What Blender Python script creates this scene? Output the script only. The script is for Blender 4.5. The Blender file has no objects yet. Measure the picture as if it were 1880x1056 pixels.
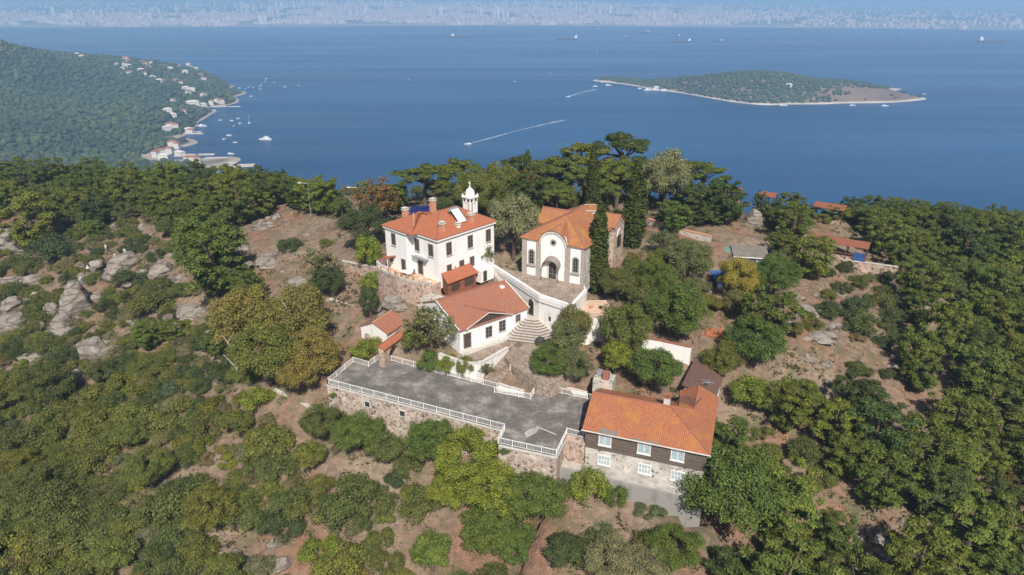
import bpy, math, random
import numpy as np
from mathutils import Vector
R = math.radians
sc = bpy.context.scene
col = sc.collection

# ---------------------------------------------------------------- camera, world, sun
FPX, HY, CZ = 1252.0, -12.0, 50.0
PITCH = math.atan((528 - HY) / FPX)
cam = bpy.data.objects.new('camera', bpy.data.cameras.new('camera'))
col.objects.link(cam); sc.camera = cam
cam.data.lens = 36 * FPX / 1880; cam.data.sensor_width = 36
cam.data.clip_start = 0.5; cam.data.clip_end = 60000
cam.location = (0, 0, CZ); cam.rotation_euler = (R(90) - PITCH, 0, 0)

SUN_EL, SUN_AZ = R(46), R(-83)
sv = Vector((math.cos(SUN_AZ) * math.cos(SUN_EL), math.sin(SUN_AZ) * math.cos(SUN_EL), math.sin(SUN_EL)))
w = bpy.data.worlds.new('World'); sc.world = w; w.use_nodes = True
nt = w.node_tree
sky = nt.nodes.new('ShaderNodeTexSky'); sky.sky_type = 'NISHITA'; sky.sun_disc = False
sky.sun_elevation = SUN_EL; sky.sun_rotation = R(173); sky.dust_density = 1.2
nt.links.new(sky.outputs[0], nt.nodes['Background'].inputs[0])
nt.nodes['Background'].inputs[1].default_value = 0.07
sun = bpy.data.objects.new('sun', bpy.data.lights.new('sun', 'SUN'))
col.objects.link(sun); sun.data.energy = 5.0; sun.data.angle = R(0.5); sun.data.color = (1.0, 0.94, 0.85)
sun.rotation_euler = sv.to_track_quat('Z', 'Y').to_euler()
sc.view_settings.view_transform = 'Standard'; sc.view_settings.look = 'None'
sc.view_settings.exposure = 0.15; sc.view_settings.gamma = 1.0
sc.cycles.max_bounces = 6; sc.cycles.volume_bounces = 1; sc.cycles.transparent_max_bounces = 8
sc.cycles.use_denoising = True

# ---------------------------------------------------------------- projection helpers (metres <-> survey sightings)
cP, sP = math.cos(PITCH), math.sin(PITCH)
def ray(px, py):
    x = (px - 940) / FPX; y = -(py - 528) / FPX
    return np.array([x, cP + y * sP, -sP + y * cP])
def P(px, py, z):
    r = ray(px, py); t = (z - CZ) / r[2]
    return (r[0] * t, r[1] * t, z)
def PY(px, py, yy):
    r = ray(px, py); t = yy / r[1]
    return (r[0] * t, yy, CZ + r[2] * t)
def proj(x, y, z):
    dz = z - CZ; dep = y * cP - dz * sP; up = y * sP + dz * cP
    return 940 + FPX * x / dep, 528 - FPX * up / dep, dep
SEA = -170.0

# ---------------------------------------------------------------- materials
def newmat(name):
    m = bpy.data.materials.new(name); m.use_nodes = True
    n = m.node_tree.nodes; l = m.node_tree.links
    return m, n, l, n['Principled BSDF']
def ramp(n, l, fac, stops):
    r = n.new('ShaderNodeValToRGB'); l.new(fac, r.inputs[0])
    e = r.color_ramp.elements
    while len(e) < len(stops): e.new(0.5)
    for i, (p, c) in enumerate(stops):
        e[i].position = p; e[i].color = (*c, 1)
    return r
def noise(n, l, vec, scale, detail=4, rough=0.6):
    t = n.new('ShaderNodeTexNoise'); t.inputs['Scale'].default_value = scale
    t.inputs['Detail'].default_value = detail; t.inputs['Roughness'].default_value = rough
    if vec is not None: l.new(vec, t.inputs['Vector'])
    return t
def mixc(n, l, fac, a, b, blend='MIX'):
    m = n.new('ShaderNodeMix'); m.data_type = 'RGBA'; m.blend_type = blend
    for s, v in ((0, fac), (6, a), (7, b)):
        if isinstance(v, (int, float)): m.inputs[s].default_value = v
        elif isinstance(v, tuple): m.inputs[s].default_value = (*v, 1)
        else: l.new(v, m.inputs[s])
    return m.outputs[2]
def bump(n, l, h, b, strength, dist):
    u = n.new('ShaderNodeBump'); u.inputs['Strength'].default_value = strength; u.inputs['Distance'].default_value = dist
    l.new(h, u.inputs['Height']); l.new(u.outputs[0], b.inputs['Normal'])
def geo_pos(n): return n.new('ShaderNodeNewGeometry').outputs['Position']
def uvv(n): return n.new('ShaderNodeTexCoord').outputs['UV']

def m_plain(name, c, rough=0.8, var=0.25, scale=1.5, metal=0.0):
    m, n, l, b = newmat(name)
    t = noise(n, l, geo_pos(n), scale, 5, 0.65)
    r = ramp(n, l, t.outputs[0], [(0.3, tuple(v * (1 - var) for v in c)), (0.7, tuple(min(1, v * (1 + var * 0.6)) for v in c))])
    l.new(r.outputs[0], b.inputs['Base Color']); b.inputs['Roughness'].default_value = rough
    b.inputs['Metallic'].default_value = metal
    return m
def m_plaster(name, c, stain=(0.42, 0.38, 0.32), amount=0.5):
    m, n, l, b = newmat(name)
    p = geo_pos(n)
    mp = n.new('ShaderNodeMapping'); mp.inputs['Scale'].default_value = (1, 1, 0.25); l.new(p, mp.inputs[0])
    t = noise(n, l, mp.outputs[0], 1.3, 8, 0.7)
    r = ramp(n, l, t.outputs[0], [(0.5, (0, 0, 0)), (0.76, (amount, amount, amount))])
    l.new(mixc(n, l, r.outputs[0], c, stain), b.inputs['Base Color'])
    b.inputs['Roughness'].default_value = 0.85
    return m
def m_tile(name, c1, c2, c3, lichen=None, row=0.36, light=(0.62, 0.34, 0.2)):
    m, n, l, b = newmat(name)
    uv = uvv(n)
    br = n.new('ShaderNodeTexBrick'); l.new(uv, br.inputs['Vector'])
    br.inputs['Scale'].default_value = 1; br.inputs['Brick Width'].default_value = 0.22; br.inputs['Row Height'].default_value = row
    br.inputs['Mortar Size'].default_value = 0.022; br.offset = 0.0
    br.inputs['Color1'].default_value = (*c1, 1); br.inputs['Color2'].default_value = (*c2, 1); br.inputs['Mortar'].default_value = (*[v * 0.5 for v in c1], 1)
    br.inputs['Bias'].default_value = -0.1
    t = noise(n, l, uv, 0.55, 6, 0.65)
    r = ramp(n, l, t.outputs[0], [(0.38, (0, 0, 0)), (0.68, (0.75, 0.75, 0.75))])
    c = mixc(n, l, r.outputs[0], br.outputs[0], c3)
    t2 = noise(n, l, uv, 7, 3, 0.7)
    r2 = ramp(n, l, t2.outputs[0], [(0.6, (0, 0, 0)), (0.72, (0.55, 0.55, 0.55))])
    c = mixc(n, l, r2.outputs[0], c, light)
    t4 = noise(n, l, uv, 3.1, 3, 0.7)
    r4 = ramp(n, l, t4.outputs[0], [(0.28, (0.55, 0.5, 0.48)), (0.45, (1, 1, 1))])
    c = mixc(n, l, 0.8, c, r4.outputs[0], 'MULTIPLY')
    if lichen:
        t3 = noise(n, l, uv, 0.42, 4, 0.6)
        r3 = ramp(n, l, t3.outputs[0], [(0.5, (0, 0, 0)), (0.66, (0.8, 0.8, 0.8))])
        c = mixc(n, l, r3.outputs[0], c, lichen)
    l.new(c, b.inputs['Base Color']); b.inputs['Roughness'].default_value = 0.85
    wv = n.new('ShaderNodeTexWave'); wv.bands_direction = 'X'; wv.inputs['Scale'].default_value = 1.43; l.new(uv, wv.inputs['Vector'])
    bump(n, l, wv.outputs[0], b, 0.5, 0.05)
    return m
def m_stone(name, cols, scale=3.2, mortar=(0.42, 0.38, 0.33), mw=0.06):
    m, n, l, b = newmat(name)
    uv = uvv(n)
    nz = noise(n, l, uv, 3, 2, 0.5)
    wv = mixc(n, l, 0.12, uv, nz.outputs[1])
    v = n.new('ShaderNodeTexVoronoi'); v.inputs['Scale'].default_value = scale; l.new(wv, v.inputs['Vector'])
    sepc = n.new('ShaderNodeSeparateColor'); l.new(v.outputs['Color'], sepc.inputs[0])
    r = ramp(n, l, sepc.outputs[0], [(i / (len(cols) - 1), c) for i, c in enumerate(cols)])
    v2 = n.new('ShaderNodeTexVoronoi'); v2.feature = 'DISTANCE_TO_EDGE'; v2.inputs['Scale'].default_value = scale; l.new(wv, v2.inputs['Vector'])
    rr = ramp(n, l, v2.outputs[0], [(mw * 0.5, (1, 1, 1)), (mw, (0, 0, 0))])
    c = mixc(n, l, rr.outputs[0], r.outputs[0], mortar)
    t = noise(n, l, uv, 0.5, 5, 0.6)
    r2 = ramp(n, l, t.outputs[0], [(0.3, (0.62, 0.58, 0.55)), (0.7, (1.1, 1.08, 1.05))])
    c = mixc(n, l, 1.0, c, r2.outputs[0], 'MULTIPLY')
    l.new(c, b.inputs['Base Color']); b.inputs['Roughness'].default_value = 0.9
    bump(n, l, v2.outputs[0], b, 0.6, 0.15)
    return m
def m_blocks(name, c1, c2, mortar):
    m, n, l, b = newmat(name)
    br = n.new('ShaderNodeTexBrick'); l.new(uvv(n), br.inputs['Vector'])
    br.inputs['Scale'].default_value = 1; br.inputs['Brick Width'].default_value = 0.6; br.inputs['Row Height'].default_value = 0.3
    br.inputs['Mortar Size'].default_value = 0.02
    br.inputs['Color1'].default_value = (*c1, 1); br.inputs['Color2'].default_value = (*c2, 1); br.inputs['Mortar'].default_value = (*mortar, 1)
    l.new(br.outputs[0], b.inputs['Base Color']); b.inputs['Roughness'].default_value = 0.9
    return m
def m_boards(name, c1, c2, rowh=0.16):
    m, n, l, b = newmat(name)
    uv = uvv(n)
    br = n.new('ShaderNodeTexBrick'); l.new(uv, br.inputs['Vector'])
    br.inputs['Scale'].default_value = 1; br.inputs['Brick Width'].default_value = 2.6; br.inputs['Row Height'].default_value = rowh
    br.inputs['Mortar Size'].default_value = 0.018
    br.inputs['Color1'].default_value = (*c1, 1); br.inputs['Color2'].default_value = (*c2, 1); br.inputs['Mortar'].default_value = (*[v * 0.3 for v in c1], 1)
    mp = n.new('ShaderNodeMapping'); mp.inputs['Scale'].default_value = (0.4, 3, 1); l.new(uv, mp.inputs[0])
    t = noise(n, l, mp.outputs[0], 2.5, 5, 0.7)
    r = ramp(n, l, t.outputs[0], [(0.3, (0.6, 0.58, 0.56)), (0.7, (1.25, 1.22, 1.2))])
    l.new(mixc(n, l, 1.0, br.outputs[0], r.outputs[0], 'MULTIPLY'), b.inputs['Base Color']); b.inputs['Roughness'].default_value = 0.85
    return m
def m_leaf(name, trans=0.2, varscale=0.9):
    m, n, l, b = newmat(name)
    oi = n.new('ShaderNodeObjectInfo'); g = n.new('ShaderNodeNewGeometry')
    rr = ramp(n, l, g.outputs['Random Per Island'], [(0.0, (0.62, 0.66, 0.62)), (0.5, (0.98, 1.0, 0.97)), (1.0, (1.45, 1.36, 1.15))])
    t = noise(n, l, g.outputs['Position'], varscale, 3, 0.6)
    r2 = ramp(n, l, t.outputs[0], [(0.3, (0.72, 0.78, 0.8)), (0.7, (1.25, 1.18, 0.95))])
    c = mixc(n, l, 1.0, oi.outputs['Color'], rr.outputs[0], 'MULTIPLY')
    c = mixc(n, l, 1.0, c, r2.outputs[0], 'MULTIPLY')
    l.new(c, b.inputs['Base Color']); b.inputs['Roughness'].default_value = 0.65
    b.inputs['Specular IOR Level'].default_value = 0.25
    tr = n.new('ShaderNodeBsdfTranslucent'); l.new(c, tr.inputs[0])
    ms = n.new('ShaderNodeMixShader'); ms.inputs[0].default_value = trans
    l.new(b.outputs[0], ms.inputs[1]); l.new(tr.outputs[0], ms.inputs[2])
    l.new(ms.outputs[0], n['Material Output'].inputs['Surface'])
    return m

M = {}
M['leaf'] = m_leaf('leaf')
M['bark'] = m_plain('bark', (0.13, 0.09, 0.065), 0.95, 0.4, 3)
M['bark_pale'] = m_plain('bark_pale', (0.4, 0.36, 0.3), 0.95, 0.3, 3)
M['white'] = m_plaster('white_plaster', (0.82, 0.81, 0.79), amount=0.45)
M['white_old'] = m_plaster('old_white_plaster', (0.76, 0.74, 0.71), (0.3, 0.27, 0.23), 0.7)
M['white_paint'] = m_plain('white_paint', (0.78, 0.77, 0.75), 0.5, 0.06)
M['coping'] = m_plain('coping', (0.6, 0.57, 0.52), 0.8, 0.2)
M['tile_red'] = m_tile('red_tiles', (0.43, 0.135, 0.06), (0.5, 0.175, 0.085), (0.36, 0.12, 0.065), None)
M['tile_new'] = m_tile('orange_tiles', (0.39, 0.135, 0.062), (0.5, 0.175, 0.08), (0.31, 0.115, 0.06), (0.42, 0.18, 0.04))
M['tile_church'] = m_tile('church_tiles', (0.38, 0.14, 0.062), (0.46, 0.18, 0.085), (0.3, 0.14, 0.07), (0.42, 0.2, 0.045))
M['tile_old'] = m_tile('old_tiles', (0.36, 0.13, 0.075), (0.46, 0.18, 0.1), (0.27, 0.14, 0.1), None, light=(0.62, 0.42, 0.3))
M['tile_grey'] = m_tile('weathered_tiles', (0.3, 0.14, 0.1), (0.36, 0.18, 0.13), (0.2, 0.13, 0.11), None, light=(0.45, 0.33, 0.27))
M['tile_pav'] = m_tile('pavilion_tiles', (0.28, 0.095, 0.05), (0.32, 0.11, 0.06), (0.25, 0.09, 0.055), None, light=(0.34, 0.15, 0.09))
M['stone'] = m_stone('rubble_stone', [(0.1, 0.08, 0.07), (0.42, 0.33, 0.28), (0.62, 0.55, 0.48), (0.5, 0.41, 0.36), (0.33, 0.2, 0.15), (0.68, 0.62, 0.57)], 2.8, (0.55, 0.49, 0.43))
M['stone_grey'] = m_stone('grey_rubble_stone', [(0.12, 0.105, 0.09), (0.52, 0.5, 0.46), (0.6, 0.57, 0.53), (0.4, 0.37, 0.34)], 2.6, (0.6, 0.57, 0.53), 0.2)
M['stone_pink'] = m_stone('pinkish_stone', [(0.16, 0.11, 0.085), (0.5, 0.37, 0.3), (0.58, 0.46, 0.38), (0.44, 0.3, 0.24)], 2.4, (0.5, 0.42, 0.36))
M['block'] = m_blocks('grey_blocks', (0.3, 0.26, 0.23), (0.38, 0.33, 0.29), (0.45, 0.42, 0.38))
M['paving'] = m_stone('stone_paving', [(0.32, 0.26, 0.21), (0.44, 0.37, 0.31), (0.38, 0.29, 0.24)], 2.2, (0.25, 0.2, 0.16), 0.1)
M['steps'] = m_plain('step_stone', (0.5, 0.45, 0.4), 0.9, 0.25, 2.5)
M['asphalt'] = None
M['riser'] = m_plain('shaded_riser_stone', (0.2, 0.165, 0.14), 0.95, 0.3, 2.5)  # step stone darkened: the risers' shade is put into the colour
M['concrete'] = m_plain('old_concrete', (0.44, 0.41, 0.37), 0.9, 0.4, 0.9)
M['concrete_dark'] = m_plaster('stained_concrete', (0.3, 0.285, 0.265), (0.14, 0.125, 0.11), 0.9)
M['boards'] = m_boards('grey_boards', (0.14, 0.105, 0.085), (0.2, 0.155, 0.13))
M['dark_wood'] = m_plain('dark_wood', (0.075, 0.05, 0.038), 0.7, 0.3, 4)
M['red_wood'] = m_boards('red_brown_boards', (0.25, 0.09, 0.05), (0.3, 0.12, 0.07), 0.5)
M['window_frame'] = m_plain('window_frame', (0.24, 0.2, 0.175), 0.6, 0.15, 3)
M['glass'] = m_plain('window_glass', (0.03, 0.035, 0.045), 0.12, 0.3, 2)
M['curtain'] = m_plain('curtained_glass', (0.42, 0.5, 0.52), 0.25, 0.35, 3)
M['iron'] = m_plain('dark_iron', (0.05, 0.045, 0.04), 0.6, 0.2, 3)
M['zinc'] = m_plain('grey_metal', (0.38, 0.4, 0.42), 0.45, 0.2, 2, 0.4)
M['navy'] = m_plain('navy_blue_paint', (0.012, 0.022, 0.14), 0.5, 0.35, 1)
M['blue'] = m_plain('blue_tarpaulin', (0.035, 0.1, 0.3), 0.6, 0.35, 1.5)
M['green_paint'] = m_plain('green_paint', (0.16, 0.27, 0.21), 0.6, 0.15)
M['terracotta'] = m_plain('terracotta', (0.56, 0.27, 0.17), 0.85, 0.15, 4)
M['terra_floor'] = m_plain('terracotta_floor', (0.6, 0.42, 0.3), 0.85, 0.2, 1.5)
M['brown_roof'] = m_tile('brown_shingles', (0.15, 0.085, 0.065), (0.17, 0.1, 0.075), (0.14, 0.08, 0.065), None, 0.3, light=(0.2, 0.13, 0.1))
M['felt'] = m_plain('grey_felt', (0.2, 0.18, 0.155), 0.9, 0.3, 1.2)
M['panel'] = m_plain('solar_glass', (0.75, 0.78, 0.8), 0.1, 0.03, 1)  # near-white base colour paints in the sky's reflection on the panel
M['skin'] = m_plain('skin', (0.42, 0.25, 0.17), 0.6, 0.05)
M['cloth_white'] = m_plain('white_cloth', (0.75, 0.75, 0.78), 0.8, 0.08)
M['cloth_dark'] = m_plain('dark_cloth', (0.03, 0.035, 0.06), 0.8, 0.2)
M['cloth_blue'] = m_plain('pale_blue_cloth', (0.3, 0.36, 0.42), 0.8, 0.1)
M['orange'] = m_plain('orange_paint', (0.75, 0.25, 0.03), 0.6, 0.2)
M['boat_white'] = m_plain('boat_paint', (0.8, 0.8, 0.8), 0.35, 0.05)
M['hull_dark'] = m_plain('ship_hull', (0.06, 0.045, 0.05), 0.6, 0.2, 0.05)
M['ship_deck'] = m_plain('ship_deck', (0.2, 0.1, 0.08), 0.7, 0.2, 0.05)
M['city'] = m_plain('city_walls', (0.46, 0.395, 0.375), 0.9, 0.35, 0.012)
M['city_roof'] = m_plain('city_roofs', (0.42, 0.24, 0.2), 0.9, 0.3, 0.01)
M['tower'] = m_plain('tower_walls', (0.6, 0.6, 0.62), 0.7, 0.3, 0.01)
M['far_white'] = m_plain('villa_plaster', (0.6, 0.57, 0.53), 0.9, 0.1, 0.05)
M['pier'] = m_plain('pier_concrete', (0.55, 0.5, 0.45), 0.9, 0.25, 0.1)
# terrace deck: dark worn screed with pale scuffs
m, n, l, b = newmat('worn_screed'); M['asphalt'] = m
p = geo_pos(n)
t = noise(n, l, p, 0.35, 8, 0.7); r = ramp(n, l, t.outputs[0], [(0.3, (0.085, 0.075, 0.07)), (0.5, (0.15, 0.134, 0.122)), (0.68, (0.38, 0.345, 0.315))])
mp = n.new('ShaderNodeMapping'); mp.inputs['Rotation'].default_value = (0, 0, R(60)); mp.inputs['Scale'].default_value = (0.55, 2.0, 1); l.new(p, mp.inputs[0])
t2 = noise(n, l, mp.outputs[0], 2.2, 9, 0.8); r2 = ramp(n, l, t2.outputs[0], [(0.5, (0, 0, 0)), (0.66, (0.75, 0.75, 0.75))])
c = mixc(n, l, r2.outputs[0], r.outputs[0], (0.3, 0.285, 0.27)); t3 = noise(n, l, p, 5, 6, 0.8); r3 = ramp(n, l, t3.outputs[0], [(0.35, (0.6, 0.6, 0.6)), (0.65, (1.3, 1.3, 1.3))]); c = mixc(n, l, 1.0, c, r3.outputs[0], 'MULTIPLY')
l.new(c, b.inputs['Base Color']); b.inputs['Roughness'].default_value = 0.9
# hill ground: reddish dirt, dry straw, pale gravel
m, n, l, b = newmat('hill_ground'); M['ground'] = m
p = geo_pos(n)
t = noise(n, l, p, 0.09, 6, 0.6); r = ramp(n, l, t.outputs[0], [(0.36, (0.27, 0.15, 0.098)), (0.5, (0.25, 0.17, 0.122)), (0.64, (0.3, 0.23, 0.165))])
t2 = noise(n, l, p, 0.9, 8, 0.75); r2 = ramp(n, l, t2.outputs[0], [(0.3, (0.5, 0.46, 0.42)), (0.5, (0.95, 0.95, 0.95)), (0.68, (1.35, 1.3, 1.22))])
c = mixc(n, l, 1.0, r.outputs[0], r2.outputs[0], 'MULTIPLY')
t3 = noise(n, l, p, 0.28, 7, 0.75); r3 = ramp(n, l, t3.outputs[0], [(0.5, (0, 0, 0)), (0.64, (0.85, 0.85, 0.85))])
c = mixc(n, l, r3.outputs[0], c, (0.12, 0.125, 0.06))
v = n.new('ShaderNodeTexVoronoi'); v.inputs['Scale'].default_value = 2.0; l.new(p, v.inputs['Vector'])
t5 = noise(n, l, p, 0.22, 4, 0.6)
mth = n.new('ShaderNodeMath'); mth.operation = 'MULTIPLY_ADD'; l.new(t5.outputs[0], mth.inputs[0]); mth.inputs[1].default_value = -0.9; l.new(v.outputs[0], mth.inputs[2])
r5 = ramp(n, l, mth.outputs[0], [(0.0, (0, 0, 0)), (0.001, (0, 0, 0))]);
r5 = n.new('ShaderNodeMapRange'); l.new(mth.outputs[0], r5.inputs[0]); r5.inputs[1].default_value = -0.46; r5.inputs[2].default_value = -0.36; r5.inputs[3].default_value = 0.85; r5.inputs[4].default_value = 0
c = mixc(n, l, r5.outputs[0], c, (0.46, 0.38, 0.31))
l.new(c, b.inputs['Base Color']); b.inputs['Roughness'].default_value = 0.95
bump(n, l, t2.outputs[0], b, 0.9, 0.5)
# rock
m, n, l, b = newmat('grey_rock'); M['rock'] = m
p = geo_pos(n)
mp = n.new('ShaderNodeMapping'); mp.inputs['Rotation'].default_value = (0.5, 0.3, 0); mp.inputs['Scale'].default_value = (0.6, 0.6, 2.2); l.new(p, mp.inputs[0])
t = noise(n, l, mp.outputs[0], 0.9, 9, 0.72); r = ramp(n, l, t.outputs[0], [(0.3, (0.11, 0.085, 0.07)), (0.44, (0.27, 0.225, 0.19)), (0.6, (0.37, 0.335, 0.295)), (0.74, (0.31, 0.205, 0.14))])
v = n.new('ShaderNodeTexVoronoi'); v.feature = 'DISTANCE_TO_EDGE'; v.inputs['Scale'].default_value = 0.8; nz = noise(n, l, p, 0.8, 6, 0.7); l.new(mixc(n, l, 0.6, mp.outputs[0], nz.outputs[1]), v.inputs['Vector'])
rv = ramp(n, l, v.outputs[0], [(0.0, (0.42, 0.38, 0.35)), (0.05, (0.8, 0.79, 0.78)), (0.12, (1, 1, 1))])
l.new(mixc(n, l, 1.0, r.outputs[0], rv.outputs[0], 'MULTIPLY'), b.inputs['Base Color']); b.inputs['Roughness'].default_value = 0.95
bump(n, l, t.outputs[0], b, 1.0, 0.5)
# far land: forest floor high, beige shore low
def m_farland(name, hi, lo, z0, z1):
    m, n, l, b = newmat(name)
    g = geo_pos(n); s = n.new('ShaderNodeSeparateXYZ'); l.new(g, s.inputs[0])
    t = noise(n, l, g, 0.02, 4, 0.6)
    mr = n.new('ShaderNodeMapRange'); l.new(s.outputs[2], mr.inputs[0]); mr.inputs[1].default_value = z0; mr.inputs[2].default_value = z1
    c = mixc(n, l, mr.outputs[0], lo, hi)
    r = ramp(n, l, t.outputs[0], [(0.3, (0.7, 0.7, 0.7)), (0.7, (1.2, 1.2, 1.2))])
    l.new(mixc(n, l, 1.0, c, r.outputs[0], 'MULTIPLY'), b.inputs['Base Color']); b.inputs['Roughness'].default_value = 0.95
    return m
M['headland'] = m_farland('headland_ground', (0.04, 0.05, 0.025), (0.36, 0.3, 0.24), SEA + 1.2, SEA + 2.2)
M['islet'] = m_farland('islet_ground', (0.2, 0.14, 0.095), (0.5, 0.45, 0.38), SEA + 1.6, SEA + 3.2)
M['mainland'] = m_farland('mainland_ground', (0.12, 0.13, 0.1), (0.3, 0.3, 0.28), SEA, SEA + 20)
# sea
m, n, l, b = newmat('sea_water'); M['sea'] = m
p = geo_pos(n)
mp = n.new('ShaderNodeMapping'); mp.inputs['Rotation'].default_value = (0, 0, R(12)); mp.inputs['Scale'].default_value = (0.35, 1, 1); l.new(p, mp.inputs[0])
tA = noise(n, l, mp.outputs[0], 0.0016, 4, 0.55)
rA = ramp(n, l, tA.outputs[0], [(0.32, (0.002, 0.038, 0.12)), (0.68, (0.01, 0.085, 0.21))])
l.new(rA.outputs[0], b.inputs['Base Color'])
mp2 = n.new('ShaderNodeMapping'); mp2.inputs['Rotation'].default_value = (0, 0, R(-24)); mp2.inputs['Scale'].default_value = (0.12, 1, 1); l.new(p, mp2.inputs[0])
tC = noise(n, l, mp2.outputs[0], 0.006, 5, 0.6); rC = n.new('ShaderNodeMapRange'); l.new(tC.outputs[0], rC.inputs[0]); rC.inputs[1].default_value = 0.35; rC.inputs[2].default_value = 0.65; rC.inputs[3].default_value = 0.25; rC.inputs[4].default_value = 0.42; l.new(rC.outputs[0], b.inputs['Roughness'])
b.inputs['IOR'].default_value = 1.33
tB = noise(n, l, mp.outputs[0], 0.09, 6, 0.65)
bump(n, l, tB.outputs[0], b, 0.55, 3.5)
# foam
m, n, l, b = newmat('foam'); M['foam'] = m
t = noise(n, l, geo_pos(n), 0.15, 5, 0.7); r = ramp(n, l, t.outputs[0], [(0.38, (0, 0, 0)), (0.62, (0.75, 0.75, 0.75))])
b.inputs['Base Color'].default_value = (0.7, 0.76, 0.8, 1); l.new(r.outputs[0], b.inputs['Alpha'])

# ---------------------------------------------------------------- mesh helpers
class MB:
    def __init__(s): s.v = []; s.f = []; s.m = []
    def poly(s, pts, mi=0):
        i = len(s.v); s.v += [tuple(map(float, q)) for q in pts]; s.f.append(tuple(range(i, i + len(pts)))); s.m.append(mi); return s
    def box(s, x0, x1, y0, y1, z0, z1, mi=0):
        return s.prism([(x0, y0), (x1, y0), (x1, y1), (x0, y1)], z0, z1, mi)
    def prism(s, poly, z0, z1, mi=0, top=None):
        a = sum(poly[i][0] * poly[(i + 1) % len(poly)][1] - poly[(i + 1) % len(poly)][0] * poly[i][1] for i in range(len(poly)))
        if a < 0: poly = poly[::-1]
        k = len(poly)
        for i in range(k):
            p, q = poly[i], poly[(i + 1) % k]
            s.poly([(*p, z0), (*q, z0), (*q, z1), (*p, z1)], mi)
        s.poly([(*p, z1) for p in poly], mi if top is None else top)
        s.poly([(*p, z0) for p in poly[::-1]], mi); return s
    def tube(s, p0, p1, r0, r1=None, k=6, mi=0):
        r1 = r0 if r1 is None else r1
        a = Vector(p0); c = Vector(p1); d = (c - a).normalized()
        u = d.cross(Vector((0, 0, 1)) if abs(d.z) < 0.9 else Vector((1, 0, 0))).normalized(); w_ = d.cross(u)
        A = [a + (u * math.cos(t) + w_ * math.sin(t)) * r0 for t in [2 * math.pi * i / k for i in range(k)]]
        B = [c + (u * math.cos(t) + w_ * math.sin(t)) * r1 for t in [2 * math.pi * i / k for i in range(k)]]
        for i in range(k):
            j = (i + 1) % k; s.poly([A[j], A[i], B[i], B[j]], mi)
        s.poly(A, mi); s.poly(B[::-1], mi); return s
    def lathe(s, c, prof, k=14, mi=0):
        for (ra, za), (rb, zb) in zip(prof, prof[1:]):
            for i in range(k):
                t, u = 2 * math.pi * i / k, 2 * math.pi * (i + 1) / k
                q = [(c[0] + ra * math.cos(t), c[1] + ra * math.sin(t), c[2] + za), (c[0] + ra * math.cos(u), c[1] + ra * math.sin(u), c[2] + za),
                     (c[0] + rb * math.cos(u), c[1] + rb * math.sin(u), c[2] + zb), (c[0] + rb * math.cos(t), c[1] + rb * math.sin(t), c[2] + zb)]
                if ra < 1e-4: q = q[1:]
                if rb < 1e-4: q = q[:3] if ra >= 1e-4 else q
                if len(q) > 2: s.poly(q, mi)
        return s
    def mesh(s, name, mats):
        me = bpy.data.meshes.new(name); me.from_pydata(s.v, [], s.f)
        for m_ in (mats if isinstance(mats, (list, tuple)) else [mats]): me.materials.append(m_)
        me.polygons.foreach_set('material_index', s.m)
        uvl = me.uv_layers.new(name='UVMap'); arr = np.zeros(len(me.loops) * 2, np.float32)
        Z = Vector((0, 0, 1))
        for p_ in me.polygons:
            nn = p_.normal
            if abs(nn.z) > 0.995 or nn.length < 0.5: u, v_ = Vector((1, 0, 0)), Vector((0, 1, 0))
            else: u = Z.cross(nn).normalized(); v_ = nn.cross(u)
            for li in p_.loop_indices:
                co = me.vertices[me.loops[li].vertex_index].co
                arr[2 * li] = co.dot(u); arr[2 * li + 1] = co.dot(v_)
        uvl.data.foreach_set('uv', arr); me.update(); return me
    def build(s, name, mats, parent=None, loc=None, rz=0):
        o = bpy.data.objects.new(name, s.mesh(name, mats)); col.objects.link(o)
        if parent: o.parent = parent
        if loc is not None: o.location = loc; o.rotation_euler.z = rz
        return o
def tag(o, label=None, cat=None, group=None, kind=None):
    if label: o['label'] = label
    if cat: o['category'] = cat
    if group: o['group'] = group
    if kind: o['kind'] = kind
    return o
def empty(name, loc, rz=0, label=None, cat=None, group=None):
    o = bpy.data.objects.new(name, None); col.objects.link(o); o.location = loc; o.rotation_euler.z = rz
    o.empty_display_size = 0.5
    return tag(o, label, cat, group)
def np_mesh(name, verts, quads, mat, smooth=False):
    me = bpy.data.meshes.new(name); k = quads.shape[1]
    me.vertices.add(len(verts)); me.vertices.foreach_set('co', np.ascontiguousarray(verts, np.float32).ravel())
    me.loops.add(quads.size); me.loops.foreach_set('vertex_index', np.ascontiguousarray(quads, np.int32).ravel())
    me.polygons.add(len(quads)); me.polygons.foreach_set('loop_start', np.arange(len(quads), dtype=np.int32) * k)
    me.materials.append(mat); me.update(calc_edges=True); me.validate()
    if smooth: me.polygons.foreach_set('use_smooth', [True] * len(me.polygons))
    return me
def copy_tree(o, parent=None):
    c_ = o.copy(); col.objects.link(c_); c_.parent = parent
    for ch in o.children: copy_tree(ch, c_)
    return c_

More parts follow.
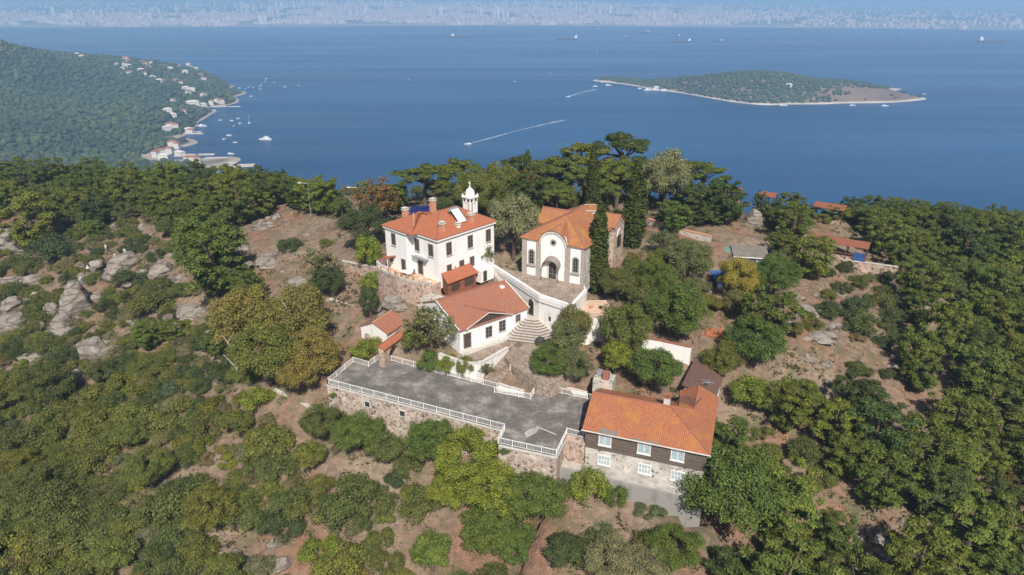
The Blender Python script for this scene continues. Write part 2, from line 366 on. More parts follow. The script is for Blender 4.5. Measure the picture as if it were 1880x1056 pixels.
# ---------------------------------------------------------------- terrain of the near hill
CTRL = [(605,765,-5.6),(760,800,-6),(900,860,-6),(1010,880,-5.6),(520,780,-5.2),(600,850,-6.6),(700,900,-8.2),(850,960,-9.5),
 (100,1050,-15),(350,1050,-13.5),(600,1050,-12.5),(940,1050,-12.5),(1200,1050,-11.5),(1500,1050,-11.5),(1880,1050,-13),
 (1050,925,-5.9),(1050,970,-8),(1250,945,-6.3),(1150,940,-6.2),(1400,960,-8.5),(0,850,-16),(0,700,-15),(200,900,-13),(350,800,-10),(200,720,-11.5),(300,620,-8.5),(150,530,-8),(0,560,-12),(70,470,-9),
 (450,730,-4.5),(400,650,-4.5),(470,600,-1.5),(330,530,-4),(560,720,-2.8),(610,650,0),(650,610,1.2),(560,600,0.5),
 (550,430,3.8),(470,450,2.5),(420,480,0),(620,560,2.8),(670,540,3.2),(680,480,6.8),(620,480,5.6),(550,500,3),(700,440,8),
 (200,460,-5),(0,410,-7),(100,380,-5),(350,400,0),(250,430,-3),(200,350,-3),(0,292,0.5),(120,296,0),(450,350,2),(350,330,0),(640,390,6),(560,350,4.5),(700,350,7),
 (1320,760,-2),(1400,700,-0.3),(1500,640,1),(1330,650,1.2),(1330,530,5),(1250,560,4.5),(1200,490,7),(1300,450,7.6),(1450,480,4.6),(1560,560,2),(1540,470,4.6),
 (1700,600,-1),(1750,670,-2.6),(1880,600,-4),(1650,760,-4),(1500,830,-5.5),(1400,880,-7),(1700,900,-9),(1880,850,-11),(1880,490,-1),(1700,450,1),(1550,400,5),(1400,410,7),
 (1250,400,8.2),(1150,390,8.4),(900,400,8.6),(1020,385,8.6),(800,400,8.6),(1450,380,6),(1650,400,2),(1880,432,1.2),(1780,412,2.4),
 (1120,660,0.8),(1190,700,0.2),(1240,660,0.8),(1150,600,2.6),(1300,700,-0.5),(880,690,0.3),(940,700,0.3),(820,680,0.8),(760,650,1.2),(700,620,1.3),
 (740,560,4.5),(720,540,5),(1000,660,1.9),(1040,690,1.2),(1080,640,2.0),(1125,560,4.6)]
cp = np.array([P(*c_) for c_ in CTRL] + [(-260,20,-22),(-120,10,-22),(0,10,-20),(0,35,-16),(120,10,-20),(260,20,-24),(-300,120,-24),(300,120,-18),(-300,260,-12),(300,240,-10),(0,260,6),(-120,300,-2),(130,260,0),(-60,45,-17),(60,45,-14.5)])
cxy, cz = cp[:, :2], cp[:, 2]
D = np.sqrt(((cxy[:, None] - cxy[None]) ** 2).sum(-1) + 1.0)
A = np.zeros((len(cp) + 3, len(cp) + 3)); A[:-3, :-3] = D + np.eye(len(cp)) * -0.6
A[:-3, -3] = 1; A[:-3, -2:] = cxy; A[-3, :-3] = 1; A[-2:, :-3] = cxy.T
wts = np.linalg.solve(A, np.concatenate([cz, np.zeros(3)]))
rngn = np.random.RandomState(5)
def vnoise(x, y, s, seed):
    rs = np.random.RandomState(seed); g = rs.rand(64, 64)
    u = x / s + 300.3; v = y / s + 211.7; i = np.floor(u).astype(int); j = np.floor(v).astype(int); fu = u - i; fv = v - j
    fu = fu * fu * (3 - 2 * fu); fv = fv * fv * (3 - 2 * fv)
    a = g[i % 64, j % 64]; b_ = g[(i + 1) % 64, j % 64]; c_ = g[i % 64, (j + 1) % 64]; d = g[(i + 1) % 64, (j + 1) % 64]
    return (a * (1 - fu) + b_ * fu) * (1 - fv) + (c_ * (1 - fu) + d * fu) * fv - 0.5
def offs(poly, d):
    cx = sum(p_[0] for p_ in poly) / len(poly); cy = sum(p_[1] for p_ in poly) / len(poly)
    return [(cx + (x - cx) * (1 + d / max(1, math.hypot(x - cx, y - cy))), cy + (y - cy) * (1 + d / max(1, math.hypot(x - cx, y - cy)))) for x, y in poly]
def inpoly(x, y, poly):
    r_ = np.zeros(np.shape(x), bool); k = len(poly)
    for i in range(k):
        (x0, y0), (x1, y1) = poly[i], poly[(i + 1) % k]
        c_ = ((y0 > y) != (y1 > y)) & (x < (x1 - x0) * (y - y0) / ((y1 - y0) if y1 != y0 else 1e-9) + x0)
        r_ = r_ ^ c_
    return r_
def frame(o, a):
    c_, s_ = math.cos(R(a)), math.sin(R(a))
    return lambda x, y: (o[0] + c_ * x - s_ * y, o[1] + s_ * x + c_ * y)
HO, HA = (-11.45, 98.6), -43.0      # white house
BO, BA = (-7.5, 87.2), 37.6         # long low building
CO, CA = (1.69, 103.46), -28.8      # church
AO, AA = (8.92, 68.33), -19.6       # annex
fH, fB, fC, fA = frame(HO, HA), frame(BO, BA), frame(CO, CA), frame(AO, AA)
DECK = [P(*q, 0)[:2] for q in [(600,705),(927,790),(915,815),(1022,838),(1042,797),(1076,806)]] + [fA(0, 9.7)] + [P(*q, 0)[:2] for q in [(988,713),(975,733),(909,720),(912,712),(698,657),(676,673),(648,665)]]
CT = [(-3.2,106.1),(4.1,93.9),(8.7,90.0),(11.5,95.9)] + [fC(10.9, 0.5), fC(0, 0.5)]
CT2 = [(8.95,90.3),(11.5,90.6),(13.6,91.2),(14.8,92.6),(15.2,95),(14.7,97.7),(11.9,97.6)]
HT = [fH(-12.8, -1.0), fH(-11.6, -3.3), fH(-6, -3.6), fH(-1.0, -2.6), fH(0.2, -1.8), fH(0.2, 0.2), fH(-12.8, 0.2)]
YARD = [P(px, py, 2.2)[:2] for px, py in [(957,630),(1020,626),(1050,640),(1062,680),(1010,705),(985,698),(942,672),(927,655),(938,642)]]
BED = [fB(-0.3, -0.2), fB(-0.6, -2.6)] + [P(px, py, 2.3)[:2] for px, py in [(812,652),(862,667),(885,666),(932,640),(952,624)]] + [fB(9.5, -0.2)]
CLAMP = [(offs(DECK, 0.8), -4.6), (offs(CT, 0.6), 3.9), (CT2, 1.5), (offs(HT, 0.6), 4.6),
         ([fH(-11.6, -1.3), fH(0.2, -0.2), fH(0.2, 12.2), fH(-11.6, 12.2)], 7.9),
         ([fB(-0.5, -0.6), fB(12.4, -0.6), fB(12.4, 12), fB(-0.5, 12)], 2.2), (YARD, 1.9), (BED, 1.6), ([(-0.5,90.5),(3,89.5),(8,90),(8.5,92),(4.5,96.5),(1.5,98.5),(-2.5,94)], 1.7), ([(-5.5,83),(0,86),(-1,90.5),(-5,86.5)], .2), ([(-4.5,107),(-2.2,107),(4.3,96.5),(2.0,95.5)], 3.2),
         ([fA(-2.8, -3.8), fA(14, -3.8), fA(14, 12.2), fA(-2.8, 12.2)], -4.4), ([fA(-2.8, -2.6), fA(14, -2.6), fA(14, 2), fA(-2.8, 2)], -4.4)]
def hraw(x, y):
    x = np.asarray(x, float); y = np.asarray(y, float); sh = x.shape; x = x.ravel(); y = y.ravel()
    z = np.zeros(len(x))
    for s_ in range(0, len(x), 20000):
        xx, yy = x[s_:s_ + 20000], y[s_:s_ + 20000]
        z[s_:s_ + 20000] = np.sqrt((xx[:, None] - cxy[:, 0]) ** 2 + (yy[:, None] - cxy[:, 1]) ** 2 + 1.0) @ wts[:-3] + wts[-3] + wts[-2] * xx + wts[-1] * yy
    z += vnoise(x, y, 9, 1) * 0.9 + vnoise(x, y, 3.5, 2) * 0.5 + vnoise(x, y, 1.6, 3) * 0.22
    th = np.degrees(np.arctan2(x, np.maximum(y, 1e-3))); rr = np.hypot(x, y)
    rc = np.interp(th, [-60, -37, -23, -11, 9.5, 22, 37, 60], [270, 250, 196, 152, 152, 146, 188, 215])
    fall = np.maximum(0, rr - rc); z -= fall * 0.62 + np.minimum(fall, 20) * -0.2
    z += np.where(fall > 60, vnoise(x, y, 40, 4) * 10, 0)
    side = np.maximum(0, np.abs(x) - 240); z -= side * 0.5
    back = np.maximum(0, 20 - y); z -= back * 0.5
    for pol, zm in CLAMP:
        z = np.where(inpoly(x, y, pol), np.minimum(z, zm), z)
    ca_, sa_ = math.cos(R(AA)), math.sin(R(AA)); lx = ca_ * (x - AO[0]) + sa_ * (y - AO[1]); ly = -sa_ * (x - AO[0]) + ca_ * (y - AO[1])
    z = np.where((lx > -3.5) & (lx < 16) & (ly > -13) & (ly < -2.2), np.maximum(z, -4.7 + .32 * (ly + 2.2) - .07 * np.maximum(lx, 0)), z)
    return z.reshape(sh)
gx = np.concatenate([np.arange(-700, -150, 12), np.arange(-150, 110, 1.3), np.arange(110, 700, 12)])
gy = np.concatenate([np.arange(-300, 36, 12), np.arange(36, 215, 1.3), np.arange(215, 760, 12)])
GX, GY = np.meshgrid(gx, gy, indexing='ij'); GZ = np.maximum(hraw(GX, GY), SEA - 8)
def H(x, y):
    i = np.clip(np.searchsorted(gx, x) - 1, 0, len(gx) - 2); j = np.clip(np.searchsorted(gy, y) - 1, 0, len(gy) - 2)
    u = (x - gx[i]) / (gx[i + 1] - gx[i]); v = (y - gy[j]) / (gy[j + 1] - gy[j])
    return GZ[i, j] * (1 - u) * (1 - v) + GZ[i + 1, j] * u * (1 - v) + GZ[i, j + 1] * (1 - u) * v + GZ[i + 1, j + 1] * u * v
def gridmesh(name, X, Y, Z, mat, smooth=True):
    a, b_ = X.shape; idx = np.arange(a * b_).reshape(a, b_)
    q = np.stack([idx[:-1, :-1], idx[1:, :-1], idx[1:, 1:], idx[:-1, 1:]], -1).reshape(-1, 4)
    o = bpy.data.objects.new(name, np_mesh(name, np.stack([X, Y, Z], -1).reshape(-1, 3), q, mat, smooth)); col.objects.link(o); return o
tag(gridmesh('hill_ground', GX, GY, GZ, M['ground']), 'reddish dry hilltop ground with straw and gravel', kind='structure')
s = 45000
mb = MB().poly([(-s, -2000, SEA), (s, -2000, SEA), (s, 50000, SEA), (-s, 50000, SEA)])
tag(mb.build('sea', M['sea']), 'deep blue sea around the hill', kind='structure')

def hit(px, py, lift=0.0):
    """ground point seen at a sighting; lift = height of the sighted point above the ground"""
    r_ = ray(px, py); t_ = 50.0
    while t_ < 420:
        x, y, z = r_[0] * t_, r_[1] * t_, CZ + r_[2] * t_
        if z <= float(H(x, y)) + lift: break
        t_ += 0.4
    return r_[0] * t_, r_[1] * t_, t_
def scale_at(x, y, z): return FPX / proj(x, y, z)[2]

# ---------------------------------------------------------------- far land: headland, islet, mainland
def rbf(pts):
    pts = np.array(pts, float); xy = pts[:, :2] / 100
    D_ = np.sqrt(((xy[:, None] - xy[None]) ** 2).sum(-1) + 0.05); n_ = len(pts)
    A_ = np.zeros((n_ + 3, n_ + 3)); A_[:n_, :n_] = D_; A_[:n_, n_] = 1; A_[:n_, n_ + 1:] = xy; A_[n_, :n_] = 1; A_[n_ + 1:, :n_] = xy.T
    w_ = np.linalg.solve(A_, np.concatenate([pts[:, 2], np.zeros(3)]))
    def f(x, y):
        sh = np.shape(x); X = np.stack([np.ravel(x), np.ravel(y)], -1) / 100; o = np.zeros(len(X))
        for s_ in range(0, len(X), 20000):
            q = X[s_:s_ + 20000]; o[s_:s_ + 20000] = np.sqrt(((q[:, None] - xy[None]) ** 2).sum(-1) + 0.05) @ w_[:n_] + w_[n_] + q @ w_[n_ + 1:]
        return o.reshape(sh)
    return f
SH = [P(px, py, SEA) for px, py in [(432,191),(420,201),(400,208),(382,217),(366,224),(362,236),(352,246),(345,258),(338,270),(345,282),(385,289),(430,297),(400,306)]]
FS = [P(px, py, SEA) for px, py in [(428,178),(412,165),(400,152),(388,140),(372,130),(352,121)]]
RD = [PY(0,80,1500), PY(-150,70,1480), PY(-400,60,1450), PY(80,101,1600), PY(140,108,1750), PY(200,106,1900), PY(260,113,1930), PY(330,122,1950), PY(370,136,1850), PY(400,160,1680), PY(418,180,1560),
      PY(250,135,1700), PY(300,200,1270), PY(330,160,1550), PY(380,180,1500), PY(200,205,1250), PY(100,175,1350), PY(0,175,1250), PY(0,225,1050), PY(150,250,1050), PY(-200,220,1000), PY(280,255,1120), PY(320,262,1080), PY(360,200,1400), PY(330,230,1200), PY(385,200,1460), PY(300,150,1650), PY(40,140,1400), PY(250,165,1520), PY(330,284,1010), PY(250,283,1000),PY(150,290,960)]
OUT = [(x, y, SEA - 14) for x, y in [(-1000,2300),(-1400,2500),(-700,2350),(-2200,2400),(-300,1900),(-450,2200),(-250,1500),(-420,1250),(-380,1100),(-330,950),(-300,1700),(-200,1150),(-150,900)]] + [(-2200,1500,-60),(-2200,900,-90),(-900,700,-110),(-500,760,-150),(-300,760,-162)]
fhl = rbf(SH + FS + RD + OUT)
X, Y = np.meshgrid(np.arange(-2400, -150, 14), np.arange(650, 2450, 14), indexing='ij')
tag(gridmesh('headland', X, Y, np.maximum(fhl(X, Y) + vnoise(X, Y, 90, 7) * 5, SEA - 12), M['headland']), 'wooded headland with villas along its shore', kind='structure')
ISN = [(1090,149),(1120,152),(1150,156),(1200,164),(1250,171),(1300,180),(1350,188),(1400,193),(1450,192),(1550,190),(1650,188),(1698,183)]
WID = [25,70,90,110,150,200,240,270,290,300,230,25]
isn = [P(a, b_, SEA) for a, b_ in ISN]; isf = [(x * (y + wd) / y, y + wd, SEA) for (x, y, z), wd in zip(isn, WID)]
crest = []
for (a, b_), (x, y, z), wd in zip([(1100,146),(1120,144),(1150,145),(1200,148),(1250,144),(1300,140),(1350,136),(1400,134),(1450,138),(1550,150),(1650,169),(1690,181)], isn, WID):
    crest.append(PY(a, b_, y + wd * 0.55))
fil = rbf(isn + isf + crest[1:-1] + [(x, y - 60, SEA - 14) for x, y, z in isn] + [(x * 1.02, y + 70, SEA - 14) for x, y, z in isf] + [(isn[0][0] - 60, isn[0][1], SEA - 14), (isn[-1][0] + 60, isn[-1][1], SEA - 14)])
X, Y = np.meshgrid(np.arange(150, 1150, 9), np.arange(1450, 2250, 9), indexing='ij')
tag(gridmesh('islet', X, Y, np.maximum(fil(X, Y), SEA - 10), M['islet']), 'low wooded islet with pale rocky shore', kind='structure')
def coast(th):  # distance of the mainland shore by bearing (tan)
    px = 940 + FPX * th * 0.92
    py = np.interp(px, [0, 400, 900, 1150, 1500, 1880], [51, 50, 47, 49, 53, 58])
    return (CZ - SEA) / np.tan(PITCH - np.arctan((528 - py) / FPX))
def hmain(x, y):
    d = y - coast(x / y); px = 940 + FPX * x / y * 0.92
    amp = np.interp(px, [0, 150, 320, 700, 1150, 1500, 1880], [0.9, 1.05, 1.0, 1.1, 0.75, 0.4, 0.25])
    z = SEA - 4 + np.clip(d, -300, 40) * 0.1 + np.maximum(0, d - 40) * 0.0
    z += amp * 135 * (1 - np.exp(-np.maximum(0, d) / 2600)) + np.where(d > 300, (vnoise(x, y, 900, 11) * 38 + vnoise(x, y, 350, 12) * 14) * np.clip((d - 300) / 1500, 0, 1) * np.minimum(amp, 1), 0)
    return np.maximum(z, SEA - 15)
X, Y = np.meshgrid(np.arange(-9000, 9001, 90), np.arange(4000, 14001, 90), indexing='ij')
tag(gridmesh('mainland', X, Y, hmain(X, Y), M['mainland']), 'mainland rising behind the strait under a hazy city', kind='structure')

def boxes_mesh(name, C, S, Hh, ang, mats, groundz, roof=False):
    n_ = len(C); c_, s_ = np.cos(ang), np.sin(ang); V = np.zeros((n_, 8, 3))
    for i, (dx, dy) in enumerate([(-1, -1), (1, -1), (1, 1), (-1, 1)]):
        x = dx * S[:, 0] / 2; y = dy * S[:, 1] / 2
        for k in (0, 4):
            V[:, i + k, 0] = C[:, 0] + c_ * x - s_ * y; V[:, i + k, 1] = C[:, 1] + s_ * x + c_ * y; V[:, i + k, 2] = groundz + (Hh if k else -6)
    q = np.array([[0, 1, 5, 4], [1, 2, 6, 5], [2, 3, 7, 6], [3, 0, 4, 7], [4, 5, 6, 7]])
    F = (q[None] + np.arange(n_)[:, None, None] * 8).reshape(-1, 4)
    me = np_mesh(name, V.reshape(-1, 3), F, mats[0]); me.materials.append(mats[1])
    mi = np.tile([0, 0, 0, 0, 1], n_).astype(np.int32); me.polygons.foreach_set('material_index', mi)
    o = bpy.data.objects.new(name, me); col.objects.link(o); return o
rs = np.random.RandomState(21)
pts = []
while len(pts) < 13000:
    px = rs.uniform(-60, 1940); dd = rs.exponential(1500)
    if dd > 6000: continue
    dens = np.interp(px, [0, 60, 100, 600, 1000, 1250, 1500, 1900], [0.35, 0.45, 1, 1, 0.85, 0.5, 0.12, 0.05])
    if px < 560 and dd > 1300: dens *= 0.12
    if rs.rand() > dens: continue
    th = (px - 940) / FPX / 0.92; d = float(coast(th)) + 60 + dd
    x, y = th * d, d
    if vnoise(np.array([x]), np.array([y]), 260, 15)[0] + .5 * vnoise(np.array([x]), np.array([y]), 90, 16)[0] < -0.17 or (dd < 130 and vnoise(np.array([x]), np.array([y]), 300, 17)[0] < .12): continue
    pts.append((x, y, px))
pts = np.array(pts); gz = hmain(pts[:, 0], pts[:, 1])
S_ = rs.uniform(10, 26, (len(pts), 2)) * (1 + (rs.rand(len(pts), 1) < .08) * 1.3); hh = rs.uniform(9, 22, len(pts)) * (1 + (rs.rand(len(pts)) < .07) * rs.uniform(.3, 1.3, len(pts)))
city = boxes_mesh('city_blocks', pts, S_, hh, rs.uniform(0, 3, len(pts)), [M['city'], M['city_roof']], gz)
tag(city, 'dense pale city blocks fading in haze across the water', kind='stuff')
# tall towers of the mainland: one object each
ORD = ['first', 'second', 'third', 'fourth', 'fifth', 'sixth', 'seventh', 'eighth', 'ninth', 'tenth', 'eleventh', 'twelfth', 'thirteenth', 'fourteenth', 'fifteenth', 'sixteenth', 'seventeenth', 'eighteenth', 'nineteenth', 'twentieth'] + ['twenty-' + q for q in ('first', 'second', 'third', 'fourth', 'fifth', 'sixth', 'seventh', 'eighth', 'ninth')] + ['thirtieth']
def ordinal_labels(group, fmt):
    it = [o for o in col.objects if o.get('group') == group]; it.sort(key=lambda o: o.location.x / o.location.y)
    for i_, o_ in enumerate(it):
        o_['label'] = fmt.format(ORD[i_])
tw = [(221,40,15,95),(200,44,40,45),(212,42,38,40),(240,42,50,42),(285,40,14,70),(296,40,14,75),(46,46,22,50),(60,47,26,38),(250,43,15,80),(372,42,14,60),(468,46,18,40),(478,47,22,36),(544,46,18,62),(552,46,16,58),
      (912,44,13,85),(918,44,13,90),(926,44,13,90),(933,44,13,78),(697,38,14,75),(712,36,14,80),(560,36,15,60),(525,30,16,60),(600,26,15,65),(650,24,15,60),(790,34,14,50),(830,34,14,50),(860,34,16,55),(942,45,15,40),(1010,40,12,40),(1345,44,14,45)]
tm = {}
for i in range(70):
    tw.append((rs.uniform(380, 1180), rs.uniform(10, 44), rs.uniform(11, 17), rs.uniform(35, 70)))
for px, py, wd, hg in tw:
    th = (px - 940) / FPX / 0.92; d0 = float(coast(th)) + 100 + (47 - py) * 90; x, y = th * d0, d0
    k = int(rs.randint(5))
    if k not in tm:
        mb = MB().box(-.5, .5, -.5, .5, 0, 1); mb.box(-.3, .3, -.3, .3, 1, 1.06); tm[k] = [mb.mesh('tower_block', M['tower'] if k % 2 else M['far_white'])]
    o = bpy.data.objects.new('tower_block', tm[k][0]); col.objects.link(o)
    o.location = (x, y, float(hmain(np.array(x), np.array(y))) - 2); o.scale = (wd * 1.6, wd * 1.3, hg); o.rotation_euler.z = rs.rand()
    tag(o, 'pale high-rise tower standing among the hazy mainland blocks', 'tower block', 'high-rise towers of the mainland city')

# forests on headland and islet
def ico():
    t = (1 + 5 ** .5) / 2
    v = np.array([(-1,t,0),(1,t,0),(-1,-t,0),(1,-t,0),(0,-1,t),(0,1,t),(0,-1,-t),(0,1,-t),(t,0,-1),(t,0,1),(-t,0,-1),(-t,0,1)], float)
    f = np.array([(0,11,5),(0,5,1),(0,1,7),(0,7,10),(0,10,11),(1,5,9),(5,11,4),(11,10,2),(10,7,6),(7,1,8),(3,9,4),(3,4,2),(3,2,6),(3,6,8),(3,8,9),(4,9,5),(2,4,11),(6,2,10),(8,6,7),(9,8,1)])
    return v / np.linalg.norm(v[0]), f
IV, IF = ico()
m, n, l, b = newmat('far_canopy'); M['canopy'] = m
g = n.new('ShaderNodeNewGeometry')
r = ramp(n, l, g.outputs['Random Per Island'], [(0, (0.022, 0.042, 0.018)), (0.5, (0.04, 0.066, 0.024)), (1, (0.075, 0.095, 0.033))])
t = noise(n, l, g.outputs['Position'], 0.012, 3, 0.5); r2 = ramp(n, l, t.outputs[0], [(0.35, (0.75, 0.8, 0.8)), (0.65, (1.25, 1.2, 1.1))])
l.new(mixc(n, l, 1.0, r.outputs[0], r2.outputs[0], 'MULTIPLY'), b.inputs['Base Color']); b.inputs['Roughness'].default_value = 1
def forest(name, P3, rad, label):
    n_ = len(P3); V = IV[None] * (1 + rs.uniform(-0.28, 0.28, (n_, 12, 1))) * rad[:, None, None] * np.array([1, 1, 0.85])
    V = V + P3[:, None]; F = (IF[None] + (np.arange(n_) * 12)[:, None, None]).reshape(-1, 3)
    o = bpy.data.objects.new(name, np_mesh(name, V.reshape(-1, 3), F, M['canopy'])); col.objects.link(o); return tag(o, label, kind='stuff')
VILLA = [(203,100),(213,101),(231,108),(237,112),(228,117),(236,119),(222,124),(262,112),(268,117),(278,115),(300,120),(312,124),(330,120),(345,117),(352,124),(361,128),(258,127),(272,121),(236,133),(266,135),(280,140),(292,146),(300,148),(322,147),(333,152),(340,160),(352,163),(345,167),(374,173),(318,184),(353,189),(372,192),(398,183),(405,185),(388,188),(307,200),(315,209),(337,203),(312,228),(322,231),(306,233),(345,237),(350,239),(316,262),(325,268),(360,125),(340,130),(368,136),(373,144),(215,118),(150,102),(140,98),(176,99),(296,277),(310,276),(286,283),(300,286),(330,281),(345,289),(352,291),(362,293)]
vl = []
for a, b_ in VILLA:
    # march to the headland surface
    r_ = ray(a, b_); t_ = 900.0
    while t_ < 2400:
        x, y, z = r_[0] * t_, r_[1] * t_, CZ + r_[2] * t_
        if z <= max(float(fhl(np.array([x]), np.array([y]))[0]), SEA) + 5: break
        t_ += 5
    if t_ < 2400: vl.append((x, y))
vl = np.array(vl)
c_ = rs.uniform([-1900, 700], [-300, 2300], (60000, 2)); th = c_[:, 0] / c_[:, 1]
c_ = c_[(th > -0.92) & (th < -0.33)]
z = fhl(c_[:, 0], c_[:, 1]); k = z > SEA + 1.9; c_ = c_[k]; z = z[k]
dmin = np.min(np.hypot(c_[:, 0][:, None] - vl[:, 0], c_[:, 1][:, None] - vl[:, 1]), 1)
k = (dmin > 9) & (vnoise(c_[:, 0], c_[:, 1], 45, 8) + .5 * vnoise(c_[:, 0], c_[:, 1], 17, 9) > -.5); c_, z = c_[k], z[k]
k = rs.rand(len(c_)) < np.where((c_[:, 0] / c_[:, 1] > -0.53) , 0.75, 1); c_, z = c_[k], z[k]
rad = rs.uniform(2.0, 4.2, len(c_)) * (1 + .5 * (rs.rand(len(c_)) < .2))
forest('headland_forest', np.column_stack([c_, z + rad * 0.7]), rad, 'blue-green pine forest covering the headland')
c_ = rs.uniform([150, 1480], [1100, 2250], (26000, 2)); z = fil(c_[:, 0], c_[:, 1]); k = z > SEA + 2.6; c_, z = c_[k], z[k]
px, py, _ = proj(c_[:, 0], c_[:, 1], z)
bare = np.clip((px - 1440) / 120, 0, 1) * np.clip((py - 150) / 14, 0, 1)
k = rs.rand(len(c_)) > bare * (0.8 + 0.25 * (vnoise(c_[:, 0], c_[:, 1], 40, 31) < 0.12)); c_, z = c_[k], z[k]
rad = rs.uniform(2.5, 4.8, len(c_))
forest('islet_forest', np.column_stack([c_, z + rad * 0.6]), rad, 'dark trees covering most of the islet')
# villas
def villa_proto(k):
    a, b_, h = [(12, 9, 6.5), (15, 10, 8), (10, 9, 9), (17, 9, 5.5)][k]
    e = MB().box(-a / 2, a / 2, -b_ / 2, b_ / 2, -5, h)
    o1 = e.mesh('wall', M['far_white'])
    rf = MB(); q = [(-a / 2 - .6, -b_ / 2 - .6, h), (a / 2 + .6, -b_ / 2 - .6, h), (a / 2 + .6, b_ / 2 + .6, h), (-a / 2 - .6, b_ / 2 + .6, h)]
    p1, p2 = (-a / 2 + b_ / 2, 0, h + 2.4), (a / 2 - b_ / 2, 0, h + 2.4)
    rf.poly([q[0], q[1], p2, p1]); rf.poly([q[1], q[2], p2]); rf.poly([q[2], q[3], p1, p2]); rf.poly([q[3], q[0], p1]); rf.poly(q[::-1])
    o2 = rf.mesh('roof', M['tile_old'] if k != 3 else M['far_white'])
    wn = MB()
    for zz in ([1.2, 4.2] if h > 6 else [1.2]):
        for i in range(4): wn.box(-a / 2 + 1.2 + i * (a - 2.4) / 3 - .5, -a / 2 + 1.2 + i * (a - 2.4) / 3 + .5, -b_ / 2 - .08, -b_ / 2 + .1, zz, zz + 1.6)
    return o1, o2, wn.mesh('window_row', M['glass'])
vp = [villa_proto(k) for k in range(4)]
def villa(x, y, z, k, rz, label, group):
    e = empty('villa', (x, y, z), rz, label, 'villa', group)
    for nm, me in zip(('wall', 'roof'), vp[k][:2]):
        o = bpy.data.objects.new(nm, me); col.objects.link(o); o.parent = e
    e.scale = (.85, .85, .85); return e
for i, (x, y) in enumerate(vl):
    z = max(float(fhl(np.array([x]), np.array([y]))[0]), SEA + 1.5)
    v_ = villa(x, y, z, [0, 1, 2, 3, 3][i % 5], rs.uniform(-.5, .9), 'pale villa among pines on the wooded headland slope', 'villas on the headland')
    if i in (0, 28): v_['label'] = ['white villa on the crest where the forest ends', 'wide white hotel-like villa above the rocky point'][i == 28]; v_.scale = (1.5, 1.3, 1.3); del v_['group']
for a, b_ in [(1290,143),(1313,149),(1320,141),(1205,160),(1287,153),(1445,178)]:
    x, y, _ = P(a, b_, SEA + 14) if b_ < 150 else P(a, b_, SEA + 6)
    villa(x, y, max(float(fil(np.array([x]), np.array([y]))[0]), SEA + 2), 3 if a % 2 else 0, rs.uniform(-.3, .3), 'small pale house among the trees of the islet', 'houses on the islet')
# piers
for a, b_, L, ww, lab in [(440,196,24,5,0),(415,196,26,8,0),(395,203,22,6,0),(382,208,30,5,0),(375,231,26,4,0),(368,243,14,5,0),(372,246,18,4,0),(425,183,16,4,0),(432,170,24,4,0),(405,152,26,5,0),(412,158,22,5,0),(392,147,24,6,0),(424,164,16,4,0),(465,304,34,13,1),(432,300,22,9,0),(392,284,26,6,0),(415,291,30,8,0),(360,286,30,14,0)]:
    x, y, _ = P(a, b_, SEA)
    mb = MB(); mb.box(-L, 2, -ww / 2, ww / 2, -3, 1.3)
    for q in range(3): mb.tube((-q * L / 3, -ww / 2, 0), (-q * L / 3, -ww / 2, 2.1), .25)
    o = mb.build('pier', M['pier'], loc=(x, y, SEA), rz=R(12) if lab else R(rs.uniform(-5, 8)))
    tag(o, 'broad concrete pier reaching out beyond the last treetops' if lab else 'narrow pale jetty jutting from the headland shore', 'pier', None if lab else 'jetties along the headland')

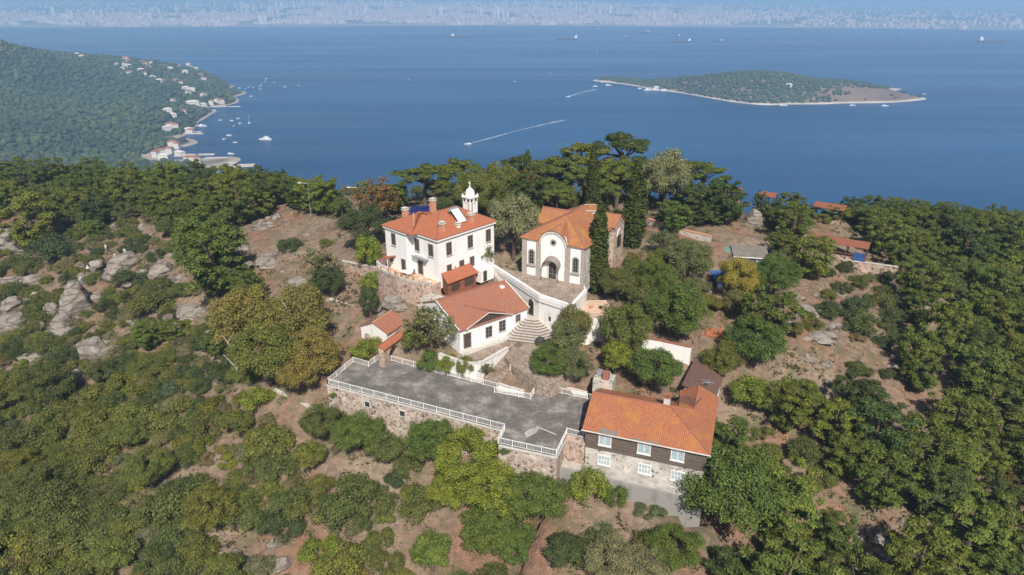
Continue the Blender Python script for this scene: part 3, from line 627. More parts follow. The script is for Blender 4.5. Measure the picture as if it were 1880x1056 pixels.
# ---------------------------------------------------------------- boats
def boat(kind, px, py, L, rz, label, group=None, hull='boat_white'):
    x, y, _ = P(px, py, SEA); e = empty(kind, (x, y, SEA), rz, label, {'cargo_ship': 'ship', 'motor_yacht': 'yacht', 'sailboat': 'sailboat', 'small_boat': 'boat'}[kind], group)
    W_ = L * (0.16 if kind == 'cargo_ship' else 0.28); h = L * (0.075 if kind == 'cargo_ship' else 0.1)
    mb = MB(); sec = [(-.5, .8), (-.3, 1), (.2, 1), (.38, .7), (.5, .02)]
    for (a, wa), (c_, wc) in zip(sec, sec[1:]):
        for s_ in (1, -1):
            q = [(a * L, s_ * wa * W_ * .35, -1), (c_ * L, s_ * wc * W_ * .35, -1), (c_ * L * 1.02, s_ * wc * W_ / 2, h), (a * L * 1.02, s_ * wa * W_ / 2, h)]
            mb.poly(q if s_ < 0 else q[::-1])
        mb.poly([(a * L * 1.02, -wa * W_ / 2, h), (c_ * L * 1.02, -wc * W_ / 2, h), (c_ * L * 1.02, wc * W_ / 2, h), (a * L * 1.02, wa * W_ / 2, h)])
    mb.poly([(-.51 * L, -.4 * W_, h), (-.51 * L, .4 * W_, h), (-.5 * L, .28 * W_, -1), (-.5 * L, -.28 * W_, -1)])
    mb.build('hull', M[hull], e)
    if kind == 'cargo_ship':
        MB().box(-.46 * L, -.33 * L, -.42 * W_, .42 * W_, h, h * 2.2).box(-.45 * L, -.38 * L, -.3 * W_, .3 * W_, h * 2.2, h * 2.7).build('bridge_house', M['boat_white'], e)
        MB().box(-.3 * L, .36 * L, -.34 * W_, .34 * W_, h, h * 1.15).build('deck_hatches', M['ship_deck'], e)
        MB().tube((.4 * L, 0, h), (.4 * L, 0, h * 2.4), .6).tube((0, 0, h), (0, 0, h * 2.3), .6).build('mast', M['zinc'], e)
    elif kind == 'sailboat':
        MB().box(-.2 * L, .15 * L, -.2 * W_, .2 * W_, h, h * 1.5).build('cabin', M['boat_white'], e)
        MB().tube((.08 * L, 0, h), (.08 * L, 0, L * 1.35), .16).tube((.08 * L, 0, h * 2), (-.4 * L, 0, h * 2), .2).build('mast', M['boat_white'], e)
    else:
        MB().box(-.32 * L, .16 * L, -.36 * W_, .36 * W_, h, h * 1.9).build('cabin', M['boat_white'], e)
        MB().box(-.1 * L, .165 * L, -.37 * W_, .37 * W_, h * 1.35, h * 1.7).build('windscreen', M['glass'], e)
        if kind == 'motor_yacht': MB().box(-.25 * L, .02 * L, -.3 * W_, .3 * W_, h * 1.95, h * 2.6).tube((-.15 * L, 0, h * 2.6), (-.15 * L, 0, h * 3.6), .12).build('flybridge', M['boat_white'], e)
    return e
boat('motor_yacht', 487, 257, 22, R(172), 'large white motor yacht with flybridge anchored in the bay')
boat('sailboat', 458, 226, 11, R(100), 'sailboat with a bare tall mast moored in the bay')
boat('small_boat', 421, 249, 9, R(10), 'long open white boat drifting beside the headland bay')
boat('small_boat', 412, 256, 8, R(60), 'white boat with a blue-shadowed hull turned end-on in the bay')
boat('motor_yacht', 372, 232, 15, R(5), 'white yacht lying along a headland jetty')
boat('small_boat', 424, 283, 10, R(-5), 'white boat off the broad pier by the shore')
for a, b_ in [(432,262),(405,221),(425,222),(438,218),(441,227),(430,231),(461,177),(478,159),(478,164),(523,160),(548,157),(503,152),(489,145),(487,150),(456,160),(431,162),(450,163),(440,162),(480,156),(465,161),(750,147),(1010,135),(1195,137),(945,150),(1105,152)]:
    boat('small_boat', a, b_, rs.uniform(5.5, 8.5), rs.uniform(0, 3), 'small white boat moored on open water off the wooded headland' if a < 560 else 'small white boat far out in the strait', 'small boats moored in the bay' if a < 560 else 'small boats in the strait')
for a, b_, L in [(1093,159,13),(1117,157,16),(1175,163,12),(1191,166,26),(1205,166,26),(1221,167,24),(1565,194,12),(1625,195,14),(1438,194,16),(1697,173,8)]:
    boat('small_boat', a, b_, L, rs.uniform(-.3, .3), 'white boat lying beside the rocky shore of the islet', 'boats around the islet')
SHIPS = [(845,69,34,'long dark cargo ship alone in front of the city'),(1042,73,38,'dark tanker with a white bridge, third of a slanting row of ships'),(1252,78,33,'tanker with a pale superstructure lying above the islet'),(1819,78,50,'largest dark ship, alone toward the hazy end of the strait'),(1182,60,19,'ship with tall pale masts lying close to the mainland'),(1155,69,17,None),(1316,76,20,None),(1240,67,17,None),(1092,55,16,None),(1040,57,11,None),(1340,67,10,None),(1410,65,9,None),(1530,68,9,None),(1652,68,11,None),(1765,70,9,None),(930,50,10,None),(1785,72,9,None),(880,52,8,None),(1030,52,9,None)]
for a, b_, wpx, lab in SHIPS:
    x, y, _ = P(a, b_, SEA); L = wpx / scale_at(x, y, SEA)
    boat('cargo_ship', a, b_, L, R(0 if a % 2 else 180) + rs.uniform(-.1, .1), lab or 'distant dark ship at anchor off the mainland shore', None if lab else 'ships at anchor in the strait', 'hull_dark')
boat('sailboat', 1096, 94, 16, R(80), 'lone white sailboat in the middle of the strait')
boat('small_boat', 859, 265, 11, R(190), 'white speedboat at the head of a long wake')
boat('small_boat', 1043, 178, 11, R(200), 'white speedboat heading away from the islet')
def wake(p0, p1, w0, w1, label):
    a = np.array(P(*p0, SEA)); b_ = np.array(P(*p1, SEA)); d = b_ - a; nrm = np.array([-d[1], d[0], 0]); nrm /= np.linalg.norm(nrm); mb = MB(); N = 16
    for i in range(N):
        t0, t1 = i / N, (i + 1) / N
        f = lambda t, s_: tuple(a + d * t + nrm * s_ * ((w0 + (w1 - w0) * t) + 1.2 * math.sin(t * 9)) + nrm * 10 * math.sin(t * 2.6) * 0.8 + np.array([0, 0, 0.25]))
        mb.poly([f(t0, 1), f(t0, -1), f(t1, -1), f(t1, 1)])
    tag(mb.build('wake_foam', M['foam']), label, kind='stuff')
wake((860,265), (1040,221), 1.8, 3.2, 'long white wake trailing behind the speedboat')
wake((1044,178), (1096,165), 2.5, 6, 'white wake between the speedboat and the islet')
wake((130,75), (205,86), 1, 2, 'thin faint wake off the headland')

ordinal_labels('ships at anchor in the strait', 'dark ship at anchor off the mainland, {} from the left')
ordinal_labels('boats around the islet', 'white boat by the rocky islet shore, {} from its left tip')
ordinal_labels('small boats moored in the bay', 'small white boat moored off the headland, {} counting out from shore')
ordinal_labels('small boats in the strait', 'tiny white boat far out in the strait, {} from the left')
ordinal_labels('jetties along the headland', 'narrow pale jetty of the headland shore, {} from the left')
ordinal_labels('houses on the islet', 'small pale house among the islet trees, {} from the left')
vg = [o for o in col.objects if o.get('group') == 'villas on the headland']
for o in vg:
    a, b_, d_ = proj(*o.location); o['group'] = 'villas ' + ('near the crest' if b_ < 132 else 'halfway down the slope' if b_ < 195 else 'near the water') + ' of the headland'
for q, t_ in (('near the crest', 'pale villa in the row near the headland crest, {} from the left'), ('halfway down the slope', 'villa halfway down the wooded headland slope, {} from the left'), ('near the water', 'white house near the water of the headland bay, {} from the left')): ordinal_labels('villas ' + q + ' of the headland', t_)

# ---------------------------------------------------------------- building helpers
def fbox(mb, face, off, a0, a1, d0, d1, z0, z1, mi=0):
    if face == '-y': return mb.box(a0, a1, off - d1, off - d0, z0, z1, mi)
    if face == '+y': return mb.box(a0, a1, off + d0, off + d1, z0, z1, mi)
    if face == '+x': return mb.box(off + d0, off + d1, a0, a1, z0, z1, mi)
    return mb.box(off - d1, off - d0, a0, a1, z0, z1, mi)
def window(par, face, off, a, z, w_, h, frame='window_frame', glass='glass', bars=(1, 2), sill=True, shutters=None):
    p_ = fbox(MB(), face, off, a - w_ / 2, a + w_ / 2, -.02, .03, z, z + h).build('window', M[glass], par)
    f = MB(); t_ = .1
    fbox(f, face, off, a - w_ / 2 - t_, a - w_ / 2, -.01, .09, z - t_, z + h + t_); fbox(f, face, off, a + w_ / 2, a + w_ / 2 + t_, -.01, .09, z - t_, z + h + t_)
    fbox(f, face, off, a - w_ / 2, a + w_ / 2, -.01, .09, z - t_, z); fbox(f, face, off, a - w_ / 2, a + w_ / 2, -.01, .09, z + h, z + h + t_)
    for i in range(bars[0]):
        c_ = a - w_ / 2 + w_ * (i + 1) / (bars[0] + 1); fbox(f, face, off, c_ - .04, c_ + .04, 0, .07, z, z + h)
    for i in range(bars[1]):
        c_ = z + h * (i + 1) / (bars[1] + 1); fbox(f, face, off, a - w_ / 2, a + w_ / 2, 0, .06, c_ - .03, c_ + .03)
    f.build('frame', M[frame], p_)
    if sill: fbox(MB(), face, off, a - w_ / 2 - .18, a + w_ / 2 + .18, -.01, .2, z - t_ - .08, z - t_ - .003).build('sill', M['coping'], p_)
    if shutters:
        s_ = MB(); fbox(s_, face, off, a - w_ / 2 + .02, a - w_ / 2 + w_ * .46, .04, .1, z + .03, z + h - .03); fbox(s_, face, off, a + w_ * .04, a + w_ / 2 - .02, .04, .1, z + .03, z + h - .03)
        s_.build('shutters', M[shutters], p_)
    return p_
def door(par, face, off, a, z, w_, h, mat='dark_wood', name='door', fr='window_frame'):
    d = fbox(MB(), face, off, a - w_ / 2, a + w_ / 2, -.02, .04, z, z + h).build(name, M[mat], par)
    f = MB(); fbox(f, face, off, a - w_ / 2 - .1, a - w_ / 2, -.01, .1, z, z + h + .1); fbox(f, face, off, a + w_ / 2, a + w_ / 2 + .1, -.01, .1, z, z + h + .1); fbox(f, face, off, a - w_ / 2, a + w_ / 2, -.01, .1, z + h, z + h + .1)
    f.build('frame', M[fr], d)
    h_ = MB(); fbox(h_, face, off, a + w_ * .32, a + w_ * .4, .04, .1, z + 1, z + 1.15); h_.build('handle', M['zinc'], d); return d
def roofslab(mb, q, th=.14, mi=0):
    """tile plane q (list of 3 or 4 xyz, counter-clockwise from above) with real thickness"""
    mb.poly(q, mi); lo = [(x, y, z - th) for x, y, z in q]; mb.poly(lo[::-1], mi); k = len(q)
    for i in range(k): mb.poly([lo[i], lo[(i + 1) % k], q[(i + 1) % k], q[i]], mi)
    return mb
def ridge(par, pts, mat, r_=.13):
    mb = MB()
    for a, b_ in pts: mb.tube(a, b_, r_, r_, 6)
    return mb.build('ridge_tiles', M[mat], par)
def chimney(par, x, y, z0, z1, w_=.7, mat='terracotta', top='coping', name='chimney'):
    c_ = MB().box(x - w_ / 2, x + w_ / 2, y - w_ / 2, y + w_ / 2, z0, z1).build(name, M[mat], par)
    k = MB(); k.box(x - w_ / 2 - .1, x + w_ / 2 + .1, y - w_ / 2 - .1, y + w_ / 2 + .1, z1 + .003, z1 + .12)
    for s_ in (-1, 1):
        for u in (-1, 1): k.box(x + s_ * w_ * .38 - .08, x + s_ * w_ * .38 + .08, y + u * w_ * .38 - .08, y + u * w_ * .38 + .08, z1 + .12, z1 + .32)
    k.box(x - w_ / 2 - .08, x + w_ / 2 + .08, y - w_ / 2 - .08, y + w_ / 2 + .08, z1 + .323, z1 + .4)
    k.build('chimney_cap', M[top], c_); return c_
def clipz(): pass

# ---------------------------------------------------------------- terrace building (stone body, dark deck, white railings)
tb = empty('terrace_building', (*DECK[0], 0), 0, 'long rubble stone building with a flat dark deck and small square openings', 'stone building')
def rel(pts, o): return [(x - o[0], y - o[1]) for x, y in pts]
dk = rel(DECK, DECK[0])
MB().prism(dk, -7.6, -0.32).build('wall', M['stone'], tb)
MB().prism(offs(dk, .12), -0.317, -0.06).build('concrete_band', M['coping'], tb)
MB().prism(offs(dk, .02), -0.057, 0.0).build('deck', M['asphalt'], tb)
for a, b_, w_ in (((985, 783), (1021, 798), .08),):
    a, b_ = Vector(P(*a, 0)[:2]) - Vector(DECK[0]), Vector(P(*b_, 0)[:2]) - Vector(DECK[0]); n_ = Vector((b_.y - a.y, a.x - b_.x)).normalized() * w_
    MB().poly([(*(a - n_), .005), (*(b_ - n_), .005), (*(b_ + n_), .005), (*(a + n_), .005)]).build('joint', M['coping'], tb)
q = [P(px, py, 0)[:2] for px, py in [(962,795),(975,786),(990,785),(985,795),(968,803)]]; MB().poly([(*p_, .005) for p_ in rel(q, DECK[0])]).build('pale_patch', M['concrete'], tb)
u_ = Vector(DECK[1]) - Vector(DECK[0]); L_ = u_.length; u_.normalize(); nn_ = Vector((u_.y, -u_.x))
for px in (675, 739, 805):
    q = P(px, 742 + (px - 675) * .24, 0)
    best = min((abs(proj(*(Vector(DECK[0]) + u_ * t_), -1.6)[0] - px), t_) for t_ in np.arange(0, L_, .1))[1]
    c_ = u_ * best; mb = MB()
    def qd(a0, a1, d0, d1, z0, z1): return mb.prism([tuple(c_ + u_ * a0 + nn_ * d0), tuple(c_ + u_ * a1 + nn_ * d0), tuple(c_ + u_ * a1 + nn_ * d1), tuple(c_ + u_ * a0 + nn_ * d1)], z0, z1)
    qd(-.38, .38, -.05, .03, -2.0, -1.2); op = mb.build('opening', M['iron'], tb)
    mb = MB(); qd(-.55, -.385, -.05, .06, -2.1, -1.05); qd(.385, .55, -.05, .06, -2.1, -1.05); qd(-.38, .38, -.05, .06, -1.19, -1.05); qd(-.38, .38, -.05, .06, -2.1, -2.005); mb.build('frame', M['coping'], op)
def railing(pts, label, group=None, z=0.0, hgt=.85, bay=1.9, mat='white_paint', name='terrace_railing', gap=.17, base=None):
    o = pts[0]; e = empty(name, (o[0], o[1], z if base is None else base), 0, label, 'railing', group)
    for i in range(len(pts) - 1):
        a = Vector(pts[i]) - Vector(o); b_ = Vector(pts[i + 1]) - Vector(o); d = b_ - a; L = d.length; d.normalize(); k = max(1, round(L / bay))
        for j in range(k + 1):
            p_ = a + d * (L * j / k)
            if j > 0 or i == 0: MB().box(p_.x - .05, p_.x + .05, p_.y - .05, p_.y + .05, 0, hgt + .05).build('post', M[mat], e)
            if j < k:
                q = a + d * (L * (j + 1) / k); s_ = p_ + d * .08; t_ = q - d * .08; mb = MB()
                for zz, rr in ((hgt, .04), (.1, .03)): mb.tube((s_.x, s_.y, zz), (t_.x, t_.y, zz), rr, rr, 4)
                m_ = max(1, int((t_ - s_).length / gap))
                for g_ in range(1, m_):
                    c_ = s_ + (t_ - s_) * (g_ / m_); mb.tube((c_.x, c_.y, .12), (c_.x, c_.y, hgt - .03), .02, .02, 4)
                mb.build('railing_panel', M[mat], e)
    return e
ins = offs(DECK, -.12)
railing([DECK[13]] + DECK[0:6] if False else [ins[0], ins[1], ins[2], ins[3], ins[4], ins[5]], 'white baluster railing along the outer edge of the dark deck above the stone wall')
railing([ins[0], ins[13], ins[12], ins[11], ins[10]], 'white railing from the cut corner along the garden side of the dark deck')
railing([ins[9], ins[8], ins[7], (ins[6][0] - .3, ins[6][1])], 'white railing on the courtyard side of the deck beside the orange-roofed house')

# ---------------------------------------------------------------- annex: stone below, boards above, orange roof
an = empty('timber_stone_house', (*AO, 0), R(AA), 'two-storey house, rubble stone below and grey boards above, under a bright orange tiled roof', 'house')
W1, D1, zf, ze, zr = 14.0, 9.0, -4.9, 2.2, 4.5
MB().box(0, W1, 0, D1, zf, -.45).box(W1 - 4.2, W1, D1, 12.0, zf, -.45).build('lower_wall', M['stone_grey'], an)
MB().box(-.06, W1 + .06, -.1, D1 + .05, -.447, ze - .06).box(W1 - 4.2, W1 + .06, D1 + .05, 12.05, -.447, ze - .06).build('upper_wall', M['boards'], an)
for x in (2.35, 7.0, 10.85):
    window(an, '-y', -.1, x, .4, 1.35, 1.3, 'white_paint', 'curtain', (1, 0))
for x in (2.35, 7.25, 11.1):
    window(an, '-y', 0, x, -2.5, 1.35, 1.2, 'white_paint', 'curtain', (3, 1))
rf = MB(); o_ = .45; rx = 9.1
roofslab(rf, [(-o_, -o_, ze), (W1 + o_, -o_, ze), (rx, 4.5, zr), (-o_, 4.5, zr)])
roofslab(rf, [(-o_, 4.5, zr), (rx, 4.5, zr), (rx + .9, 6.2, zr - .75), (rx + .9, D1 + o_, ze), (-o_, D1 + o_, ze)])
roofslab(rf, [(W1 + o_, -o_, ze), (W1 + o_, 12.4, ze), (W1 - 2.2, 12.4, zr - 1.1), (W1 - 2.2, 6.4, zr - 1.1), (rx, 4.5, zr)])
roofslab(rf, [(rx, 4.5, zr), (W1 - 2.2, 6.4, zr - 1.1), (W1 - 2.2, 12.4, zr - 1.1), (W1 - 4.5, 12.4, ze), (W1 - 4.5, D1 + o_ - 1, ze + .1), (rx + .9, 6.2, zr - .75)])
ro = rf.build('roof', M['tile_new'], an)
ridge(ro, [((-o_, 4.5, zr), (rx, 4.5, zr)), ((rx, 4.5, zr), (W1 + o_, -o_, ze)), ((rx, 4.5, zr), (W1 - 2.2, 6.4, zr - 1.1)), ((W1 - 2.2, 6.4, zr - 1.1), (W1 - 2.2, 12.4, zr - 1.1))], 'tile_old', .1)
MB().prism([(-.4, -.05), (-.06, -.05), (-.06, 9.05), (-.4, 9.05)], ze - .3, ze - .16).build('gable_board', M['coping'], an)
g = MB(); g.poly([(0, .0, ze - .06), (0, 9, ze - .06), (0, 4.5, zr - .17)][::-1]); g.poly([(.2, .0, ze - .06), (.2, 9, ze - .06), (.2, 4.5, zr - .17)]); g.build('gable_wall', M['boards'], an)
MB().tube((-.5, -.52, ze - .06), (W1 + .5, -.52, ze - .06), .08).build('gutter', M['coping'], an)
# slate patches where tiles have slipped
k_ = (zr - ze) / (4.5 + o_)
for a0, a1, d in ((1.4, 3.9, .75), (5.3, 6.8, .3), (7.1, 8.6, .35)):
    MB().poly([(a0, -o_ + .02, ze + .03), (a1, -o_ + .02, ze + .03), (a1 - .1, -o_ + d * .9, ze + k_ * d * .9 + .03), ((a0 + a1) / 2 + .2, -o_ + d * .6, ze + k_ * d * .6 + .03), (a0 + .5, -o_ + d, ze + k_ * d + .03)]).build('bare_roof_patch', M['felt'], ro)
chimney(an, 8.6, 5.4, 3.0, 5.2, .75, 'coping', 'tile_old')
lt = MB()
for i in range(7): lt.tube((9.6 + i * .38, 7.0, 3.75), (10.1 + i * .38, 9.6, 3.2), .035, .035, 4)
for j in range(4): lt.tube((9.6 + j * .17, 7.0 + j * .87, 3.75 - j * .18), (11.9 + j * .17, 7.0 + j * .87, 3.75 - j * .18), .035, .035, 4)
lt.build('iron_trellis', M['iron'], an)
tb2 = MB().box(-1.5, 1.1, 9.4, 11.6, -.3, 3.3).box(-1.3, .2, 11.6, 12.9, -.3, 2.8).build('stone_stack', M['stone_grey'], an)
MB().box(-.3, .5, 9.7, 10.5, 3.3, 4.4).build('flue', M['tile_old'], tb2)
MB().box(-1.3, -.6, 10.6, 11.3, 3.3, 4.0).build('flue', M['zinc'], tb2)
# concrete ledge and retaining wall below the annex
ex = empty('concrete_ledge', (*AO, 0), R(AA), 'bare grey concrete ledge and retaining wall along the foot of the house', 'retaining wall')
MB().prism([(-2.7, -1.5), (14.2, -1.9), (14.2, -.02), (-2.7, -.02)], -5.2, -2.95).build('walkway', M['concrete'], ex)
MB().prism([(-2.8, -1.8), (14.3, -2.25), (14.3, -1.92), (-2.8, -1.52)], -8.5, -3.02).build('retaining_wall', M['concrete_dark'], ex)
# small rubble wall between deck and annex (under the short rail)
tag(MB().prism(rel([DECK[4], DECK[5], fA(-.05, -.3), fA(-2.7, -.3)], AO), -5.2, -.02).build('rubble_wall', M['stone_pink'], None, (*AO, 0)), 'short pinkish rubble wall between the deck corner and the timber house', 'wall')

# ---------------------------------------------------------------- brown-roofed shed behind the annex
sh = empty('brown_roofed_shed', (*AO, 0), R(AA), 'white shed with a plain brown shingle roof behind the orange-roofed house', 'shed')
MB().prism([(9.9, 15.4), (13.9, 14.2), (14.4, 18.4), (10.7, 22.2)], -3.5, 1.1).build('wall', M['white'], sh)
rf = MB(); roofslab(rf, [(9.5, 15.2, 1.45), (14.1, 13.9, 1.15), (14.6, 18.4, 1.75), (10.5, 22.5, 2.0)]); rf.build('roof', M['brown_roof'], sh)
MB().prism([(13.95, 12.5), (14.15, 12.5), (14.15, 14.1), (13.95, 14.1)], -2.5, .2).build('side_wall', M['white'], sh)
MB().box(11.8, 12.3, 14.75, 14.9, .1, .7).build('window', M['glass'], sh)
aer = MB().tube((12.7, 15.6, 1.3), (12.7, 15.6, 2.5), .05)
for t_ in range(5): aer.tube((12.7, 15.6, 2.2), (12.7 + .9 * math.cos(t_ * 1.3), 15.6 + .9 * math.sin(t_ * 1.3), 2.3), .04)
aer.build('aerial', M['zinc'], sh)

# ---------------------------------------------------------------- long low white building with red roof
lb = empty('low_white_building', (*BO, 0), R(BA), 'long low white building with a broad red tiled roof and dark triangular gable', 'building')
zb, ze, zr, Lw, Dw = 2.2, 5.75, 8.25, 12.4, 11.8
MB().box(0, Lw, 0, Dw, 0.5, ze - .1).build('wall', M['white'], lb)
g = MB(); mid = Dw / 2
for x, s_ in ((0, 1), (Lw, -1)):
    q = [(x, 0, ze - .1), (x, Dw, ze - .1), (x, mid, zr - .12)]; q2 = [(x + s_ * .25, y, z) for _, y, z in q]
    g.poly(q[::-1] if s_ > 0 else q); g.poly(q2 if s_ > 0 else q2[::-1])
g.build('gable', M['white'], lb)
rf = MB()
roofslab(rf, [(-.15, -.3, ze), (Lw + .2, -.3, ze), (Lw + .2, mid, zr), (-.15, mid, zr)])
roofslab(rf, [(-.15, mid, zr), (Lw + .2, mid, zr), (Lw + .2, Dw + .3, ze), (-.15, Dw + .3, ze)])
# cross gable
gx0, gx1, gxm, gz = .9, 9.2, 4.9, 7.35; yv = (gz - ze) / (zr - ze) * (mid + .3)
roofslab(rf, [(gx0, -.42, ze + .05), (gxm, -.42, gz), (gxm - 1.6, yv, gz + .02), (gx0, -.3, ze + .06)])
roofslab(rf, [(gxm, -.42, gz), (gx1, -.42, ze + .05), (gx1, -.3, ze + .06), (gxm - 1.6, yv, gz + .02)])
ro = rf.build('roof', M['tile_old'], lb)
ridge(ro, [((-.15, mid, zr), (Lw + .2, mid, zr)), ((gxm, -.42, gz + .02), (gxm - 1.6, yv, gz + .04))], 'tile_old', .12)
for q in (-.2, Lw + .25): MB().tube((q, -.3, ze + .08), (q, mid, zr + .08), .11, .11, 5).build('verge', M['coping'], ro)
gm = MB(); gm.poly([(gx0 + .1, -.18, ze - .08), (gx1 - .1, -.18, ze - .08), (gxm, -.18, gz - .15)]); gm.poly([(gx0 + .1, 0, ze - .08), (gx1 - .1, 0, ze - .08), (gxm, 0, gz - .15)][::-1]); gm.poly([(gx0 + .1, -.18, ze - .08), (gx0 + .1, 0, ze - .08), (gx1 - .1, 0, ze - .08), (gx1 - .1, -.18, ze - .08)])
gm.build('gable_boarding', M['dark_wood'], lb)
bt = MB().tube((gx0 - .1, -.45, ze - .06), (gxm, -.45, gz - .1), .07).tube((gxm, -.45, gz - .1), (gx1 + .1, -.45, ze - .06), .07); bt.build('bargeboard', M['coping'], lb)
door(lb, '-y', 0, 1.25, 2.5, 1.15, 2.3, 'dark_wood')
window(lb, '-y', 0, 5.1, 3.1, 1.0, 1.6); window(lb, '-y', 0, 7.6, 3.35, 1.05, 1.6); window(lb, '-y', 0, 10.6, 4.05, .75, 1.0)
MB().prism([(-.5, -1.1), (9.6, -1.1), (10.4, -.02), (-.5, -.02)], .8, 2.45).build('plinth', M['coping'], lb)
MB().box(10.9, 11.6, 4.6, 5.2, 6.5, 8.0).build('white_vent', M['white'], lb)
# planted bed in front, its curved wall
bd = empty('planted_bed', (*BO, 0), R(BA), 'dry stony bed with a curved white parapet below the low white building', 'garden bed')
c_, s_ = math.cos(R(BA)), math.sin(R(BA))
def toB(p_): x, y = p_[0] - BO[0], p_[1] - BO[1]; return (c_ * x + s_ * y, -s_ * x + c_ * y)
bl = [toB(q) for q in BED]
MB().prism(bl, .2, 2.05).build('soil', M['paving'], bd)
path = [toB(P(px, py, 2.3)[:2]) for px, py in [(806,650),(835,660),(862,667),(876,668),(888,664),(932,639)]]
mb = MB()
for a, b_ in zip(path, path[1:]):
    d = Vector(b_) - Vector(a); d.normalize(); n_ = Vector((d.y, -d.x)) * .17
    mb.prism([(a[0] - n_.x, a[1] - n_.y), (b_[0] - n_.x, b_[1] - n_.y), (b_[0] + n_.x, b_[1] + n_.y), (a[0] + n_.x, a[1] + n_.y)], -.8, 2.35)
mb.build('parapet', M['white_old'], bd)
mb = MB()
for a, b_ in zip(path, path[1:]):
    d = Vector(b_) - Vector(a); d.normalize(); n_ = Vector((d.y, -d.x)) * .27
    mb.prism([(a[0] - n_.x, a[1] - n_.y), (b_[0] - n_.x, b_[1] - n_.y), (b_[0] + n_.x, b_[1] + n_.y), (a[0] + n_.x, a[1] + n_.y)], 2.353, 2.46)
mb.build('coping', M['coping'], bd)
# courtyard paving, fan steps, garden stairs, white garden wall
cy = YARD[0]
tag(MB().prism(rel(YARD, cy), -.5, 2.15).build('courtyard_paving', M['paving'], None, (*cy, 0)), 'weathered stone courtyard between the fan steps and the trees', kind='structure')
fs = empty('fan_steps', (3.3, 95.2, 0), R(-15), 'pale stone steps fanning down from the arched doorway to the courtyard', 'steps')
mb = MB()
for i in range(9):
    r_ = 1.4 + i * .42; z = 4.15 - i * .23
    pol = [(r_ * 1.15 * math.cos(t_), r_ * 1.25 * math.sin(t_)) for t_ in [R(-188), R(-150), R(-118), R(-62), R(-30), R(8)]]
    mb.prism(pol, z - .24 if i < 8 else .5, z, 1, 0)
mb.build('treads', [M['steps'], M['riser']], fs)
mb = MB(); a = np.array(P(956, 640, 2.1)); b_ = np.array(P(903, 700, .3)); d = b_ - a; nrm = np.array([d[1], -d[0], 0]); nrm /= np.linalg.norm(nrm)
for i in range(9):
    p_ = a + d * i / 9; q = a + d * (i + 1) / 9; z = 2.1 - i * .2
    mb.prism([tuple((p_ + nrm * 1.3)[:2] - a[:2]), tuple((q + nrm * 1.3)[:2] - a[:2]), tuple((q - nrm * 1.3)[:2] - a[:2]), tuple((p_ - nrm * 1.3)[:2] - a[:2])], -.8, z)
st = mb.build('garden_stairs', M['paving'], None, (a[0], a[1], 0)); tag(st, 'worn stone stairs dropping from the courtyard past the curved white parapet', 'steps')
def wall_run(name, pts, z0, z1, th, mat, label, cat='wall', cap=None, ztop2=None):
    o = pts[0]; e = empty(name, (o[0], o[1], 0), 0, label, cat); mb = MB(); cb = MB(); k = len(pts) - 1
    for i, (a, b_) in enumerate(zip(pts, pts[1:])):
        za = z1 if ztop2 is None else z1 + (ztop2 - z1) * i / k; zb_ = z1 if ztop2 is None else z1 + (ztop2 - z1) * (i + 1) / k
        a = Vector(a[:2]) - Vector(o[:2]); b_ = Vector(b_[:2]) - Vector(o[:2]); d = (b_ - a).normalized(); n_ = Vector((d.y, -d.x))
        for m_, t_, lo, hi in ((mb, th / 2, None, 0), (cb, th / 2 + .08, 0.003, .12)):
            q = [a - n_ * t_, b_ - n_ * t_, b_ + n_ * t_, a + n_ * t_]; zt = [za, zb_, zb_, za]
            tp = [(v.x, v.y, z + hi) for v, z in zip(q, zt)]; bt_ = [(v.x, v.y, z0 if lo is None else z + lo) for v, z in zip(q, zt)]
            m_.poly(tp[::-1]); m_.poly(bt_)
            for j in range(4): m_.poly([bt_[j], tp[j], tp[(j + 1) % 4], bt_[(j + 1) % 4]])
    mb.build('wall', M[mat], e)
    cb.build('coping', M[cap or 'coping'], e)
    return e
wall_run('garden_wall', [P(937, 669, 1.9)[:2], P(962, 683, 1.9)[:2], P(986, 697, 1.9)[:2]], -.8, 1.9, .3, 'white_old', 'peeling white wall holding up the courtyard beside the garden stairs')
wall_run('garden_wall', [P(1180, 620, 3.4)[:2], P(1215, 626, 3.4)[:2], P(1269, 640, 3.2)[:2]], -1, 3.4, .3, 'white', 'white wall with red tile capping half hidden behind the walnut trees', cap='tile_old')
wall_run('garden_wall', [P(1000, 702, .2)[:2], P(1030, 710, .2)[:2], P(1078, 722, .2)[:2]], -.8, .25, .25, 'white', 'low white wall behind the inner railing of the deck')
wall_run('stair_parapet', [P(914, 704, .6)[:2], P(935, 711, .6)[:2], P(962, 718, .6)[:2]], -.8, .6, .22, 'white', 'short white parapet where the garden stairs meet the deck')
# grill in the courtyard
x, y, z = P(992, 634, 2.15); gr = empty('covered_grill', (x, y, z), .4, 'dark covered garden grill standing at the foot of the fan steps', 'grill')
MB().box(-.7, .7, -.4, .4, .35, .9).lathe((0, 0, .9), [(.7, 0), (.6, .25), (.3, .42), (0, .45)], 10).build('hood', M['iron'], gr)
for q in ((-.6, -.3), (.6, -.3), (-.6, .3), (.6, .3)): MB().tube((*q, 0), (*q, .36), .05).build('leg', M['zinc'], gr)

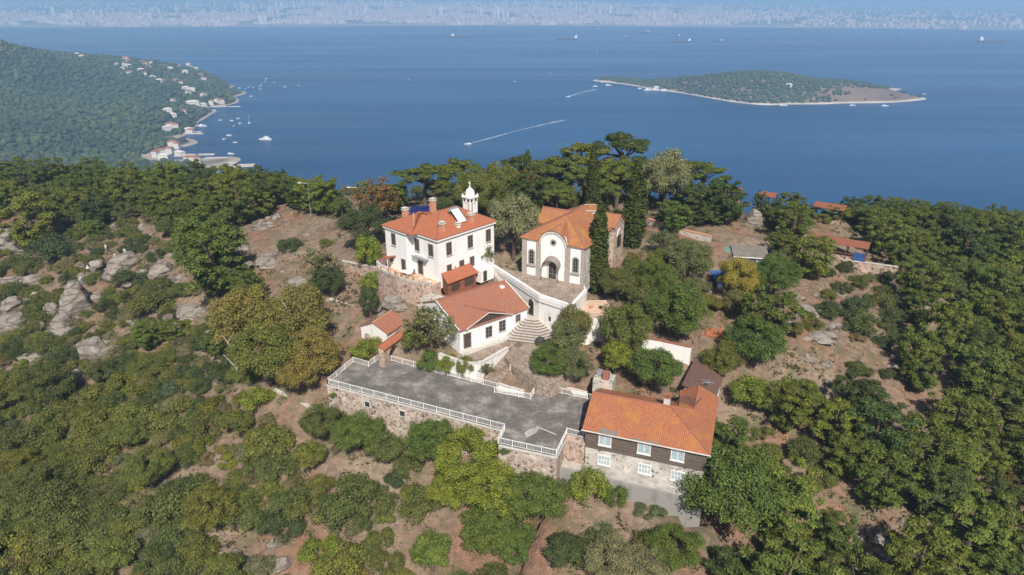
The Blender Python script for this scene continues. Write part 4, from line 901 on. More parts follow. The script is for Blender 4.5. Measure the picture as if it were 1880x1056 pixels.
# ---------------------------------------------------------------- little arched chapel building and gate
a = P(662, 600, 3.0); b_ = P(705, 611, 3.0); ang = math.degrees(math.atan2(b_[1] - a[1], b_[0] - a[0]))
ch = empty('arched_outbuilding', (a[0], a[1], 0), R(ang), 'small white outbuilding with blind arches and a two-tone tiled roof beside the gate', 'outbuilding')
Wc, Dc, ze, zr = 4.9, 6.2, 3.0, 4.25
MB().box(0, Wc, 0, Dc, -1, ze - .05).build('wall', M['white_old'], ch)
g = MB(); g.prism([(0, 0), (Wc, 0), (Wc, .25), (0, .25)], ze - .047, ze); g.poly([(0, 0, ze), (Wc, 0, ze), (Wc * .5, 0, zr - .1)]); g.poly([(0, .25, ze), (Wc, .25, ze), (Wc * .5, .25, zr - .1)][::-1]); g.build('gable', M['white_old'], ch)
rf = MB(); roofslab(rf, [(Wc / 2, -.1, zr), (Wc + .3, -.1, ze), (Wc + .3, Dc + 1.5, ze), (Wc / 2, Dc + 1.5, zr)][::-1] if False else [(Wc / 2, -.1, zr), (Wc + .3, -.1, ze), (Wc + .3, Dc + 1.5, ze), (Wc / 2, Dc + 1.5, zr)]); ro = rf.build('roof', M['tile_old'], ch)
rf = MB(); roofslab(rf, [(-.3, -.1, ze), (Wc / 2, -.1, zr), (Wc / 2, Dc + 1.5, zr), (-.3, Dc + 1.5, ze)]); rf.build('roof', M['tile_grey'], ch)
ridge(ch, [((Wc / 2, -.1, zr + .05), (Wc / 2, Dc + 1.5, zr + .05))], 'terracotta', .1)
for cx in (1.25, 3.3):
    mb = MB(); pts_ = [(cx - .65, .6)] + [(cx - .65 * math.cos(t_), 1.5 + .65 * math.sin(t_)) for t_ in [math.pi * i / 8 for i in range(9)]] + [(cx + .65, .6)]
    mb.poly([(x, -.03, z) for x, z in pts_]); mb.poly([(x, .02, z) for x, z in pts_[::-1]])
    mb.build('blind_arch', M['stone_pink'], ch)
gt = empty('stone_gate', (-18.9, 86.6, 0), R(63), 'pink stone gateway arch with sloping red tile cap beside the deck corner', 'gate')
def archwall(mb, x0, x1, y0, y1, z0, z1, cx, r_, zs, k=12):
    """wall with an arched opening (faces at y0 and y1)"""
    for y, fl in ((y0, 0), (y1, 1)):
        def pp(q): mb.poly([(x, y, z) for x, z in (q[::-1] if fl else q)])
        pp([(x0, z0), (cx - r_, z0), (cx - r_, zs), (x0, zs)]); pp([(cx + r_, z0), (x1, z0), (x1, zs), (cx + r_, zs)])
        for i in range(k):
            t0, t1 = math.pi * (1 - i / k), math.pi * (1 - (i + 1) / k)
            A_, B_ = (cx + r_ * math.cos(t0), zs + r_ * math.sin(t0)), (cx + r_ * math.cos(t1), zs + r_ * math.sin(t1))
            pp([A_, B_, (B_[0], z1), (A_[0], z1)])
        pp([(x0, zs), (cx - r_, zs), (cx - r_, z1), (x0, z1)]); pp([(cx + r_, zs), (x1, zs), (x1, z1), (cx + r_, z1)])
    for i in range(k):
        t0, t1 = math.pi * i / k, math.pi * (i + 1) / k
        mb.poly([(cx + r_ * math.cos(t0), y0, zs + r_ * math.sin(t0)), (cx + r_ * math.cos(t0), y1, zs + r_ * math.sin(t0)), (cx + r_ * math.cos(t1), y1, zs + r_ * math.sin(t1)), (cx + r_ * math.cos(t1), y0, zs + r_ * math.sin(t1))])
    for x in (cx - r_, cx + r_): mb.poly([(x, y0, z0), (x, y1, z0), (x, y1, zs), (x, y0, zs)])
    mb.poly([(x0, y0, z1), (x1, y0, z1), (x1, y1, z1), (x0, y1, z1)])
    mb.poly([(x0, y0, z0), (x0, y0, z1), (x0, y1, z1), (x0, y1, z0)]); mb.poly([(x1, y0, z0), (x1, y1, z0), (x1, y1, z1), (x1, y0, z1)])
    return mb
archwall(MB(), 0, 5.2, -.45, .45, -1, 3.1, 2.5, 1.15, 1.3).build('arch_wall', M['stone_pink'], gt)
rf = MB(); roofslab(rf, [(-.2, -.75, 3.12), (5.4, -.75, 3.12), (5.4, .1, 3.6), (-.2, .1, 3.6)]); roofslab(rf, [(-.2, .1, 3.6), (5.4, .1, 3.6), (5.4, .8, 3.2), (-.2, .8, 3.2)]); rf.build('tile_cap', M['tile_red'], gt)

# ---------------------------------------------------------------- white monastery house
hs = empty('white_house', (*HO, 0), R(HA), 'tall white two-storey house with hipped red roof, solar heater and bell turret', 'house')
zb, ze, zr = 7.2, 15.55, 18.1
XM, YM = -8.8, 12.4
MB().box(XM, 0, 0, YM, zb, ze - .45).build('wall', M['white'], hs)
MB().box(-11.5, -6.1, -1.2, 8, zb, ze - .453).build('wing_wall', M['white'], hs)
cm = MB().box(XM - .25, .28, -.28, YM + .25, ze - .447, ze - .03); cm.box(-11.75, -5.85, -1.45, 8.25, ze - .444, ze - .027); cm.build('cornice', M['white_paint'], hs)
MB().box(XM - .1, .12, -.12, YM + .1, ze - .6, ze - .45).box(-11.6, -6.0, -1.3, 8.1, ze - .603, ze - .456).build('cornice_moulding', M['zinc'], hs)
def hip(mb, x0, x1, y0, y1, z, zt, axis, inset, ov=.35, th=.1):
    x0 -= ov; x1 += ov; y0 -= ov; y1 += ov
    if axis == 'y':
        xm = (x0 + x1) / 2; a, b_ = (xm, y0 + inset, zt), (xm, y1 - inset, zt)
        F = [[(x0, y0, z), (x1, y0, z), a], [(x1, y0, z), (x1, y1, z), b_, a], [(x1, y1, z), (x0, y1, z), b_], [(x0, y1, z), (x0, y0, z), a, b_]]
        E = [(a, b_), (a, (x0, y0, z)), (a, (x1, y0, z)), (b_, (x0, y1, z)), (b_, (x1, y1, z))]
    else:
        ym = (y0 + y1) / 2; a, b_ = (x0 + inset, ym, zt), (x1 - inset, ym, zt)
        F = [[(x0, y0, z), (x1, y0, z), b_, a], [(x1, y0, z), (x1, y1, z), b_], [(x1, y1, z), (x0, y1, z), a, b_], [(x0, y1, z), (x0, y0, z), a]]
        E = [(a, b_), (a, (x0, y0, z)), (a, (x0, y1, z)), (b_, (x1, y0, z)), (b_, (x1, y1, z))]
    for f in F: roofslab(mb, f, th)
    return E
rf = MB(); E1 = hip(rf, XM, 0, 0, YM, ze, zr, 'y', 4.7); E2 = hip(rf, -11.5, -4.5, -1.2, 8, ze + .004, ze + 1.9, 'x', 4.3)
ro = rf.build('roof', M['tile_red'], hs); ridge(ro, E1 + [E2[1], E2[2]], 'tile_old', .1)
for a, z in ((-10.1, 12.5), (-9.0, 8.6)): pass
window(hs, '-y', -1.2, -9.3, 12.7, .9, 1.85, shutters='dark_wood'); window(hs, '-y', 0, -4.9, 12.5, .95, 1.85, shutters='dark_wood'); window(hs, '-y', 0, -1.55, 12.4, .95, 1.85, shutters='dark_wood')
door(hs, '-y', 0, -4.3, 8.55, 1.05, 2.2); door(hs, '-y', 0, -5.2 - 2.4 + 0.0, 8.55, .9, 2.1) if False else None
window(hs, '-y', -1.2, -10.2, 9.6, .5, .6)
door(hs, '-y', -1.2, -7.1, 8.55, .9, 2.1)
for a in (2.3, 6.9, 11.0): window(hs, '+x', 0, a, 12.4, .95, 1.95, shutters='dark_wood')
for a in (2.2, 4.9, 7.2): window(hs, '+x', 0, a, 8.9, .85, 1.75, shutters='dark_wood')
mb = MB(); mb.box(-5.6, -2.2, -.75, -.03, 11.55, 11.63); mb.box(-5.6, -2.2, -.78, -.75, 11.45, 11.7); mb.build('thin_canopy', M['zinc'], hs)
# porch with red roof at the wing
rf = MB(); roofslab(rf, [(-11.9, -3.1, 10.0), (-9.0, -3.1, 10.9), (-9.0, -1.22, 10.9), (-11.9, -1.22, 10.0)]); pr = rf.build('porch_roof', M['tile_red'], hs)
MB().prism([(-12.0, -3.0), (-11.75, -3.0), (-11.75, -1.21), (-12.0, -1.21)], 8, 9.85).prism([(-11.7, -3.0), (-9.1, -3.0), (-9.1, -2.85), (-11.7, -2.85)], 8, 9.3).build('porch_wall', M['white'], hs)
MB().tube((-9.1, -2.9, 8.4), (-9.1, -2.9, 10.7), .06).build('porch_post', M['white_paint'], hs)
# roofed lean-to in red boards against the right side
rf = MB(); roofslab(rf, [(.03, .5, 9.75), (2.5, -.4, 8.95), (2.5, 6.2, 8.95), (.03, 6.6, 9.75)]); sr = rf.build('lean_to_roof', M['tile_red'], hs)
MB().prism([(.02, .7), (2.2, -.1), (2.2, 5.95), (.02, 6.3)], 6.6, 8.9).build('lean_to_wall', M['red_wood'], hs)
for q in ((.6, 2.3), (3.4, 5.4)): MB().box(2.19, 2.26, q[0], q[1], 7.2, 8.6).build('lean_to_door', M['dark_wood'], hs)
MB().tube((.6, 3.0, 9.2), (.6, 3.0, 10.4), .12).build('stove_pipe', M['zinc'], hs)
MB().box(.02, 2.6, 6.65, 9.6, 6.9, 9.0).build('white_outhouse', M['white'], hs)
MB().box(2.59, 2.64, 7.2, 8.0, 7.0, 8.8).build('outhouse_door', M['iron'], hs)
# chimneys: positions found on the roof by sight
for q in ((-.9, 1.9), (-1.0, 8.2)): chimney(hs, q[0], q[1], ze + .1, ze + 1.75, .7)
chimney(hs, -9.9, 1.9, ze + .7, ze + 2.15, .75); chimney(hs, -8.7, 6.8, ze + .9, ze + 2.9, .8)
chimney(hs, -.8, 5.1, ze + .2, ze + .9, .6, 'white')
MB().tube((-5.9, .4, ze + .3), (-5.9, .4, ze + 2.9), .04).build('lightning_rod', M['coping'], hs)
# solar heater
sl = empty('solar_water_heater', (0, 0, 0)); sl.parent = hs; tag(sl, None)
col.objects.unlink(sl); bpy.data.objects.remove(sl)
kx = (zr - ze) / 4.75
def rz_(x): return ze + (-x + .35) * kx if x > -4.4 else zr
px0 = []
sm = MB(); x0, x1, y0, y1 = -2.9, -1.0, 5.6, 7.2
sm.poly([(x1, y0, rz_(x1) + .35), (x1, y1, rz_(x1) + .35), (x0, y1, rz_(x0) + 1.0), (x0, y0, rz_(x0) + 1.0)]); sm.poly([(x1, y0, rz_(x1) + .28), (x0, y0, rz_(x0) + .93), (x0, y1, rz_(x0) + .93), (x1, y1, rz_(x1) + .28)])
so = sm.build('solar_panel', M['panel'], hs)
fm = MB()
for y in (y0 - .1, y1 + .1):
    fm.tube((x1 + .1, y, rz_(x1) + .3), (x0, y, rz_(x0) + .97), .06); fm.tube((x0, y, rz_(x0)), (x0, y, rz_(x0) + 1.0), .05)
fm.build('frame', M['iron'], so)
MB().tube((x0 - .3, y0 - .2, rz_(x0) + .9), (x0 - .3, y1 + .2, rz_(x0) + .9), .3, .3, 10).build('water_tank', M['zinc'], so)
# bell turret behind the ridge
bx, by, bz = -4.3, 11.2, ze + .45
mb = MB(); r_ = .86
for sx in (-1, 1):
    for sy in (-1, 1): mb.box(bx + sx * r_ - (.36 if sx > 0 else 0) * 1 - (0 if sx > 0 else 0), bx + sx * r_ + (.36 if sx < 0 else 0), by + sy * r_ - (.36 if sy > 0 else 0), by + sy * r_ + (.36 if sy < 0 else 0), bz, bz + 3.0)
mb.box(bx - r_, bx + r_, by - r_, by + r_, bz - .9, bz + .55)
for sx in (-1, 0, 1): pass
mb.box(bx - .15, bx + .15, by - r_, by - r_ + .18, bz + .55, bz + 3); mb.box(bx - .15, bx + .15, by + r_ - .18, by + r_, bz + .55, bz + 3)
mb.box(bx - r_, bx - r_ + .18, by - .15, by + .15, bz + .55, bz + 3); mb.box(bx + r_ - .18, bx + r_, by - .15, by + .15, bz + .55, bz + 3)
mb.box(bx - r_ + .003, bx + r_ - .003, by - r_ + .003, by + r_ - .003, bz + 2.25, bz + 3.0)
tw_ = mb.build('bell_turret', M['white'], hs)
k = MB().box(bx - r_ - .15, bx + r_ + .15, by - r_ - .15, by + r_ + .15, bz + 3.0, bz + 3.2)
for sx in (-1, 1):
    for sy in (-1, 1): k.lathe((bx + sx * r_, by + sy * r_, bz + 3.2), [(.17, 0), (.14, .25), (.05, .4), (0, .55)], 8)
for f_ in ('-y', '+x', '+y', '-x'):
    off = {'-y': by - r_, '+y': by + r_, '+x': bx + r_, '-x': bx - r_}[f_]; ce = bx if f_ in ('-y', '+y') else by
k.build('turret_cornice', M['white_paint'], tw_)
dm = MB().lathe((bx, by, bz + 3.2), [(.85, 0), (.85, .25), (.8, .6), (.66, .95), (.42, 1.25), (.16, 1.42), (.14, 1.65), (0, 1.7)], 16); dm.build('dome', M['white_old'], tw_)
MB().box(bx - .05, bx + .05, by - .05, by + .05, bz + 4.85, bz + 5.7).box(bx - .27, bx + .27, by - .045, by + .045, bz + 5.3, bz + 5.42).build('cross', M['white_paint'], tw_)
for s_ in (-.46, .46):
    MB().tube((bx + s_, by - r_ - .02, bz + 2.62), (bx + s_, by - r_ + .01, bz + 2.62), .26, .26, 10).build('round_opening', M['iron'], tw_); MB().tube((bx + r_ - .01, by + s_, bz + 2.62), (bx + r_ + .02, by + s_, bz + 2.62), .26, .26, 10).build('round_opening', M['iron'], tw_)
MB().lathe((bx, by, bz + .9), [(.42, 0), (.36, .12), (.24, .55), (.1, .7), (0, .72)], 10).build('bell', M['iron'], tw_)

# house terrace: stone bastion, tiled floor, parapet, railing
ht = empty('house_terrace', (*HO, 0), R(HA), 'stone bastion with terracotta-paved terrace and flower pots in front of the white house', 'terrace')
c2, s2 = math.cos(R(HA)), math.sin(R(HA))
def toH(p_): x, y = p_[0] - HO[0], p_[1] - HO[1]; return (c2 * x + s2 * y, -s2 * x + c2 * y)
hl = [toH(q) for q in HT]
MB().prism(hl, 1.8, 8.35).build('bastion_wall', M['stone_pink'], ht)
MB().prism(offs(hl, -.15), 8.353, 8.43).build('floor', M['terra_floor'], ht)
mb = MB()
for a, b_ in zip(hl[:5], hl[1:5]):
    d = (Vector(b_) - Vector(a)).normalized(); n_ = Vector((d.y, -d.x)) * .15; a2, b2 = Vector(a) - n_ * .9, Vector(b_) - n_ * .9
    mb.prism([tuple(a2 - n_), tuple(b2 - n_), tuple(b2 + n_), tuple(a2 + n_)], 8.356, 8.75)
mb.build('parapet', M['stone_grey'], ht)
mb = MB()
for a, b_ in zip(hl[:5], hl[1:5]):
    for t_ in np.linspace(0, 1, 4)[:3]:
        p_ = Vector(a).lerp(Vector(b_), t_); mb.tube((p_.x, p_.y + .15, 8.7), (p_.x, p_.y + .15, 9.45), .03, .03, 4)
    mb.tube((a[0], a[1] + .15, 9.42), (b_[0], b_[1] + .15, 9.42), .03, .03, 4)
mb.build('iron_rail', M['iron'], ht)
for i, t_ in enumerate((.1, .25, .42, .55, .68, .8)):
    q = Vector(hl[1]).lerp(Vector(hl[3]), t_); o = MB().lathe((0, 0, 0), [(.13, 0), (.22, .35), (.24, .38), (.2, .36), (0, .3)], 10).build('flower_pot', M['terracotta'], None, (*fH(q.x, q.y + .05), 8.755))
    tag(o, 'terracotta flower pot on the parapet of the house terrace', 'flower pot', 'flower pots along the terrace parapet')
tt = empty('terrace_table', (*fH(-5.6, -2.0), 8.43), R(HA), 'white oblong table set out on the terracotta terrace of the white house', 'table')
MB().box(-1.0, 1.0, -.45, .45, .7, .76).build('tabletop', M['white_paint'], tt)
for sx in (-.85, .85):
    for sy in (-.35, .35): MB().box(sx - .04, sx + .04, sy - .04, sy + .04, 0, .697).build('leg', M['zinc'], tt)
for i, (x, y) in enumerate([(-6.6, -1.0), (-5.2, -.9)]):
    cc = empty('terrace_chair', (*fH(x, y), 8.43), R(HA), ['chair on the terrace nearer the porch', 'chair on the terrace nearer the house door'][i], 'chair', 'chairs on the house terrace')
    MB().box(-.25, .25, -.25, .25, .42, .47).build('seat', M['window_frame'], cc); MB().box(-.25, .25, .22, .26, .47, .95).build('backrest', M['window_frame'], cc)
    for sx in (-.22, .22):
        for sy in (-.22, .22): MB().box(sx - .025, sx + .025, sy - .025, sy + .025, 0, .417).build('leg', M['iron'], cc)
# lower mossy bastion with satellite dishes
lbst = [fH(.3, -4.2), fH(3.6, -3.0), fH(3.2, -1.1), fH(.25, -1.9)]
tag(MB().prism(rel(lbst, lbst[0]), 2, 7.2).build('stone_ledge', M['stone_grey'], None, (*lbst[0], 0)), 'grey stone ledge carrying the satellite dishes above the long roof', 'ledge')
for px, py, lab in ((773, 516, 'white satellite dish nearer the house terrace rail'), (788, 522, 'white satellite dish nearer the red-boarded lean-to')):
    x, y, z = P(px, py, 8.0); dsh = empty('satellite_dish', (x, y, 7.15), 0, lab, 'satellite dish', 'satellite dishes on the stone ledge')
    MB().tube((0, 0, 0), (0, 0, .9), .05).build('mast', M['zinc'], dsh)
    o = MB().lathe((0, 0, 0), [(0, 0), (.3, .04), (.5, .14), (.5, .17), (.3, .07), (0, .03)], 14).build('reflector', M['white_paint'], dsh); o.location = (0, -.1, .95); o.rotation_euler = (R(62), 0, R(10))
    MB().tube((0, -.1, .9), (.1, -.6, 1.25), .025, .025, 4).build('feed_arm', M['zinc'], dsh)

# ---------------------------------------------------------------- church
cu = empty('church', (*CO, 0), R(CA), 'white-fronted stone church with arched gable, three grey pilasters and an orange tiled cross roof', 'church')
zb, ze, zr = 6.5, 14.25, 17.3; W_, D_ = 10.8, 16.0
MB().box(0, W_, .12, D_, zb, ze - .12).build('wall', M['stone_grey'], cu)
cxa, ra = 5.45, 2.12
mb = MB(); mb.box(.85, 2.5, -.0, .12, 8, ze - .15); mb.box(8.45, 10.3, 0, .12, 8, ze - .15)
prf = [(cxa - ra, 8.0), (cxa + ra, 8.0), (cxa + ra, 13.6)] + [(cxa + ra * math.cos(t_), 13.6 + ra * math.sin(t_)) for t_ in [math.pi * i / 14 for i in range(1, 14)]] + [(cxa - ra, 13.6)]
mb.poly([(x, -.02, z) for x, z in prf]); mb.poly([(x, .6, z) for x, z in prf[::-1]])
for (xa, za), (xb, zb_) in zip(prf, prf[1:] + prf[:1]): mb.poly([(xa, -.02, za), (xa, .6, za), (xb, .6, zb_), (xb, -.02, zb_)])
mb.build('white_facade', M['white'], cu)
for nm, a0, a1 in (('pilaster', -.02, .84), ('pilaster', 2.51, 3.32), ('pilaster', 7.59, 8.44), ('pilaster', 10.31, 10.83)):
    MB().box(a0, a1, -.14, .118, 7.9, ze - .12).build(nm, M['block'], cu)
rim = MB()
for i in range(16):
    t0, t1 = math.pi * i / 16, math.pi * (i + 1) / 16
    def rr(r_, t_, y): return (cxa + r_ * math.cos(t_), y, 13.6 + r_ * math.sin(t_))
    for A_ in ([rr(ra, t0, -.2), rr(ra, t1, -.2), rr(ra + .3, t1, -.2), rr(ra + .3, t0, -.2)], [rr(ra, t0, -.2), rr(ra, t0, .1), rr(ra, t1, .1), rr(ra, t1, -.2)], [rr(ra + .3, t0, -.2), rr(ra + .3, t1, -.2), rr(ra + .3, t1, .6), rr(ra + .3, t0, .6)]): rim.poly(A_)
rim.box(-.2, 3.0, -.25, .3, ze - .117, ze - .02); rim.box(7.9, W_ + .2, -.25, .3, ze - .117, ze - .02)
rim.build('arched_cornice', M['coping'], cu)
MB().tube((cxa + .05, -.02, 14.2), (cxa + .05, -.1, 14.2), .55, .55, 18).build('round_surround', M['block'], cu)
MB().tube((cxa + .05, -.1, 14.2), (cxa + .05, -.13, 14.2), .3, .3, 14).build('round_window', M['glass'], cu)
def arched(par, nm, x, z0, zs, r_, mat, yy, y2=.05):
    q = [(x - r_, z0), (x + r_, z0)] + [(x + r_ * math.cos(t_), zs + r_ * math.sin(t_)) for t_ in [math.pi * i / 10 for i in range(11)]]
    mb = MB().poly([(a, yy, z) for a, z in q]); mb.poly([(a, y2, z) for a, z in q[::-1]])
    for (xa, za), (xb, zb_) in zip(q, q[1:] + q[:1]): mb.poly([(xa, yy, za), (xa, y2, za), (xb, y2, zb_), (xb, yy, zb_)])
    return mb.build(nm, M[mat], par)
for x in (1.68, 9.4):
    sw = arched(cu, 'window_surround', x, 9.8, 11.9, .62, 'block', -.07)
    arched(sw, 'window', x, 10.05, 11.9, .38, 'glass', -.1)
    br_ = MB()
    for i in range(3): br_.box(x - .36, x + .36, -.13, -.11, 10.5 + i * .55, 10.54 + i * .55)
    br_.box(x - .02, x + .02, -.13, -.11, 10.1, 12.2); br_.build('window_bars', M['zinc'], sw)
    MB().box(x - .75, x + .75, -.3, -.04, 9.62, 9.79).build('sill', M['block'], sw)
dr = arched(cu, 'door_surround', cxa, 8.05, 10.2, .95, 'coping', -.07)
arched(dr, 'door', cxa, 8.1, 10.2, .62, 'iron', -.1); MB().box(cxa - .58, cxa + .58, -.14, -.11, 8.9, 8.95).box(cxa - .02, cxa + .02, -.14, -.11, 8.1, 10.7).build('door_bars', M['zinc'], dr)
cn = MB()
for i in range(12):
    t0, t1 = math.pi * i / 12, math.pi * (i + 1) / 12
    f = lambda r_, t_, y, dz: (cxa + r_ * math.cos(t_), y, 10.15 + dz + r_ * 1.0 * math.sin(t_))
    cn.poly([f(1.45, t0, -.05, .35), f(1.45, t1, -.05, .35), f(1.5, t1, -1.15, -.1), f(1.48, t0, -1.15, -.1)]); cn.poly([f(1.4, t0, -.05, .35), f(1.45, t0, -1.15, -.1), f(1.45, t1, -1.15, -.1), f(1.4, t1, -.05, .35)])
    cn.poly([f(1.45, t0, -1.15, -.1), f(1.48, t0, -1.15, -.1), f(1.5, t1, -1.15, -.1), f(1.45, t1, -1.15, -.1)])
cn.build('door_canopy', M['window_frame'], cu)
for sx in (-1, 1): MB().tube((cxa + sx * 1.46, -1.1, 8.0), (cxa + sx * 1.46, -1.1, 10.1), .05).build('canopy_post', M['iron'], cu)
# roof: hipped nave, side arms, rounded apse, barrel over the facade arch
rf = MB(); o_ = .3; ym0, ym1, xm = 5.0, 11.6, 5.5
roofslab(rf, [(-o_, -o_, ze), (2.95, -o_, ze), (3.0, .3, ze + .45), (7.9, .3, ze + .45), (7.95, -o_, ze), (W_ + o_, -o_, ze), (xm, ym0, zr)][::1])
roofslab(rf, [(W_ + o_, -o_, ze), (W_ + o_, D_ + o_, ze), (xm, ym1, zr), (xm, ym0, zr)])
roofslab(rf, [(W_ + o_, D_ + o_, ze), (-o_, D_ + o_, ze), (xm, ym1, zr)])
roofslab(rf, [(-o_, D_ + o_, ze), (-o_, -o_, ze), (xm, ym0, zr), (xm, ym1, zr)])
# barrel
N = 14
for i in range(N):
    t0, t1 = math.pi * i / N, math.pi * (i + 1) / N
    def bq(t_, y, s_): return (cxa + (ra + .42) * math.cos(t_), y, 13.6 + (ra + .42) * math.sin(t_) * s_)
    a_, b_ = bq(t0, -.32, 1), bq(t1, -.32, 1); ap = (cxa + .3, 4.0, 16.75)
    a2 = (a_[0] + (ap[0] - a_[0]) * .45, 1.6, a_[2] + .35); b2 = (b_[0] + (ap[0] - b_[0]) * .45, 1.6, b_[2] + .35)
    rf.poly([a_, b_, b2, a2]); rf.poly([a2, b2, ap])
# arms
def arm(x0, x1, yc, hw, z0, zt):
    a, b_, c1, c2_ = (x0, yc - hw, z0), (x0, yc + hw, z0), (x1, yc + hw, z0), (x1, yc - hw, z0)
    roofslab(rf, [a, c2_, (x1, yc, zt), (x0, yc, zt)][::-1] if x1 < x0 else [a, c2_, (x1, yc, zt), (x0, yc, zt)]); roofslab(rf, [b_, (x0, yc, zt), (x1, yc, zt), c1])
arm(xm, W_ + .9, 13.2, 2.6, ze + .25, ze + 1.75); arm(xm, -.9, 9.0, 2.4, ze + .45, ze + 2.5)
ro = rf.build('roof', M['tile_church'], cu)
ridge(ro, [((xm, ym0, zr), (xm, ym1, zr)), ((xm, ym0, zr), (-o_, -o_, ze)), ((xm, ym0, zr), (W_ + o_, -o_, ze)), ((xm, 9.0, ze + 2.5), (-.9, 9.0, ze + 2.5)), ((xm, 13.2, ze + 1.75), (W_ + .9, 13.2, ze + 1.75)), ((cxa + .3, 4.0, 16.8), (8.0, .2, 14.6))], 'tile_old', .12)
ad = MB()
for i in range(18):
    t0, t1 = 2 * math.pi * i / 18, 2 * math.pi * (i + 1) / 18
    ad.poly([(xm + 1.0 + 1.75 * math.cos(t0), 12.4 + 1.75 * math.sin(t0), ze + 1.0), (xm + 1.0 + 1.75 * math.cos(t1), 12.4 + 1.75 * math.sin(t1), ze + 1.0), (xm + 1.0 + 1.75 * math.cos(t1), 12.4 + 1.75 * math.sin(t1), zr - .55), (xm + 1.0 + 1.75 * math.cos(t0), 12.4 + 1.75 * math.sin(t0), zr - .55)])
dr_ = ad.build('crossing_drum', M['coping'], cu)
ad = MB()
for i in range(18):
    t0, t1 = 2 * math.pi * i / 18, 2 * math.pi * (i + 1) / 18
    ad.poly([(xm + 1.0 + 1.95 * math.cos(t0), 12.4 + 1.95 * math.sin(t0), zr - .57), (xm + 1.0 + 1.95 * math.cos(t1), 12.4 + 1.95 * math.sin(t1), zr - .57), (xm + 1.0, 12.4, zr + .02)])
ad.build('conical_roof', M['tile_church'], dr_)
rim = MB()
for i in range(18):
    t0, t1 = 2 * math.pi * i / 18, 2 * math.pi * (i + 1) / 18
    rim.tube((xm + 1.0 + 1.95 * math.cos(t0), 12.4 + 1.95 * math.sin(t0), zr - .58), (xm + 1.0 + 1.95 * math.cos(t1), 12.4 + 1.95 * math.sin(t1), zr - .58), .09, .09, 5)
rim.build('drum_rim', M['coping'], dr_)
mb = MB(); mb.box(W_ + .02, W_ + .7, 10.9, 15.5, zb, ze + .2); mb.poly([(W_ + .7, 10.9, ze + .2), (W_ + .7, 15.5, ze + .2), (W_ + .7, 13.2, ze + 1.65)]); mb.build('arm_wall', M['stone_pink'], cu)
aw = MB()
for s_, rr_ in ((0, 1.0), (1, 1.25)):
    for i in range(10):
        t0, t1 = math.pi * i / 10, math.pi * (i + 1) / 10
        aw.tube((W_ + .74, 13.2 + rr_ * math.cos(t0), 12.5 + rr_ * math.sin(t0)), (W_ + .74, 13.2 + rr_ * math.cos(t1), 12.5 + rr_ * math.sin(t1)), .08, .08, 4)
aw.build('arch_moulding', M['coping'], cu)
MB().box(W_ + .69, W_ + .75, 12.4, 14.0, 10.3, 12.5).build('window', M['glass'], cu)
MB().box(-.7, -.02, 6.8, 11.2, zb, ze + .3).build('arm_wall', M['stone_pink'], cu)

# church platform and its big white wall with the arched doorway
pf = empty('church_platform', (*CT[0], 0), 0, 'high white retaining wall with arched doorway carrying the worn stone church platform', 'platform')
cl = rel(CT, CT[0])
MB().prism(cl, .5, 7.7).build('retaining_wall', M['white_old'], pf)
MB().prism(offs(cl, -.35), 7.703, 8.0).build('platform_floor', M['paving'], pf)
mb = MB()
for a, b_ in zip(cl[:4], cl[1:4]):
    d = (Vector(b_) - Vector(a)).normalized(); n_ = Vector((d.y, -d.x)); a2, b2 = Vector(a) - n_ * .18, Vector(b_) - n_ * .18
    mb.prism([tuple(a2 - n_ * .2), tuple(b2 - n_ * .2), tuple(b2 + n_ * .24), tuple(a2 + n_ * .24)], 7.706, 8.35)
mb.build('parapet', M['white'], pf)
a, b_ = Vector(cl[0]), Vector(cl[1]); d = (b_ - a).normalized(); n_ = Vector((d.y, -d.x))
if n_.dot(-(Vector(cl[4]) - a)) < 0: n_ = -n_
best = min((abs(proj(CT[0][0] + (a + d * t_).x, CT[0][1] + (a + d * t_).y, 5.3)[0] - 976), t_) for t_ in np.arange(0, (b_ - a).length, .1))[1]
def wdoor(nm, r_, off, mat, z0=4.1, zs=6.1):
    q = [(-r_, z0), (r_, z0)] + [(r_ * math.cos(t_), zs + r_ * math.sin(t_)) for t_ in [math.pi * i / 10 for i in range(11)]]; mb = MB(); f = lambda s_, z, o2: ((a + d * (best + s_) + n_ * o2).x, (a + d * (best + s_) + n_ * o2).y, z)
    mb.poly([f(s_, z, off) for s_, z in q])
    for (xa, za), (xb, zb_) in zip(q, q[1:] + q[:1]): mb.poly([f(xa, za, off), f(xa, za, -.05), f(xb, zb_, -.05), f(xb, zb_, off)])
    return mb.build(nm, M[mat], pf)
wdoor('door_surround', .85, .05, 'coping'); wdoor('arched_door', .65, .09, 'iron')
a, b_ = Vector(cl[1]), Vector(cl[2]); d = (b_ - a).normalized(); n_ = Vector((d.y, -d.x)); n_ = n_ if n_.y < 0 else -n_
q = a + d * 2.1; mb = MB(); mb.prism([tuple(q - d * .2 - n_ * .02), tuple(q + d * .2 - n_ * .02), tuple(q + d * .2 + n_ * .05), tuple(q - d * .2 + n_ * .05)], 4.6, 5.3); mb.build('small_opening', M['iron'], pf)
mb = MB()
for (pa, pb, za, zb_) in ((cl[0], cl[1], 7.45, 7.2), (cl[1], cl[2], 7.2, 7.25)):
    pa, pb = Vector(pa), Vector(pb); d = (pb - pa).normalized(); n2 = Vector((d.y, -d.x)); n2 = n2 if n2.y < 0 or n2.x < 0 else -n2; pa += n2 * .08; pb += n2 * .08
    mb.tube((pa.x, pa.y, za), (pb.x, pb.y, zb_), .06)
mb.build('drain_pipe', M['zinc'], pf)
